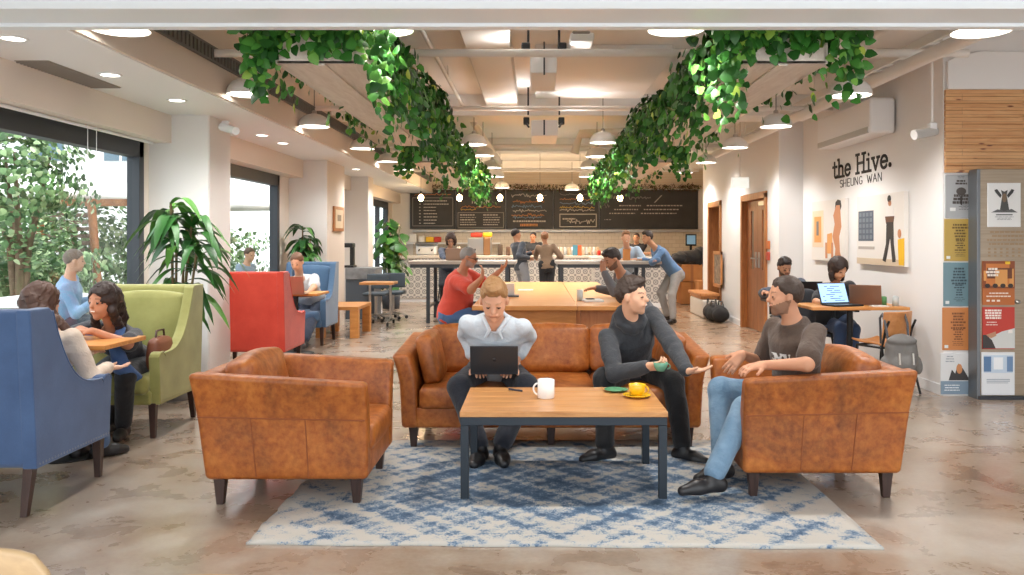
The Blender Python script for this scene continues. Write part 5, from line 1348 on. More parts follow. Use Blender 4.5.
mb = MB(); mb.rbox((x+.17, Yt+.5, zt+.21), (.16, .3, .425), .03); mb.build('side_panel', mat('bronze_panel', '9a7350', .35, .6), t, True)
mb = MB(); mb.tube([(x-.1, Yt+.4, zt+.14), (x-.1, Yt+.33, zt+.12)], .015, 8); mb.build('tap', M_black, t, True)
for i, (px, w_, h_, c_, nm, lab) in enumerate(((458, .1, .16, 'c9c2b6', 'white_canister', 'pale canister on the counter right of the coffee machine'), (500, .12, .2, '4e4138', 'coffee_grinder', 'dark coffee grinder right of the steel boiler'), (508, .1, .16, '6a5040', 'coffee_grinder', 'smaller brown grinder beside the dark one'))):
    cyl(nm, lab, 'canister', XA(px, Yt), Yt+.1, zt, w_/2, h_*1.3, mat('can_'+c_, c_, .4))
# jars and packets at the right of the people
jar_c = ['cfd6d8', 'd9cbb8', 'b9c3c8', 'c9b79f', 'd7dadb', 'c5ac8f']
k = 0; jp = None
for row, (px0, px1, py, step, y) in enumerate(((558, 600, 254, 3.6, Yt+.2), )):
    px = px0
    while px < px1:
        kk = k % 6; x = XA(px, y)
        mb = MB(); mb.lathe([(.001, 0), (.035, 0), (.036, .12), (.028, .15), (.028, .19), (.001, .19)], n=10); o = mb.build('glass_bottle' if kk % 2 else 'jar', mat('jar_'+jar_c[kk], jar_c[kk], .25)); o.location = (x, y, zt)
        tag(o, 'small %s standing in the row on the counter right of the people ordering' % ('bottle' if kk % 2 else 'jar'), 'bottle' if kk % 2 else 'jar', 'bottles in the counter row' if kk % 2 else 'jars in the counter row'); k += 1; px += step
for a, b_, c_, lab in ((572.5, 577.5, '4a8aa8', 'blue packet on the counter among the bottles'), (577.5, 581.5, 'c9643a', 'orange packet beside the blue packet on the counter')):
    x0, x1 = XA(a, Yt), XA(b_, Yt); mb = MB(); mb.rbox(((x0+x1)/2, Yt-.05, zt+.12), (x1-x0, .1, .24), .015, 0, 2); o = mb.build('coffee_packet', mat('pack_'+c_, c_, .5), loc=((x0+x1)/2, Yt-.05, zt)); tag(o, lab, 'packet')
for i in range(7):
    px = 585+i*2.6+ (i > 3)*1.5; y = Yt+.35; mb = MB(); mb.lathe([(.001, 0), (.03, 0), (.04, .1), (.037, .1), (.028, .01), (.001, .01)], n=10); o = mb.build('takeaway_cup', mat('cup_paper', 'e2d9cc', .6)); o.location = (XA(px, y), y, zt); tag(o, 'pale cup in the short row on the counter', 'cup', 'pale cups on the counter')
for px, lab in ((604, 'small red cup on the counter, right end of the cup row'),):
    cyl('red_cup', lab, 'cup', XA(599, Yt), Yt, zt, .04, .12, mat('red_plastic', 'cf3226', .4))
# wooden board under the bar edge
y_ = F/55-.02
# cardboard boxes with a black jacket and small screen on them
M_card = mat('cardboard', 'b9783f', .8, col2='c6864c', scale=3)
yb_ = 18.6
def cbox(label, px0, px1, pt, pb, y, d=.55, m_=M_card, nm='cardboard_box'):
    x0, x1 = XA(px0, y), XA(px1, y); z0, z1 = max(0, ZA(pb, y)), ZA(pt, y)
    t = thing(nm, label, 'box', ((x0+x1)/2, y+d/2, z0)); mb = MB(); mb.box((x0, y, z0), (x1, y+d, z1)); mb.build('body', m_, t, True, .006)
    mb = MB(); mb.box(((x0+x1)/2-.03, y-.003, z0), ((x0+x1)/2+.03, y+d, z1+.002)); mb.build('tape', mat('box_tape', 'a5683a', .4), t, True); return z1
z1 = cbox('lower cardboard box of the stack under the black jacket', 681, 703, 282, 304, yb_); 
cbox('upper cardboard box of the stack under the black jacket', 681.5, 702.5, 264.5, 281.5, yb_)
cbox('cardboard box on the floor by the second doorway', 699, 719, 281, 310, 17.4, .5)
yj = yb_+.25; zj = ZA(264.5, yb_)
f = Field((XA(676, yj)-.3, yj-.4, zj-.25), (XA(706, yj)+.3, yj+.4, zj+.6), .022); r = random.Random(3)
f.ell((XA(690, yj), yj, zj+.15), np.eye(3), (.42, .25, .16), .05); f.ell((XA(699, yj), yj-.1, zj+.16), np.eye(3), (.2, .2, .22), .05); f.ell((XA(680, yj), yj-.1, zj+.12), np.eye(3), (.2, .16, .12), .05); f.rough(.02, 32, 3)
o = sdf_obj('black_jacket', f, mat('black_cloth', '1d1c1e', .8, sheen=.3), origin=(XA(690, yj), yj, zj)); o.location = (XA(690, yj), yj, zj); tag(o, 'black jacket heaped on the cardboard boxes near the second doorway', 'jacket')
t = thing('small_monitor', 'small screen behind the heaped black jacket', 'monitor', (XA(691, 20.5), 20.5, 0.97)); x = XA(691, 20.5); z = ZA(240, 20.5)
mb = MB(); mb.rbox((x, 20.5, z), (.26, .04, .28), .012); mb.build('bezel', M_black, t, True); mb = MB(); mb.box((x-.1, 20.475, z-.1), (x+.1, 20.479, z+.11)); mb.build('screen', mat('screen_blue', '6c8ea3', .3, emit='6c8ea3', estr=.6), t, True)
mb = MB(); mb.tube([(x, 20.52, .97), (x, 20.52, z-.1)], .03, 8); mb.build('stand', M_black, t, True)
# small table under monitor
mb = MB(); mb.box((XA(676, 20.2), 20.2, .93), (XA(703, 20.2), 20.8, .97)); mb.box((XA(677, 20.2), 20.25, 0), (XA(702, 20.2), 20.75, .93)); o = mb.build('side_cabinet', mat('cab_brown', '8a6648', .6), loc=(XA(690, 20.5), 20.5, 0)); tag(o, 'brown side cabinet behind the cardboard boxes', 'cabinet')
t = thing('standing_chalkboard', 'narrow wooden framed board leaning on the wall by the second doorway', 'board', (XR2-.1, 15.1, 0))
mb = MB(); M_ = Matrix.Translation((XR2-.06, 14.9, 0)) @ Matrix.Rotation(.0, 4, 'Y')
y0b, y1b = F*(XR2-.05)/(722-CX), F*(XR2-.05)/(714-CX); z0b, z1b = .55, ZA(251, y1b)
mb.box((XR2-.07, y0b, z0b), (XR2-.04, y0b+.06, z1b)); mb.box((XR2-.07, y1b-.06, z0b), (XR2-.04, y1b, z1b)); mb.box((XR2-.07, y0b, z1b-.06), (XR2-.04, y1b, z1b)); mb.box((XR2-.07, y0b, z0b), (XR2-.04, y1b, z0b+.06)); mb.build('frame', M_ply, t, True)
mb = MB(); mb.box((XR2-.06, y0b+.05, z0b+.05), (XR2-.05, y1b-.05, z1b-.05)); mb.build('panel', mat('pinned_panel', '6a5a4c', .8, col2='a08c74', scale=14), t, True)
# white crate and bags along the right wall
y0c = 13.9
mb = MB(); mb.rbox((XR2-.20, 16.0, .16), (.32, 1.3, .32), .03); o = mb.build('white_crate', mat('crate_white', 'd6d0c6', .6), loc=(XR2-.20, 16.0, 0)); tag(o, 'low white crate on the floor along the right wall', 'crate')
mb = MB(); mb.rbox((XR2-.21, 16.1, .41), (.36, 1.2, .06), .02); mb.rbox((XR2-.21, 16.1, .36), (.3, 1.1, .06), .01); o = mb.build('wooden_tray', M_ply, loc=(XR2-.21, 16.1, .33)); tag(o, 'orange wooden tray lying on the white crate', 'tray')
def duffel(label, c, rz, L, r0, c1, c2):
    t = thing('duffel_bag', label, 'bag', c, rz, 'dark bags on the floor by the double door'); m_ = mat('duffel_'+c1, c1, .85, col2=c2, scale=7, bmp=.5)
    f = Field((-L/2-.1, -r0-.1, -.02), (L/2+.1, r0+.1, r0*2+.1), .014); f.cone((-L/2+r0*.8, 0, r0*.95), (L/2-r0*.8, 0, r0*.9), r0*.95, r0, .02); f.ell((L*.12, -r0*.75, r0*.8), np.eye(3), (L*.2, r0*.4, r0*.55), .02); f.rough(.010, 30, int(L*100)); f.cut(lambda p: .003-p[..., 2])
    sdf_obj('body', f, m_, t)
    for sy in (-1, 1): mb = MB(); mb.tube([(-L*.2, sy*r0*.5, r0*1.7), (-L*.14, sy*r0*.45, r0*2.3), (L*.14, sy*r0*.45, r0*2.35), (L*.2, sy*r0*.5, r0*1.7)], .012, 6); mb.build('strap', mat('bag_strap', '55524e', .8), t)
duffel('black duffel bag on the floor nearest the double door', (XR2-.24, 14.75, 0), PI/2+.2, .55, .15, '1e1e20', '2f2e2e')
duffel('dark brown bag on the floor behind the black duffel bag', (XR2-.22, 15.28, 0), PI/2-.3, .34, .15, '3a302a', '4b423a')
# grey cabinet and small tables behind column three
Ycab = 16.0; x0, x1 = -3.2, XA(375, 16.0)
t = thing('stone_cabinet', 'low dark cabinet with a grey stone top beside the third column', 'cabinet', (-3.0, 16.2, 0)); Yk = 15.2
x0, x1 = XA(345.5, Yk), XA(374, Yk)
mb = MB(); mb.box((x0, Yk, 0), (x1, Yk+.7, ZA(268, Yk)-.04)); mb.build('body', mat('cab_blue', '4c5661', .5), t, True, .005)
mb = MB(); mb.box((x0-.0, Yk-.02, ZA(268, Yk)-.2), (x1+.02, Yk+.72, ZA(268, Yk))); mb.build('stone_top', mat('grey_stone', '8d9094', .4, col2='6d7175', scale=6), t, True, .005)
t = thing('black_dispenser', 'tall black drink dispenser on the stone topped cabinet', 'dispenser', (XA(348, Yk+.3), Yk+.3, ZA(268, Yk))); z = ZA(268, Yk); x = XA(349, Yk+.3)
mb = MB(); mb.rbox((x, Yk+.3, z+.02), (.22, .3, .04), .01); mb.build('base', M_black, t, True); mb = MB(); mb.rbox((x+.06, Yk+.3, z+.22), (.07, .12, .4), .015); mb.build('column', M_black, t, True); mb = MB(); mb.rbox((x-.01, Yk+.3, z+.4), (.2, .26, .08), .02); mb.build('head', M_black, t, True)
# flip table on castors
Yt2 = 13.9
t = thing('folding_table', 'narrow wooden topped folding table on grey legs with castors', 'table', (XA(372, Yt2), Yt2, 0))
mb = MB(); mb.box((XA(359, Yt2), Yt2, ZA(285, Yt2)), (XA(393, Yt2), Yt2+.5, ZA(282.5, Yt2))); mb.build('tabletop', M_oak, t, True, .004)
for px in (367, 388):
    x = XA(px, Yt2); mb = MB(); mb.tube([(x, Yt2+.25, ZA(285, Yt2)), (x, Yt2+.25, .12)], .02, 8); mb.tube([(x, Yt2-.05, .08), (x, Yt2+.25, .13), (x, Yt2+.55, .08)], .016, 8); mb.build('leg', M_steel, t, True)
    for yy in (Yt2-.05, Yt2+.55): mb = MB(); mb.lathe([(.001, -.015), (.035, -.015), (.035, .015), (.001, .015)], (0, 0, 0), 12, Matrix.Translation((x, yy, .036)) @ Matrix.Rotation(PI/2, 4, 'Y')); mb.build('castor', M_black, t, True)
# office chairs stacked behind (chrome castor bases)
for i, (px, y, lab) in enumerate(((376, 14.9, 'dark swivel chair with castors behind the folding table, nearer the window'), (393, 15.3, 'dark swivel chair with castors behind the folding table, nearer the counter'))):
    t = thing('swivel_chair', lab, 'chair', (XA(px, y), y, 0), 0, 'dark swivel chairs'); 
    mb = MB(); mb.rbox((0, 0, .47), (.4, .4, .06), .025); mb.build('seat', mat('chair_slate', '46525c', .7), t); mb = MB(); mb.rbox((0, .2, .68), (.38, .05, .26), .02, 0, 4, lambda p: Vector((p.x, p.y-.3*p.x*p.x, p.z))); mb.build('backrest', MATS['chair_slate'], t)
    mb = MB(); mb.tube([(0, 0, .1), (0, 0, .45)], .025, 10)
    for k in range(5): a = k*2*PI/5+.3; mb.tube([(0, 0, .12), (.24*math.cos(a), .24*math.sin(a), .07)], .014, 6)
    mb.build('base', M_steel, t)
    for k in range(5): a = k*2*PI/5+.3; mb = MB(); mb.lathe([(.001, -.02), (.03, -.02), (.03, .02), (.001, .02)], (0, 0, 0), 10, Matrix.Translation((.24*math.cos(a), .24*math.sin(a), .031)) @ Matrix.Rotation(a, 4, 'Z') @ Matrix.Rotation(PI/2, 4, 'X')); mb.build('castor', M_black, t)
# pumpkin-coloured pastries basket on counter left
t = thing('pastry_basket', 'shallow basket of golden pastries on the counter by the broad-leaved plant', 'basket', (XA(401, Yt), Yt, zt)); mb = MB(); mb.lathe([(.001, 0), (.13, 0), (.18, .07), (.17, .07), (.12, .012), (.001, .012)], n=18); mb.build('basket', mat('wicker', 'a5794b', .8), t)
for k in range(7): mb = MB(); a = k*.9; q = .085 if k < 6 else 0; mb.rbox((XA(401, Yt)+q*math.cos(a), Yt+q*math.sin(a), zt+.085+(.05 if k == 6 else 0)), (.1, .07, .06), .03); o = mb.build('pastry', mat('pastry_gold', 'd99a52', .6), loc=(XA(401, Yt)+q*math.cos(a), Yt+q*math.sin(a), zt+.07)); tag(o, 'golden pastry in the basket on the counter', 'pastry', 'pastries in the counter basket')

# ================= laptops, phones, papers =================
def laptop(label, loc, rz, ang=1.9, c_='3b3d42', scr='2b2f36', w=.31, d=.215, pitch=0, lid_c=None, logo=None, group=None, screen_on=False):
    """hinge at local +Y, screen faces -Y; ang = opening"""
    t = thing('laptop', label, 'laptop', loc, rz, group); t.rotation_euler = (pitch, 0, rz); mc = mat('laptop_'+c_, c_, .4, .5); ml = mat('laptop_'+(lid_c or c_), lid_c or c_, .4, .5)
    mb = MB(); mb.rbox((0, 0, .008), (w, d, .016), .007, 0, 3); b_ = mb.build('base', mc, t)
    mb = MB()
    for i in range(5):
        for j in range(13): mb.box((-w*.43+j*w*.066, -.01+i*.019, .016), (-w*.43+j*w*.066+w*.056, .005+i*.019, .0172))
    mb.build('keyboard', mat('keys_black', '202124', .5), b_); mb = MB(); mb.box((-.05, -.09, .016), (.05, -.025, .0166)); mb.build('trackpad', mat('pad_grey', '55585c', .4), b_)
    M = Matrix.Translation((0, d/2, .012)) @ Matrix.Rotation(-(ang-PI/2), 4, 'X')
    mb = MB(); mb.rbox((0, .003, d*.5), (w, .008, d), .004, 0, 3, None, M); l = mb.build('lid', ml, t)
    mb = MB(); mb.box((-w/2+.012, -.0022, .014), (w/2-.012, -.0012, d-.01), M)
    mb.build('screen', mat('screen_on', '8fb4d4', .3, emit='8fb4d4', estr=1.2) if screen_on else mat('screen_dark', scr, .2), l)
    if screen_on:
        mb = MB(); r = random.Random(2)
        for i in range(8): 
            for k in range(4): x = -w*.4+r.random()*w*.6; mb.box((x, -.0032, .03+i*.021), (x+r.uniform(.02, .06), -.0024, .036+i*.021), M)
        mb.build('screen_text', mat('screen_ink', '33506e', .5), l)
    if logo: mb = MB(); mb.lathe([(.001, .0076), (.014, .0076), (.014, .0068)], (0, 0, 0), 16, M @ Matrix.Translation((0, 0, d*.5)) @ Matrix.Rotation(-PI/2, 4, 'X')); mb.build('logo', mat('logo_'+logo, logo, .3), l)
    return t
# small table by the right wall, its chairs, backpack
ytb = 8.25
t = pedestal_table('cafe_table', 'wooden table against the lettered wall with laptops on it', 2.66, 3.60, ytb, ytb+.60, .765, M_oakl)
cafe_chair('cafe_chair', 'orange ply chair with a grey backpack hanging on its back, before the lettered wall', (3.14, 8.2, 0), PI+.46, group='orange ply chairs on black tube legs', h=.76, w=.36)
cafe_chair('cafe_chair', 'orange ply chair under the woman in black at the wall table', (3.2, 9.0, 0), 0, group='orange ply chairs on black tube legs')
# ================= people =================
def nrm(v): v = Vector(v); return v.normalized()
def frame_from(up, fwd):
    u = nrm(up); f = Vector(fwd); f = nrm(f-u*f.dot(u)); r = f.cross(u); return np.array([list(r), list(f), list(u)]).T   # columns right, forward, up
def ik(a, c, l1, l2, hint):
    a = Vector(a); c = Vector(c); d = (c-a).length; mx = (l1+l2)*.995
    k = 1.0
    if d > mx: k = d/mx; l1 *= k; l2 *= k
    x = (l1*l1-l2*l2+d*d)/(2*d); h = math.sqrt(max(l1*l1-x*x, 1e-6)); t = (c-a)/d; hv = Vector(hint); hv = hv-t*hv.dot(t)
    if hv.length < 1e-6: hv = t.orthogonal()
    return a+t*x+hv.normalized()*h
SKIN = {}
def skin_m(c): 
    return mat('skin_'+c, c, .5, spec=.35, col2=c, scale=8)
def cloth(name, c, c2=None, stripes=False, bs=300):
    if name in MATS: return MATS[name]
    m, nt, b = new_mat(name); v = coords(nt)
    col = ramp(nt, noise(nt, v, 7, 4), [(.3, c), (.7, c2 or c)])
    if stripes:
        wv = nt.nodes.new('ShaderNodeTexWave'); wv.inputs['Scale'].default_value = 42; wv.bands_direction = 'X'; nt.links.new(v, wv.inputs['Vector'])
        col = mixc(nt, mth(nt, 'MULTIPLY', mth(nt, 'GREATER_THAN', wv.outputs['Fac'], .8), .35), col, '8fa6bd')
    nt.links.new(col, b.inputs['Base Color']); b.inputs['Roughness'].default_value = .85; b.inputs['Sheen Weight'].default_value = .15
    bump(nt, b, noise(nt, v, 18, 5, .6, .4), .5, .02)
    return m
HEADLESS = False
def person(label, hip, neck, head, face, res=.011, k=1.0, yaw=None, tilt=(0, 0, 1), shoulders=None, hands=(None, None), hdirs=(None, None), palms=(None, None), elb=((-1, -.3, -1), (1, -.3, -1)),
           feet=(None, None), fdirs=(None, None), kn=((0, 1, .5), (0, 1, .5)), skin='c68d6c', top='shirt', topc='cccccc', topc2=None, sleeve='long', legc='2a2d34', legc2=None, shoe='1c1c1e', hair='short', hairc='3b2a20', beard=None,
           female=False, cat='person', group=None, curl=.5, stripes=False, brow=None, torso_fwd=None, smile=False, socks=None, hood=False, bulk=1.0, chest_print=None, sh_w=None, legs=True, skirt=None, glasses=False, hairlen=.0, collar=False, head_k=1.0, shoe_len=1.0, name='person', sleeve_cut=None):
    """torso_fwd: where the chest points; face: where the face points; index 0 = the person's own left"""
    hip = Vector(hip); neck = Vector(neck); head = Vector(head); face = nrm(face)
    up = nrm(neck-hip); tf = Vector(torso_fwd if torso_fwd is not None else face); R = frame_from(up, tf); Rr, Rf, Ru = [Vector(R[:, i]) for i in range(3)]
    L = (neck-hip).length; Ls = .53*k; zs = L/Ls
    w = (.93 if female else 1.0)*k*bulk
    sw = sh_w or (.165 if female else .188)*k
    sh = [hip+Ru*(L*.90)+Rr*s_*sw for s_ in (-1, 1)]
    sh = [s_ if shoulders is None or shoulders[i] is None else Vector(shoulders[i]) for i, s_ in enumerate(sh)]
    hj = [hip+Rr*s_*.092*k for s_ in (-1, 1)]
    UA, FA, TH, SH = .285*k, .25*k, .44*k, .43*k
    arms = []
    for i in (0, 1):
        if hands[i] is None: hnd = sh[i]+Vector((0, 0, -.5*k))+Rf*.08
        else: hnd = Vector(hands[i])
        e = ik(sh[i], hnd, UA, FA, elb[i]); arms.append((sh[i], e, hnd))
    legs_ = []
    for i in (0, 1):
        if feet[i] is None: ft = hj[i]+Vector((0, 0, -(TH+SH)*.99)); 
        else: ft = Vector(feet[i])
        kk = ik(hj[i], ft, TH, SH, kn[i]); legs_.append((hj[i], kk, ft))
    HR = frame_from(tilt, face); hk = k*head_k
    if tilt == (0, 0, 1):   # face may look down: build frame from face itself
        r = face.cross(Vector((0, 0, 1))); r.normalize(); u = r.cross(face); HR = np.array([list(r), list(face), list(u)]).T
    HRm = HR
    def hp(x, y, z): return np.array(head)+HRm@(np.array([x, y, z])*hk)
    hw = .9 if not female else .84
    prof = [(-.17, .105, .085, -.01), (-.10, .150, .112, -.015), (0, .168, .118, -.008), (.10, .150, .112, 0), (.20, .142, .108, .006), (.32, .158, .118, .01), (.40, .170, .118, .005), (.46, .160, .098, -.005), (.505, .095, .07, -.005), (.55, .052, .055, 0)]
    if female: prof = [(-.17, .105, .085, -.01), (-.10, .155, .115, -.015), (0, .172, .12, -.01), (.10, .142, .105, 0), (.18, .122, .092, .004), (.30, .138, .112, .014), (.36, .145, .122, .018), (.45, .135, .088, -.002), (.50, .08, .06, -.005), (.55, .045, .048, 0)]
    if bulk > 1.1: prof = [(z, a, b_*(1.0+.28*math.exp(-((z-.12)/.13)**2)), y+.03*math.exp(-((z-.12)/.13)**2)) for z, a, b_, y in prof]
    pr = [(z*zs*k if z > 0 else z*k, a*w, b_*w, y*k) for z, a, b_, y in prof]
    pts = [hip, neck, head]+[q for a in arms for q in a]+([q for l in legs_ for q in l] if legs else [])
    lo = np.min([list(q) for q in pts], 0)-.26*k; hi = np.max([list(q) for q in pts], 0)+.26*k
    lo[2] = max(lo[2], -.03)
    # ---- body ----
    f = Field(lo, hi, res)
    f.loft(hip, R, pr, 0, .03)
    fr = max
    for i, (a, e, h_) in enumerate(arms):
        f.cone(a, e, .051*w, .040*w, .045*k); f.cone(e, h_, .040*w, .026*k, .02*k)
    if legs:
        for i, (a, q, ft) in enumerate(legs_): f.cone(a, q, .088*w, .058*w, .05*k); f.cone(q, ft, .056*w, .036*k, .02*k)
        for i, (a, q, ft) in enumerate(legs_):
            fd = nrm(fdirs[i] if fdirs[i] is not None else Vector((face.x, face.y, 0))); f.cone(ft+Vector((0, 0, -.03*k))-fd*.03, ft+fd*.15*k+Vector((0, 0, -.055*k)), .032*k, .022*k, .03*k)
    for i in (0, 1): f.cone(neck-Ru*.035*k, neck-Ru*.06*k+(sh[i]-neck)*.62, .046*k, .046*k, .05*k)
    # hands
    fing = []
    for i, (a, e, h_) in enumerate(arms):
        hd = nrm(hdirs[i]) if hdirs[i] is not None else nrm(h_-e); pn = nrm(palms[i]) if palms[i] is not None else nrm(-Rr*(-1 if i == 0 else 1)); pn = nrm(pn-hd*pn.dot(hd)); sd = hd.cross(pn)*(1 if i == 1 else -1)  # towards the little finger... thumb side = -sd
        hs = k*(.92 if female else 1.0); rmin = res*.62
        def L3(x, y, z): return h_+sd*(x*hs)+hd*(y*hs)+pn*(z*hs)
        for x in (-.024, -.008, .010, .026): f.cone(L3(x*.7, .012, 0), L3(x, .078, 0), .017*hs, max(.0125*hs, rmin), .012)
        cu = curl if not isinstance(curl, (tuple, list)) else curl[i]
        for j, (x, ln) in enumerate(((-.028, .068), (-.009, .077), (.011, .071), (.029, .055))):
            a0 = cu*.55; a1 = cu*1.45; a2 = cu*2.2; p0 = Vector((x, .085, 0)); sp = (j-1.5)*.05
            def step(p, ang, l): return p+Vector((sp*l, l*math.cos(ang), l*math.sin(ang)))
            p1 = step(p0, a0, ln*.45); p2 = step(p1, a1, ln*.32); p3 = step(p2, a2, ln*.25); r0 = max(.0088*hs, rmin)
            kk_ = .004 if res < .009 else .002
            f.cone(L3(*p0), L3(*p1), r0, r0, kk_); f.cone(L3(*p1), L3(*p2), r0, r0*.92, kk_); f.cone(L3(*p2), L3(*p3), r0*.92, r0*.85, kk_)
        f.cone(L3(-.02, .015, .005), L3(-.048, .045, .014), .0155*hs, .0115*hs, .012); f.cone(L3(-.048, .045, .014), L3(-.058, .075, .022+.012*cu), max(.0105*hs, rmin), max(.0095*hs, rmin), .004)
    # neck and head
    nb = neck-Ru*.03*k
    f.cone(nb, hp(0, -.022, -.05), (.05 if female else .058)*k, (.045 if female else .052)*k, .03*k)
    E = HRm
    f.ell(hp(0, -.014, .030), E, np.array([.073, .094, .087])*hk, .02*hk)
    f.ell(hp(0, .026, -.032), E, np.array([.056*hw/.9, .060, .072])*hk, .025*hk)
    f.cone(hp(0, .02, -.055), hp(0, .058, -.092), .040*hw*hk, .020*hk, .02*hk)
    for s_ in (-1, 1):
        f.cone(hp(s_*.038, .04, -.02), hp(s_*.03, .055, -.05), .022*hk, .018*hk, .02*hk)
        f.cone(hp(s_*.05, -.005, -.03), hp(s_*.03, .03, -.078), .016*hk, .014*hk, .02*hk)
        f.ell(hp(s_*.077, -.008, -.002), E, np.array([.011, .020, .031])*hk, .006)
    f.cone(hp(-.030, .068, .026), hp(.030, .068, .026), .012*hk, .012*hk, .015*hk)
    for s_ in (-1, 1): f.cone(hp(s_*.031, .096, .005), hp(s_*.031, .096, .0049), .015*hk, .015*hk, .012*hk, 'sub')
    for s_ in (-1, 1): f.cone(hp(s_*.031, .071, .004), hp(s_*.031, .071, .0039), .0135*hk, .0135*hk, .003)
    f.cone(hp(0, .080, .012), hp(0, .099, -.020), .008*hk, .0125*hk, .012*hk)
    f.cone(hp(-.018, .083, -.050), hp(.018, .083, -.050), .0085*hk, .0085*hk, .010*hk)
    hd0 = np.array(head)
    def zones(c):
        q = (c-hd0)@HRm/hk; z = np.zeros(len(c), int); x, y, h_ = np.abs(q[:, 0]), q[:, 1], q[:, 2]
        near = (np.abs(q) < .16).all(1)
        z[near & (y > .062) & ((x-.031)**2+(h_-.003)**2*4.5 < .0115**2)] = 1
        z[near & (y > .055) & (x > .014) & (x < .05) & (np.abs(h_-.0285+.10*np.maximum(0, x-.036)-.05*(x-.014)) < .0034)] = 2
        z[near & (y > .07) & (x < .024) & (np.abs(h_+.051-(.22 if smile else .0)*x) < .0052)] = 3
        if beard: z[near & (z == 0) & (y > -.012) & (h_ < -.050+(.085-y)*.42) & (h_ > -.108+.2*np.maximum(0, .05-y)) & ~((x < .02) & (y > .07) & (h_ > -.036))] = 4; z[near & (z == 0) & (y > .075) & (x < .030) & (h_ < -.034) & (h_ > -.045)] = 4
        if smile: z[near & (y > .075) & (x < .017) & (np.abs(h_+.0515-.22*x) < .0026)] = 5
        return z
    beard_full = bool(beard)
    sm = skin_m(skin); hm = mat('hair_'+hairc, hairc, .6, col2=hairc, scale=40, bmp=.6, bscale=90); 
    mats = [sm, mat('eye_dark', '2e2522', .3), mat('brow_'+(brow or hairc), tuple(.6*a+.4*b_ for a, b_ in zip(srgb(brow or hairc), srgb(skin))), .7), mat('lip_'+skin, tuple(a*b_ for a, b_ in zip(srgb(skin), (.88, .68, .66))), .5), mat('beard_'+(beard or hairc), tuple(.72*a+.28*b_ for a, b_ in zip(srgb(beard or hairc), srgb(skin))), .8), mat('teeth', (.8, .78, .74), .4)]
    base = Vector(((hip.x), (hip.y), 0 if legs else lo[2]))
    body = sdf_obj(name, f, mats, origin=base, zones=zones); body.location = base
    tag(body, label, cat, group)
    inf = max(.012, res*1.0)
    # ---- garment for the upper body ----
    g = Field(lo, hi, res); g.loft(hip, R, [(z, a, b_, y) for z, a, b_, y in pr if z > -.13*k], inf+.004, .03)
    scut = sleeve_cut or {'long': 1.0, 'roll': .62, 'short': 0, 'none': -1}[sleeve]
    for i, (a, e, h_) in enumerate(arms):
        lf = .006 if sleeve != 'short' else .012
        if sleeve == 'short': m_ = a+(e-a)*.78; g.cone(a, m_, .051*w+inf, .046*w+inf+lf, .045*k)
        elif sleeve == 'none': g.cone(a, a+(e-a)*.12, .05*w+inf, .05*w+inf, .04*k)
        else:
            g.cone(a, e, .051*w+inf, .041*w+inf+lf, .045*k); m_ = e+(h_-e)*(scut*.93); g.cone(e, m_, .041*w+inf+lf, .03*k+inf+(.006 if scut < 1 else .002), .02*k)
    for i in (0, 1): g.cone(neck-Ru*.035*k, neck-Ru*.06*k+(sh[i]-neck)*.62, .046*k+inf, .046*k+inf, .05*k)
    if hood:
        g.cone(neck-Rf*.05+Ru*.03, neck-Rf*.06-Ru*.03, .07*k, .09*k, .05); 
        for s_ in (-1, 1): g.cone(neck+Rr*s_*.065+Ru*.02, neck+Rf*.075-Ru*.045, .034*k, .026*k, .03)
        for j in range(10):
            a0, a1 = 2*PI*j/10, 2*PI*(j+1)/10
            def rg(a): return neck+Rr*.082*math.cos(a)*k+Rf*(.072*math.sin(a)+.008)*k+Ru*(.035-.035*math.sin(a))*k
            g.cone(rg(a0), rg(a1), .032*k, .032*k, .015)
    if skirt: g.loft(hip, R, [(-.52*k, .2*k, .16*k, 0), (-.1*k, .17*k, .13*k, 0), (0, .16*k, .12*k, 0)], inf, .03)
    # hem and neck opening
    ncut = np.array(neck+Ru*(.012 if not female else -.01)); Run = np.array(Ru+Rf*(.35 if not female else .5)); Run /= np.linalg.norm(Run); hip_ = np.array(hip); Rn = np.array(Ru)
    nkp = np.array(neck); 
    def ncf(p):
        pl = (p-ncut)@Run; q = p-nkp; ax_ = q@Rn; r_ = np.sqrt(np.maximum((q*q).sum(-1)-ax_*ax_, 0)); return np.minimum(pl, .105*k-r_)
    if not hood: g.cut(ncf)
    g.rough(.0045*k, 24, int(abs(hip.x)*100)+3, 5); g.rough(.002, 60, 5, 3)
    tmat = cloth('%s_%s' % (top, topc), topc, topc2, stripes)
    pz = None
    if chest_print is not None:
        pc, pe, pcol = chest_print; pc = np.array(pc); tmat = [tmat, mat('print_'+pcol, pcol, .8)]
        pz = lambda c: ((np.abs(c-pc) < np.array(pe)).all(1) & (np.sin(c[:, 0]*330)+np.sin(c[:, 2]*150+c[:, 0]*200) > -.5)).astype(int)
    sdf_to = sdf_obj(top, g, tmat, body, origin=base, zones=pz)
    if collar:
        mb = MB(); 
        for s_ in (-1, 1):
            c0 = neck+Ru*.0; mb.tube([c0-Rf*.085+Ru*.045, c0+Rr*s_*.082+Ru*.042, c0+Rr*s_*.030+Rf*.088+Ru*.012, c0+Rr*s_*.055+Rf*.118-Ru*.035], [.016, .019, .017, .008], 8, True, .7)
        c_ = mb.build('collar', tmat, body)
        co = c_.data; [setattr(v_, 'co', v_.co-base) for v_ in co.vertices]
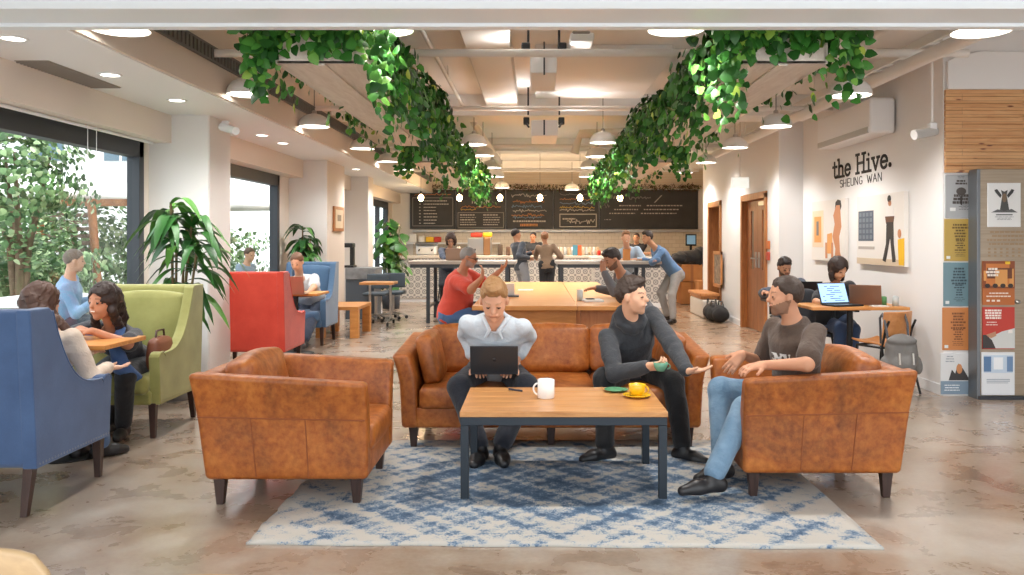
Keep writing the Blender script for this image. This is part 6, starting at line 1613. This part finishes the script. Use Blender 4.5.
    # ---- trousers ----
    if legs:
        t_ = Field(lo, hi, res); t_.loft(hip, R, [(z, a, b_, y) for z, a, b_, y in pr if z < .08*k], inf, .03)
        for i, (a, q, ft) in enumerate(legs_):
            t_.cone(a, q, .088*w+inf, .058*w+inf+.006, .05*k); m_ = q+(ft-q)*.94; t_.cone(q, m_, .058*w+inf+.004, .04*k+inf+.008, .02*k)
        t_.rough(.004*k, 26, 11, 5)
        sdf_obj('trousers', t_, cloth('trousers_'+legc, legc, legc2), body, origin=base)
        shm = mat('shoe_'+shoe, shoe, .4)
        for i, (a, q, ft) in enumerate(legs_):
            fd = nrm(fdirs[i] if fdirs[i] is not None else Vector((face.x, face.y, 0))); sl = k*shoe_len; hlf = .30*k
            s_ = Field(np.array(ft)-hlf, np.array(ft)+hlf, min(res, .009)); gz = ft.z-.085*k
            dn = fd.cross(Vector((0, 0, 1))).cross(fd)*(-1 if fd.cross(Vector((0, 0, 1))).cross(fd).z > 0 else 1)
            a0 = ft-fd*.035*sl+dn*.05*k; a1 = ft+fd*.09*sl+dn*.058*k; a2 = ft+fd*.165*sl+dn*.066*k
            s_.cone(a0, a1, .040*k, .043*k, .03); s_.cone(a1, a2, .043*k, .030*k, .03); s_.cone(ft+dn*.0, a0, .043*k, .040*k, .03)
            gd = np.array(dn); pl = np.array(ft+dn*.088*k); s_.cut(lambda p: (p-pl)@gd)
            top_ = np.array(ft-dn*.035*k); s_.cut(lambda p: -((p-top_)@gd))
            so = sdf_obj('shoe', s_, shm, body, origin=base)
            if socks:
                mb = MB(); mb.tube([ft+(q-ft).normalized()*.10, ft-dn*.0], [.043*k, .041*k], 12); so_ = mb.build('sock', mat('sock_'+socks, socks, .9), body); [setattr(v_, 'co', v_.co-base) for v_ in so_.data.vertices]
    # ---- hair ----
    if hair:
        hl = np.array([list(hp(-.2, -.2, -.5)), list(hp(.2, .2, .2))]); c_ = np.array(head); ext = .20+hairlen
        h_ = Field(c_-ext, c_+np.array([.2, .2, .2]), min(res, .008) if res < .012 else res)
        th = {'short': .010, 'quiff': .014, 'buzz': .005, 'long': .014, 'curly': .030, 'bun': .014, 'bob': .020}[hair]
        h_.ell(hp(0, -.018, .034), E, (np.array([.074, .094, .088])+(th if hair != 'quiff' else np.array([.007, .013, .016])))*hk, .01)
        if hair == 'quiff': h_.ell(hp(0, .045, .100), E, np.array([.048, .040, .026])*hk, .03); h_.ell(hp(0, .0, .112), E, np.array([.05, .06, .02])*hk, .03)
        if hair == 'curly': 
            for s_ in (-1, 1): h_.ell(hp(s_*.06, -.03, -.03), E, np.array([.045, .06, .075])*hk, .03)
        def q_(p): return (p-c_)@HRm/hk
        if hair in ('short', 'quiff', 'buzz', 'bun'):
            def cutf(p):
                q = q_(p); y = q[..., 1]; z = q[..., 2]; x = np.abs(q[..., 0])
                line = np.where(y > .02, .012+(y-.02)*.95, np.where(y > -.03, -.012+(y+.03)*.5, -.012+(y+.03)*1.0)); line = np.maximum(line, -.075); line = np.where(y > .055, np.maximum(line, .066-.25*x), line)
                line = np.where((x < .045) & (y > .0), np.maximum(line, .058), line)
                return (line-z)*hk*.7, (line-z)
            g_ = np.stack(np.meshgrid(*h_.ax, indexing='ij'), -1); cd, lz = cutf(g_); h_.d = np.maximum(h_.d+np.clip(.035+lz, 0, .035)*hk*{'short': .28, 'quiff': .40, 'buzz': .12, 'bun': .35}[hair], cd)
            if hair == 'bun': h_.cone(hp(0, -.10, .06), hp(0, -.115, .06), .034*hk, .03*hk, .01)
        elif hair in ('long', 'bob', 'curly'):
            ln = {'long': hairlen, 'bob': .06, 'curly': .03}[hair]
            dz = Vector((0, 0, -1))
            for s_ in (-1, 1):
                p0 = Vector(hp(s_*.062, -.012, .02)); p1 = Vector(hp(s_*.072, .0, -.06)); 
                h_.cone(p0, p1, .028*hk, .026*hk, .02)
                if hair == 'long':
                    p2 = Vector(neck)+Rr*s_*.095*k+Rf*(.02+.05*(s_ > 0))-Ru*.02; p3 = p2+dz*ln+Rf*.05; h_.cone(p1, p2, .026*hk, .030*hk, .02); h_.cone(p2, p3, .030*hk, .012*hk, .03)
                else: p2 = p1+dz*ln; h_.cone(p1, p2, .032*hk, .024*hk, .02)
            pb0 = Vector(hp(0, -.07, .0)); pb1 = Vector(neck)-Rf*.075+Ru*.02
            if hair == 'long': h_.cone(pb0, pb1, .075*hk, .07*hk, .04); h_.cone(pb1, pb1-Ru*ln*1.0-Rf*.0, .075*hk, .05*hk, .04)
            else: h_.cone(pb0, pb0+dz*(.05+ln*.6), .07*hk, .06*hk, .03)
            def cutf(p):
                q = q_(p); x = np.abs(q[..., 0]); y = q[..., 1]; z = q[..., 2]
                fx = .048+.010*np.clip((.03-z)*10, 0, 1)
                d1 = np.minimum(np.minimum(fx-x, y-.018), (.074-.9*x)-z); return d1*hk
            h_.cut(cutf)
        amp = {'short': .003, 'quiff': .0045, 'buzz': .001, 'long': .006, 'curly': .011, 'bun': .003, 'bob': .003}[hair]
        h_.rough(amp, 170 if hair != 'curly' else 70, 4, 4)
        sdf_obj('hair', h_, hm, body, origin=base)
    if glasses:
        mb = MB()
        for s_ in (-1, 1):
            c = [Vector(hp(s_*.031+.021*math.cos(a), .093, .004+.016*math.sin(a))) for a in [2*PI*k_/14 for k_ in range(15)]]; mb.tube(c, .0028, 5); mb.tube([hp(s_*.052, .092, .008), hp(s_*.078, -.0, .008)], .0028, 5)
        mb.tube([hp(-.01, .094, .008), hp(.01, .094, .008)], .0028, 5); o = mb.build('glasses', M_black, body); [setattr(v_, 'co', v_.co-base) for v_ in o.data.vertices]
    return body, arms, legs_
NP = 'people seated around the leather sofa'
# 1 man with the laptop on the sofa
person('man in a pale blue shirt on the sofa, looking down at a laptop', (-.285, 6.16, .47), P(495, 320, 153), P(494, 301, 158), (0, -.86, -.46), res=.0065, k=1.04, torso_fwd=(0, -1, .1), sh_w=.175,
       hands=(P(513, 367, 148), P(476, 367, 148)), hdirs=((-.3, -.9, -.1), (.3, -.9, -.1)), palms=((0, 0, -1), (0, 0, -1)), elb=((.14, 1, -.3), (-.14, 1, -.3)), feet=(P(501, 446, 157), P(480, 447, 157)), fdirs=((.15, -1, 0), (-.15, -1, 0)), kn=((.75, -.5, .8), (-.75, -.5, .8)),
       skin='d3a083', top='shirt', topc='c3ccd4', topc2='ced6dc', sleeve='roll', legc='191d28', shoe='1a1a1c', hair='quiff', hairc='9c7348', brow='b08a68', curl=.35, stripes=True, collar=True, head_k=1.04)
# 2 man in the hoodie
b2, a2, l2 = person('man in a charcoal hoodie on the sofa, smiling and holding a cup', (.68, 6.12, .47), P(630, 321, 148), P(633, 297, 150), (.86, -.5, .02), res=.0065, k=1.0, torso_fwd=(.35, -1, .15), sh_w=.185,
       hands=(P(687, 371, 160), P(647, 367, 158)), hdirs=((.9, -.3, .1), (.75, -.5, .15)), palms=((-.1, 0, 1), (.25, .4, .5)), elb=((1, .3, -.8), (-1, .4, -.9)), feet=(P(683, 447, 155), P(605, 446, 155)), fdirs=((.75, -.7, 0), (-.9, -.5, 0)), kn=((.45, -.8, .7), (-.35, -.9, .6)),
       skin='d9a98b', top='hoodie', topc='303338', topc2='3a3d42', legc='141518', shoe='1b1b1d', hair='quiff', hairc='3c2d24', smile=True, hood=True, curl=(.25, .9), socks='6f7c8c', head_k=1.03)
h = a2[1][2]; cup_saucer_off = None
t = thing('mint_cup', 'mint green cup held by the man in the hoodie', 'cup', h+Vector((.075, -.075, -.015)))
mb = MB(); mb.lathe([(.001, 0), (.024, 0), (.040, .025), (.046, .055), (.044, .056), (.038, .028), (.001, .006)], n=24); mb.build('body', M_mint, t)
mb = MB(); mb.tube([(.04+.02*math.sin(a), 0, .03+.016*math.cos(a)) for a in [PI*k_/8 for k_ in range(9)]], .004, 6); mb.build('handle', M_mint, t)
# 3 man in the brown T-shirt
b3, a3, l3 = person('man in a brown T-shirt and jeans seated in the armchair facing left', (1.545, 5.04, .475), P(794, 322, 171), P(784, 297, 172), (-1, -.06, .0), res=.0065, k=.97, torso_fwd=(-1, -.35, .15), sh_w=.19,
       hands=(P(763, 365, 180), P(742, 354, 166)), hdirs=((-.9, -.3, -.1), (-.7, -.2, -.7)), palms=((.1, .2, -1), (.5, .8, .1)), elb=((.5, -1, -.25), (.3, .8, -.9)), chest_print=(P(776, 358, 175), (.075, .12, .022), 'd8d4cf'), feet=(P(713, 476, 184), P(722, 463, 174)), fdirs=((-1, -.35, 0), (-.8, -.5, 0)), kn=((-.5, 0, 1), (-.7, .2, 1)),
       skin='c58f70', top='tshirt', topc='4a392e', topc2='56453a', sleeve='short', legc='55758f', legc2='7d99b0', shoe='211f20', hair='short', hairc='3a2a20', beard='6d5240', curl=.4, smile=True, shoe_len=1.15)
# 4, 5 women by the window
person('woman with long brown hair and beige sweater in the blue wing chair', (-2.93, 5.05, .50), P(50, 330, 167), P(43, 303, 165), (.35, .93, -.05), res=.0085, k=.93, torso_fwd=(.15, 1, 0),
       hands=(P(90, 352, 158), P(108, 368, 160)), hdirs=((.1, 1, 0), (.75, .65, .0)), palms=((0, 0, -1), (0, 0, 1)), elb=((-1, -.2, -1), (.25, -1.2, -.6)), feet=(P(80, 444, 154), P(102, 444, 154)), fdirs=((.2, 1, 0), (.6, .8, 0)), kn=((0, 1, .8), (0.1, 1, .8)),
       skin='d0a58c', female=True, top='sweater', topc='cbb8a6', topc2='d6c6b6', legc='4f6b92', shoe='1d1d20', hair='long', hairc='4a2f22', hairlen=.14, curl=.3, head_k=1.08)
b5, a5, l5 = person('smiling woman with long dark wavy hair leaning on the table, in the green chair', (-2.98, 6.42, .51), P(112, 328, 142), P(103, 302, 146), (-.30, -.95, -.06), res=.0085, k=.95, torso_fwd=(-.15, -1, 0),
       hands=(P(92, 331, 151), P(80, 329, 149)), hdirs=((-1, -.25, 0), (.7, -.6, 0)), palms=((0, 0, -1), (0, 0, -1)), elb=((1, -.2, -.5), (-1, .1, -.5)), feet=(P(123, 425, 140), P(110, 420, 138)), fdirs=((.2, -1, 0), (-.2, -1, 0)), kn=((.3, -1, 1), (0, -1, 1)),
       skin='bd8364', female=True, top='tee', topc='2f3138', sleeve='short', legc='1f2024', shoe='23211f', hair='long', hairc='2b1a14', hairlen=.15, smile=True, curl=.3, head_k=1.1)
base = b5.location
mb = MB(); nk = P(110, 329, 143)
mb.tube([nk+Vector((-.10, -.02, .01)), nk+Vector((-.105, -.13, -.1)), nk+Vector((-.12, -.10, -.26)), nk+Vector((-.13, .05, -.36))], [.03, .045, .05, .03], 8, True, .5)
mb.tube([nk+Vector((.09, -.02, .01)), nk+Vector((.10, -.13, -.1)), nk+Vector((.13, -.10, -.26)), nk+Vector((.17, .05, -.36))], [.03, .045, .06, .04], 8, True, .5)
o = mb.build('scarf', cloth('denim_scarf', '3b5a8c', '4a6a9c'), b5); [setattr(v_, 'co', v_.co-base) for v_ in o.data.vertices]
# 6 man in white in the grey blue chair
person('man in a white T-shirt working at a laptop in the grey blue chair', (-3.06, 11.95, .52), P(299, 279, 75), P(297, 262.5, 77), (-.1, -.9, -.4), res=.012, k=1.0, torso_fwd=(0, -1, 0), bulk=1.1,
       hands=(P(308, 293, 80), P(284, 293, 80)), hdirs=((-.4, -.9, 0), (.4, -.9, 0)), palms=((0, 0, -1), (0, 0, -1)), elb=((1, .2, -.6), (-1, .2, -.6)), feet=(P(304, 341, 78), P(292, 341, 78)), kn=((.2, -1, .8), (0, -1, .8)),
       skin='cf9f82', top='tshirt', topc='d4d6d9', sleeve='short', legc='28344a', shoe='33363c', hair='short', hairc='6a4a35')
laptop('tan lidded laptop on the table of the man in white', (XA(293, F/83.5), F/83.5, .762), PI, 1.9, 'b79a84', lid_c='b79a84', w=.34, d=.22, logo='2e2a28')
laptop('dark grey laptop on the knees of the man in the pale blue shirt', P(495, 371, 151), PI, 1.75, '3d4046', lid_c='3a3c40', w=.31, d=.19, pitch=-.1, logo='202124')
# 7 red shirt, 8 grey sweater at the long table
person('grey-haired man in a red T-shirt seated at the window side of the communal table', P(453, 311, 87), P(461, 273, 88), P(469, 258, 88.5), (1, -.2, -.2), res=.012, k=.98, bulk=1.28, torso_fwd=(1, -.15, 0),
       hands=(P(501, 270, 86), P(482, 278, 93)), hdirs=((.7, -.2, .8), (.1, .2, 1)), palms=((0, 0, 1), (-1, .2, 0)), elb=((.3, .1, -1.5), (.5, -.5, -1)), feet=((-.55, 9.95, .09), (-.6, 9.6, .09)), kn=((1, .2, .3), (1, -.2, .3)),
       skin='b98163', top='tshirt', topc='c8422f', topc2='d24c37', sleeve='short', legc='4a6c99', shoe='2a2a2c', hair='buzz', hairc='8d8985', brow='6d655f', glasses=True, beard='9a938c')
person('man in a grey sweater with his hand on his chin at the communal table', P(642, 311, 89), P(622, 275, 90), P(612, 260, 91), (-.85, -.35, -.45), res=.012, k=.98, torso_fwd=(-1, -.2, -.1),
       hands=(P(604, 272, 94), P(596, 288, 87)), hdirs=((-.2, .2, 1), (-1, -.3, 0)), palms=((.5, .6, 0), (0, 0, -1)), elb=((-.2, -.5, -1), (0, 1, -1)), feet=((.95, 9.5, .09), (1.0, 9.9, .09)), kn=((-1, -.2, .4), (-1, .2, .4)),
       skin='b27f62', top='sweater', topc='5c5e62', topc2='696b70', legc='2c3038', shoe='222224', hair='quiff', hairc='2d211b', beard='4a382d')
def stool(label, x, y, z, grp='wooden stools at the communal table'):
    t = thing('wooden_stool', label, 'stool', (x, y, 0), 0, grp); mb = MB(); mb.lathe([(.001, z-.035), (.165, z-.035), (.175, z-.02), (.165, z), (.001, z)], n=24); mb.build('seat', M_oakl, t)
    for sx, sy in ((-1, -1), (1, -1), (1, 1), (-1, 1)): mb = MB(); mb.tube([(sx*.17, sy*.17, 0), (sx*.1, sy*.1, z-.03)], .016, 8); mb.build('leg', M_black, t)
stool('round stool under the man in red', -.92, 9.9, .50); stool('round stool under the man in the grey sweater', 1.16, 9.66, .50)
# 9 woman at the bar table
person('curly-haired woman in a navy jacket at a laptop on the bar table', P(448, 269, 52), P(449.5, 250, 53.5), P(451, 240, 54), (.05, -.9, -.4), res=.015, k=.95, torso_fwd=(0, -1, 0), female=True,
       hands=(P(457, 259.5, 55), P(446, 259.5, 55)), elb=((1, .1, -.6), (-1, .1, -.6)), feet=(P(450, 300, 52), P(444, 300, 52)), kn=((0, -1, .8), (0, -1, .8)), skin='c99678', top='jacket', topc='39465c', legc='22252c', shoe='1d1d1f', hair='curly', hairc='3a241a', glasses=True)
mb = MB(); q = P(449.5, 250, 53.5); mb.tube([q+Vector((-.05, -.09, .02)), q+Vector((-.03, -.14, -.12)), q+Vector((-.02, -.13, -.3))], [.04, .05, .03], 8); mb.tube([q+Vector((.05, -.09, .02)), q+Vector((.03, -.14, -.12))], [.04, .05], 8)
o = mb.build('scarf', cloth('grey_scarf', 'a9a8a8', 'b9b8b6'), bpy.data.objects['person.007'] if 'person.007' in bpy.data.objects else None)
laptop('tan lidded laptop on the bar table before the curly-haired woman', (XA(455, F/57), F/57, 1.045), PI, 1.85, 'a88c7a', lid_c='a88c7a', w=.3, d=.21)
# 10, 11, 12 ordering at the counter
person('man in a dark grey suit jacket standing at the counter facing right', P(521, 265, 50), P(517.5, 243, 50), P(516.5, 234.8, 50), (1, .25, 0), res=.016, k=.96, torso_fwd=(.8, .5, 0), hands=(P(531, 253, 49.5), P(529, 258, 50.5)), elb=((-.3, .2, -1), (-.5, -.8, -1)),
       feet=(P(519, 305, 49.8), P(523, 305.5, 50.2)), kn=((.5, .5, 0), (.5, .5, 0)), skin='b98768', top='suit_jacket', topc='3d444e', legc='8d9096', shoe='222222', hair='short', hairc='241b18')
person('barista in a black T-shirt behind the counter facing the customers', (XA(533, 20.4), 20.4, .88), (XA(533, 20.4), 20.38, 1.34), (XA(533, 20.35), 20.33, 1.47), (-.2, -1, -.1), res=.018, k=.92, hands=((.05, 20.1, 1.1), (-.2, 20.1, 1.1)), skin='b07c5e', top='tshirt', topc='232529', sleeve='short', legc='26282c', shoe='222222', hair='short', hairc='221a17',
       feet=((-.05+.05, 20.4, .09), (-.15, 20.4, .09)), kn=((0, -1, 0), (0, -1, 0)))
person('woman in a tan jacket with her hair in a bun at the counter', P(547, 264, 50.5), P(545.5, 245, 50.5), P(544.5, 237.5, 50.5), (-.15, 1, 0), res=.016, k=.9, female=True, torso_fwd=(0, 1, 0), hands=(P(536, 258, 49), P(556, 261, 50)), elb=((-.9, -.3, -1), (.9, -.3, -1)),
       feet=(P(544, 306, 50.4), P(550, 306, 50.4)), kn=((0, 1, 0), (0, 1, 0)), skin='c08c6c', top='jacket', topc='7b6450', topc2='866e58', legc='1f2024', shoe='1c1c1c', hair='bun', hairc='8b5d3c')
# 13, 14, 15 round the right bar table
person('man in a pale blue shirt leaning on the far side of the bar table', P(628, 270, 53), P(627, 249, 54.5), P(626, 238, 55.3), (.1, -1, -.1), res=.015, k=1.0, torso_fwd=(0, -1, 0), hands=(P(634, 259.5, 55.5), P(620, 259.5, 55.5)), hdirs=((-1, -.2, 0), (1, -.2, 0)), palms=((0, 0, -1), (0, 0, -1)), elb=((1, .1, -.6), (-1, .1, -.6)),
       feet=(P(632, 309, 52.5), P(624, 309, 52.5)), kn=((0, -1, 0), (0, -1, 0)), skin='d2a184', top='shirt', topc='9fb6cc', topc2='b2c6d8', sleeve='roll', legc='30363f', shoe='222222', hair='quiff', hairc='8a6648', smile=True)
person('man in a denim shirt and grey trousers leaning over the end of the bar table', P(675, 273, 58.5), P(656, 248.5, 59), P(647, 238, 59.3), (-.92, -.35, -.1), res=.012, k=.93, torso_fwd=(-1, -.2, -.5), hands=(P(659, 260, 61), P(643, 259.5, 57.5)), hdirs=((-.5, .8, 0), (-1, 0, 0)), palms=((0, .2, -1), (0, 0, -1)), elb=((-.6, -.5, -.6), (-.2, .8, -1)),
       feet=(P(673, 318.5, 60), P(667, 315.5, 58.5)), fdirs=((-.7, -.7, 0), (-1, -.2, 0)), kn=((-.6, -.4, 0), (-1, 0, 0)), skin='c0906f', top='denim_shirt', topc='4f7199', topc2='5f82a8', legc='8f8b87', legc2='9d9994', shoe='26211f', hair='quiff', hairc='2e211b', beard=None)
person('dark-haired person in black behind the counter between the two men', (XA(637, 19.4), 19.4, .88), (XA(636.5, 19.4), 19.37, 1.31), (XA(636, 19.4), 19.33, 1.44), (-.3, -1, 0), res=.018, k=.92, hands=((2.5, 19.15, 1.1), (2.15, 19.15, 1.1)), skin='c08f70', top='tshirt', topc='26242a', sleeve='short', legc='26282c', shoe='222222', hair='short', hairc='241b18',
       feet=((2.36, 19.42, .09), (2.2, 19.42, .09)), kn=((0, -1, 0), (0, -1, 0)))
# 16, 17 at the right wall
person('bearded man in a navy sweater at a laptop behind the man in brown', P(787, 315, 80), P(784, 284, 82), P(784.5, 268, 83.5), (.15, -.95, -.35), res=.010, k=.98, torso_fwd=(0, -1, 0), sh_w=.205, hands=(P(806, 294, 86), P(764, 292, 87)), hdirs=((-.5, -.8, 0), (.2, -1, 0)), palms=((0, 0, -1), (0, 0, -1)), elb=((1, .2, -.6), (-1, .1, -.5)),
       feet=(P(800, 350, 82), P(775, 350, 82)), kn=((0, -1, .8), (-.2, -1, .8)), skin='b07d5f', top='sweater', topc='2c3a4c', topc2='36455a', legc='30333a', shoe='202124', hair='quiff', hairc='221815', beard='2a1d18')
person('woman with dark bobbed hair in a black T-shirt at the wall table', P(834, 321, 93), P(836, 285, 95), P(838.5, 269, 97), (.35, -.82, -.45), res=.009, k=.95, female=True, torso_fwd=(.15, -1, 0), hands=(P(858, 303, 99), P(828, 304, 100)), hdirs=((-.6, -.6, 0), (.8, -.4, 0)), palms=((0, 0, -1), (0, 0, -1)), elb=((1, .1, -.6), (-1, .1, -.5)),
       feet=(P(850, 369, 98), P(838, 369, 98)), kn=((.1, -1, .9), (.1, -1, .9)), skin='c99877', top='tee', topc='222328', sleeve='short', legc='33496b', shoe='202124', hair='bob', hairc='2f1f19')
laptop('black laptop with a bright screen on the wall table', (XA(846, F/104)+.02, 8.42, .767), .28, 1.95, '2b2c30', w=.33, d=.22, screen_on=True)
laptop('brown lidded laptop in front of the woman in black', (3.33, 8.62, .767), PI-.5, 1.9, '9a7460', lid_c='8d6a56', w=.3, d=.2)
pedestal_table('cafe_table', 'dark small table under the laptop of the bearded man', 2.62, 3.2, 9.62, 10.0, .735, mat('black_top', '2b2a2a', .5))
laptop('black laptop, lid towards the camera, before the bearded man', (XA(805, 9.8), 9.8, .737), PI, 1.8, '2a2b2e', w=.3, d=.2)
cafe_chair('cafe_chair', 'dark chair under the bearded man at the small table', (3.13, 10.35, 0), 0, M_black, group='dark cafe chairs', h=.72)
t = cafe_chair('cafe_chair', 'chair draped with a dark jacket in front of the bearded man', (2.95, 9.42, 0), PI, M_black, group='dark cafe chairs', h=.76)
c0 = P(805, 309, 95); f = Field(c0-Vector((.3, .2, .5)), c0+Vector((.3, .2, .4)), .013); f.ell(c0+Vector((0, 0, .02)), np.eye(3), (.19, .07, .2), .03); f.ell(c0+Vector((.0, -.02, -.13)), np.eye(3), (.16, .06, .2), .04); f.rough(.01, 24, 3)
o = sdf_obj('dark_jacket', f, mat('dark_jacket_cloth', '2c3037', .85, sheen=.3), origin=c0); o.location = c0; tag(o, 'dark jacket hanging over the chair in front of the bearded man', 'jacket')
# small things on the wall table
for nm, px, c_, lab, r_, h_, x, y in (('green_pot', 0, '4f8a55', 'small green cup on the wall table', .035, .09, 3.44, 8.5), ('glass', 0, 'b9c2c2', 'small clear glass on the wall table near the wall', .03, .1, 3.53, 8.42)): cyl(nm, lab, 'cup', x, y, .765, r_, h_, mat('c_'+c_, c_, .3))
mb = MB(); mb.box((3.26, 8.3, .765), (3.42, 8.4, .775)); o = mb.build('notebook', mat('paper_white', 'dcd9d2', .6), loc=(3.34, 8.35, .765)); tag(o, 'small white notebook on the wall table', 'notebook')
# backpack
c0 = Vector((XA(901, 7.66), 7.66, ZA(354, 7.66))); f = Field(c0-Vector((.25, .2, .3)), c0+Vector((.25, .25, .35)), .011)
f.ell(c0+Vector((0, 0, -.06)), np.eye(3), (.155, .10, .16), .03); f.ell(c0+Vector((0, 0, .06)), np.eye(3), (.14, .09, .12), .05); f.ell(c0+Vector((0, -.07, -.08)), np.eye(3), (.11, .05, .09), .015); f.ell(c0+Vector((0, -.02, .12)), np.eye(3), (.13, .09, .05), .008)
for sx in (-1, 1): f.ell(c0+Vector((sx*.15, 0, -.1)), np.eye(3), (.035, .05, .08), .01)
f.rough(.004, 40, 2)
bp = thing('grey_backpack', 'grey backpack hanging from the back of the orange ply chair', 'backpack', c0)
sdf_obj('body', f, mat('backpack_grey', '6e6c6a', .8, col2='7d7b78', bmp=.4), bp, origin=c0)
for sx in (-1, 1):
    mb = MB(); mb.tube([(sx*.09, .05, .1), (sx*.10, .10, .26), (sx*.10, .16, .34), (sx*.10, .22, .3), (sx*.1, .19, .0)], .018, 8, True, .5); mb.build('strap', mat('strap_grey', '55565a', .8), bp)
mb = MB(); mb.tube([(-.06, -.11, .02), (-.06, -.125, -.08)], .008, 6); mb.tube([(.06, -.11, .02), (.06, -.125, -.08)], .008, 6); mb.build('buckle', mat('strap_light', 'c9c6c0', .5), bp)
# people outside
person('man in a denim shirt outside behind the wide window', P(66, 322, 92), P(69, 279, 93), P(75, 261, 93), (.85, .5, -.1), res=.013, k=1.0, torso_fwd=(.9, .3, 0), hands=(P(95, 300, 90), P(90, 305, 96)), feet=(P(90, 363, 92), P(85, 363, 94)), kn=((1, .1, .6), (1, -.1, .6)), skin='c59a80', top='denim_shirt', topc='6f91b5', topc2='86a6c6', legc='3b4450', shoe='333333', hair='short', hairc='6e5f55')
person('person in a grey blue top outside behind the second window', P(243, 288, 63), P(246, 265, 63), P(250, 255, 63), (.8, -.5, -.2), res=.016, k=.95, torso_fwd=(.9, -.2, 0), hands=(P(259, 276, 62), P(257, 277, 64)), feet=(P(256, 322, 63), P(253, 322, 64)), kn=((1, 0, .6), (1, 0, .6)), skin='c79a7c', top='jacket', topc='8a9aa8', legc='3b4450', shoe='333333', hair='short', hairc='5a3f30')
for x, y, lab in ((XA(66, 9.3), 9.4, 'white terrace stool under the man outside the wide window'), (XA(243, 13.6), 13.65, 'white terrace stool under the person outside the second window')):
    t = thing('terrace_stool', lab, 'stool', (x, y, -.02), 0, 'terrace stools'); mb = MB(); mb.rbox((0, 0, .43), (.4, .4, .05), .02); mb.build('seat', M_white, t)
    for sx, sy in ((-1, -1), (1, -1), (1, 1), (-1, 1)): mb = MB(); mb.tube([(sx*.18, sy*.18, 0), (sx*.15, sy*.15, .42)], .015, 6); mb.build('leg', M_white, t)
# bar stool for the curly-haired woman
q = P(448, 269, 52); t = thing('bar_stool', 'black bar stool under the curly-haired woman', 'stool', (q.x, q.y, 0)); mb = MB(); mb.lathe([(.001, .70), (.17, .70), (.17, .74), (.001, .74)], n=18); mb.build('seat', M_black, t)
for sx, sy in ((-1, -1), (1, -1), (1, 1), (-1, 1)): mb = MB(); mb.tube([(sx*.2, sy*.2, 0), (sx*.12, sy*.12, .7)], .014, 6); mb.build('leg', M_black, t)
# handbag beside the woman in green
c0 = Vector((-2.76, 6.33, .46)); hb = thing('brown_handbag', 'brown leather handbag on the green chair beside the woman', 'handbag', c0)
mb = MB(); mb.rbox((0, 0, .12), (.1, .26, .22), .03, .02, 5, lambda p: Vector((p.x*(1.15-p.z*1.4), p.y, p.z))); mb.build('body', mat('bag_brown', '7a4630', .5), hb); mb = MB(); mb.tube([(0, -.08, .2), (0, -.06, .29), (0, .06, .29), (0, .08, .2)], .008, 6); mb.build('handle', mat('bag_handle', '4a2c20', .5), hb)
# things on the communal table and coffee tables
def flat(nm, label, cat, px0, px1, py, s, th, m_, d=.21, rz=0, z=.75):
    y = F/s; x0, x1 = XA(px0, y), XA(px1, y); mb = MB(); mb.box((-(x1-x0)/2, -d/2, 0), ((x1-x0)/2, d/2, th)); o = mb.build(nm, m_, bevel=.002); o.location = ((x0+x1)/2, y, z+.001); o.rotation_euler = (0, 0, rz); return tag(o, label, cat)
flat('magazine', 'white magazine lying on the communal table near the man in red', 'magazine', 518, 533, 290, 77, .01, MATS['paper_white'])
flat('laptop_closed', 'closed dark laptop lying on the communal table before the man in red', 'laptop', 503, 519, 295, 86, .018, mat('closed_grey', '5b5d61', .4, .4))
flat('open_book', 'pale open book on the communal table before the man in grey', 'book', 583, 602, 299, 93, .02, MATS['paper_white'], .26, .1)
flat('phone', 'dark phone lying on the pale open book', 'phone', 586, 594, 298, 93, .009, M_black, .08, .1, .772)
cyl('water_glass', 'clear drinking glass on the communal table beside the pale book', 'glass', XA(580, F/92), F/92, .75, .034, .12, mat('tumbler', 'c9cfcc', .1), [(.001, 0), (.03, 0), (.036, .12), (.033, .12), (.028, .01), (.001, .01)])
cyl('white_cup', 'white cup on the communal table beside the man in red', 'cup', XA(498, F/90), F/90, .75, .04, .08, M_cer, [(.001, 0), (.03, 0), (.042, .08), (.039, .08), (.028, .01), (.001, .01)])
q = P(509.5, 280, 86); mb = MB(); mb.rbox((0, 0, 0), (.12, .01, .15), .004, 0, 2, None, Matrix.Rotation(.3, 4, 'X')); o = mb.build('white_tablet', M_cer, loc=None); o.location = (q.x, q.y-.05, .835); tag(o, 'small white tablet propped up on the communal table by the man in red', 'tablet')
cup_saucer('white_cup', 'white cup on its saucer on the table between the wing chairs', (-3.05, 5.62, .755), M_cer, M_cer)
flat('phone', 'pale phone lying on the table between the wing chairs', 'phone', 60, 71, 335, 153, .01, M_cer, .14, .3, .756)
# brown card in front of the man in pale blue, red apron
flat('paper_bag', 'small brown paper bag on the bar table before the man in pale blue', 'bag', 623, 630, 259, 57, .2, M_card, .1, 0, 1.045)
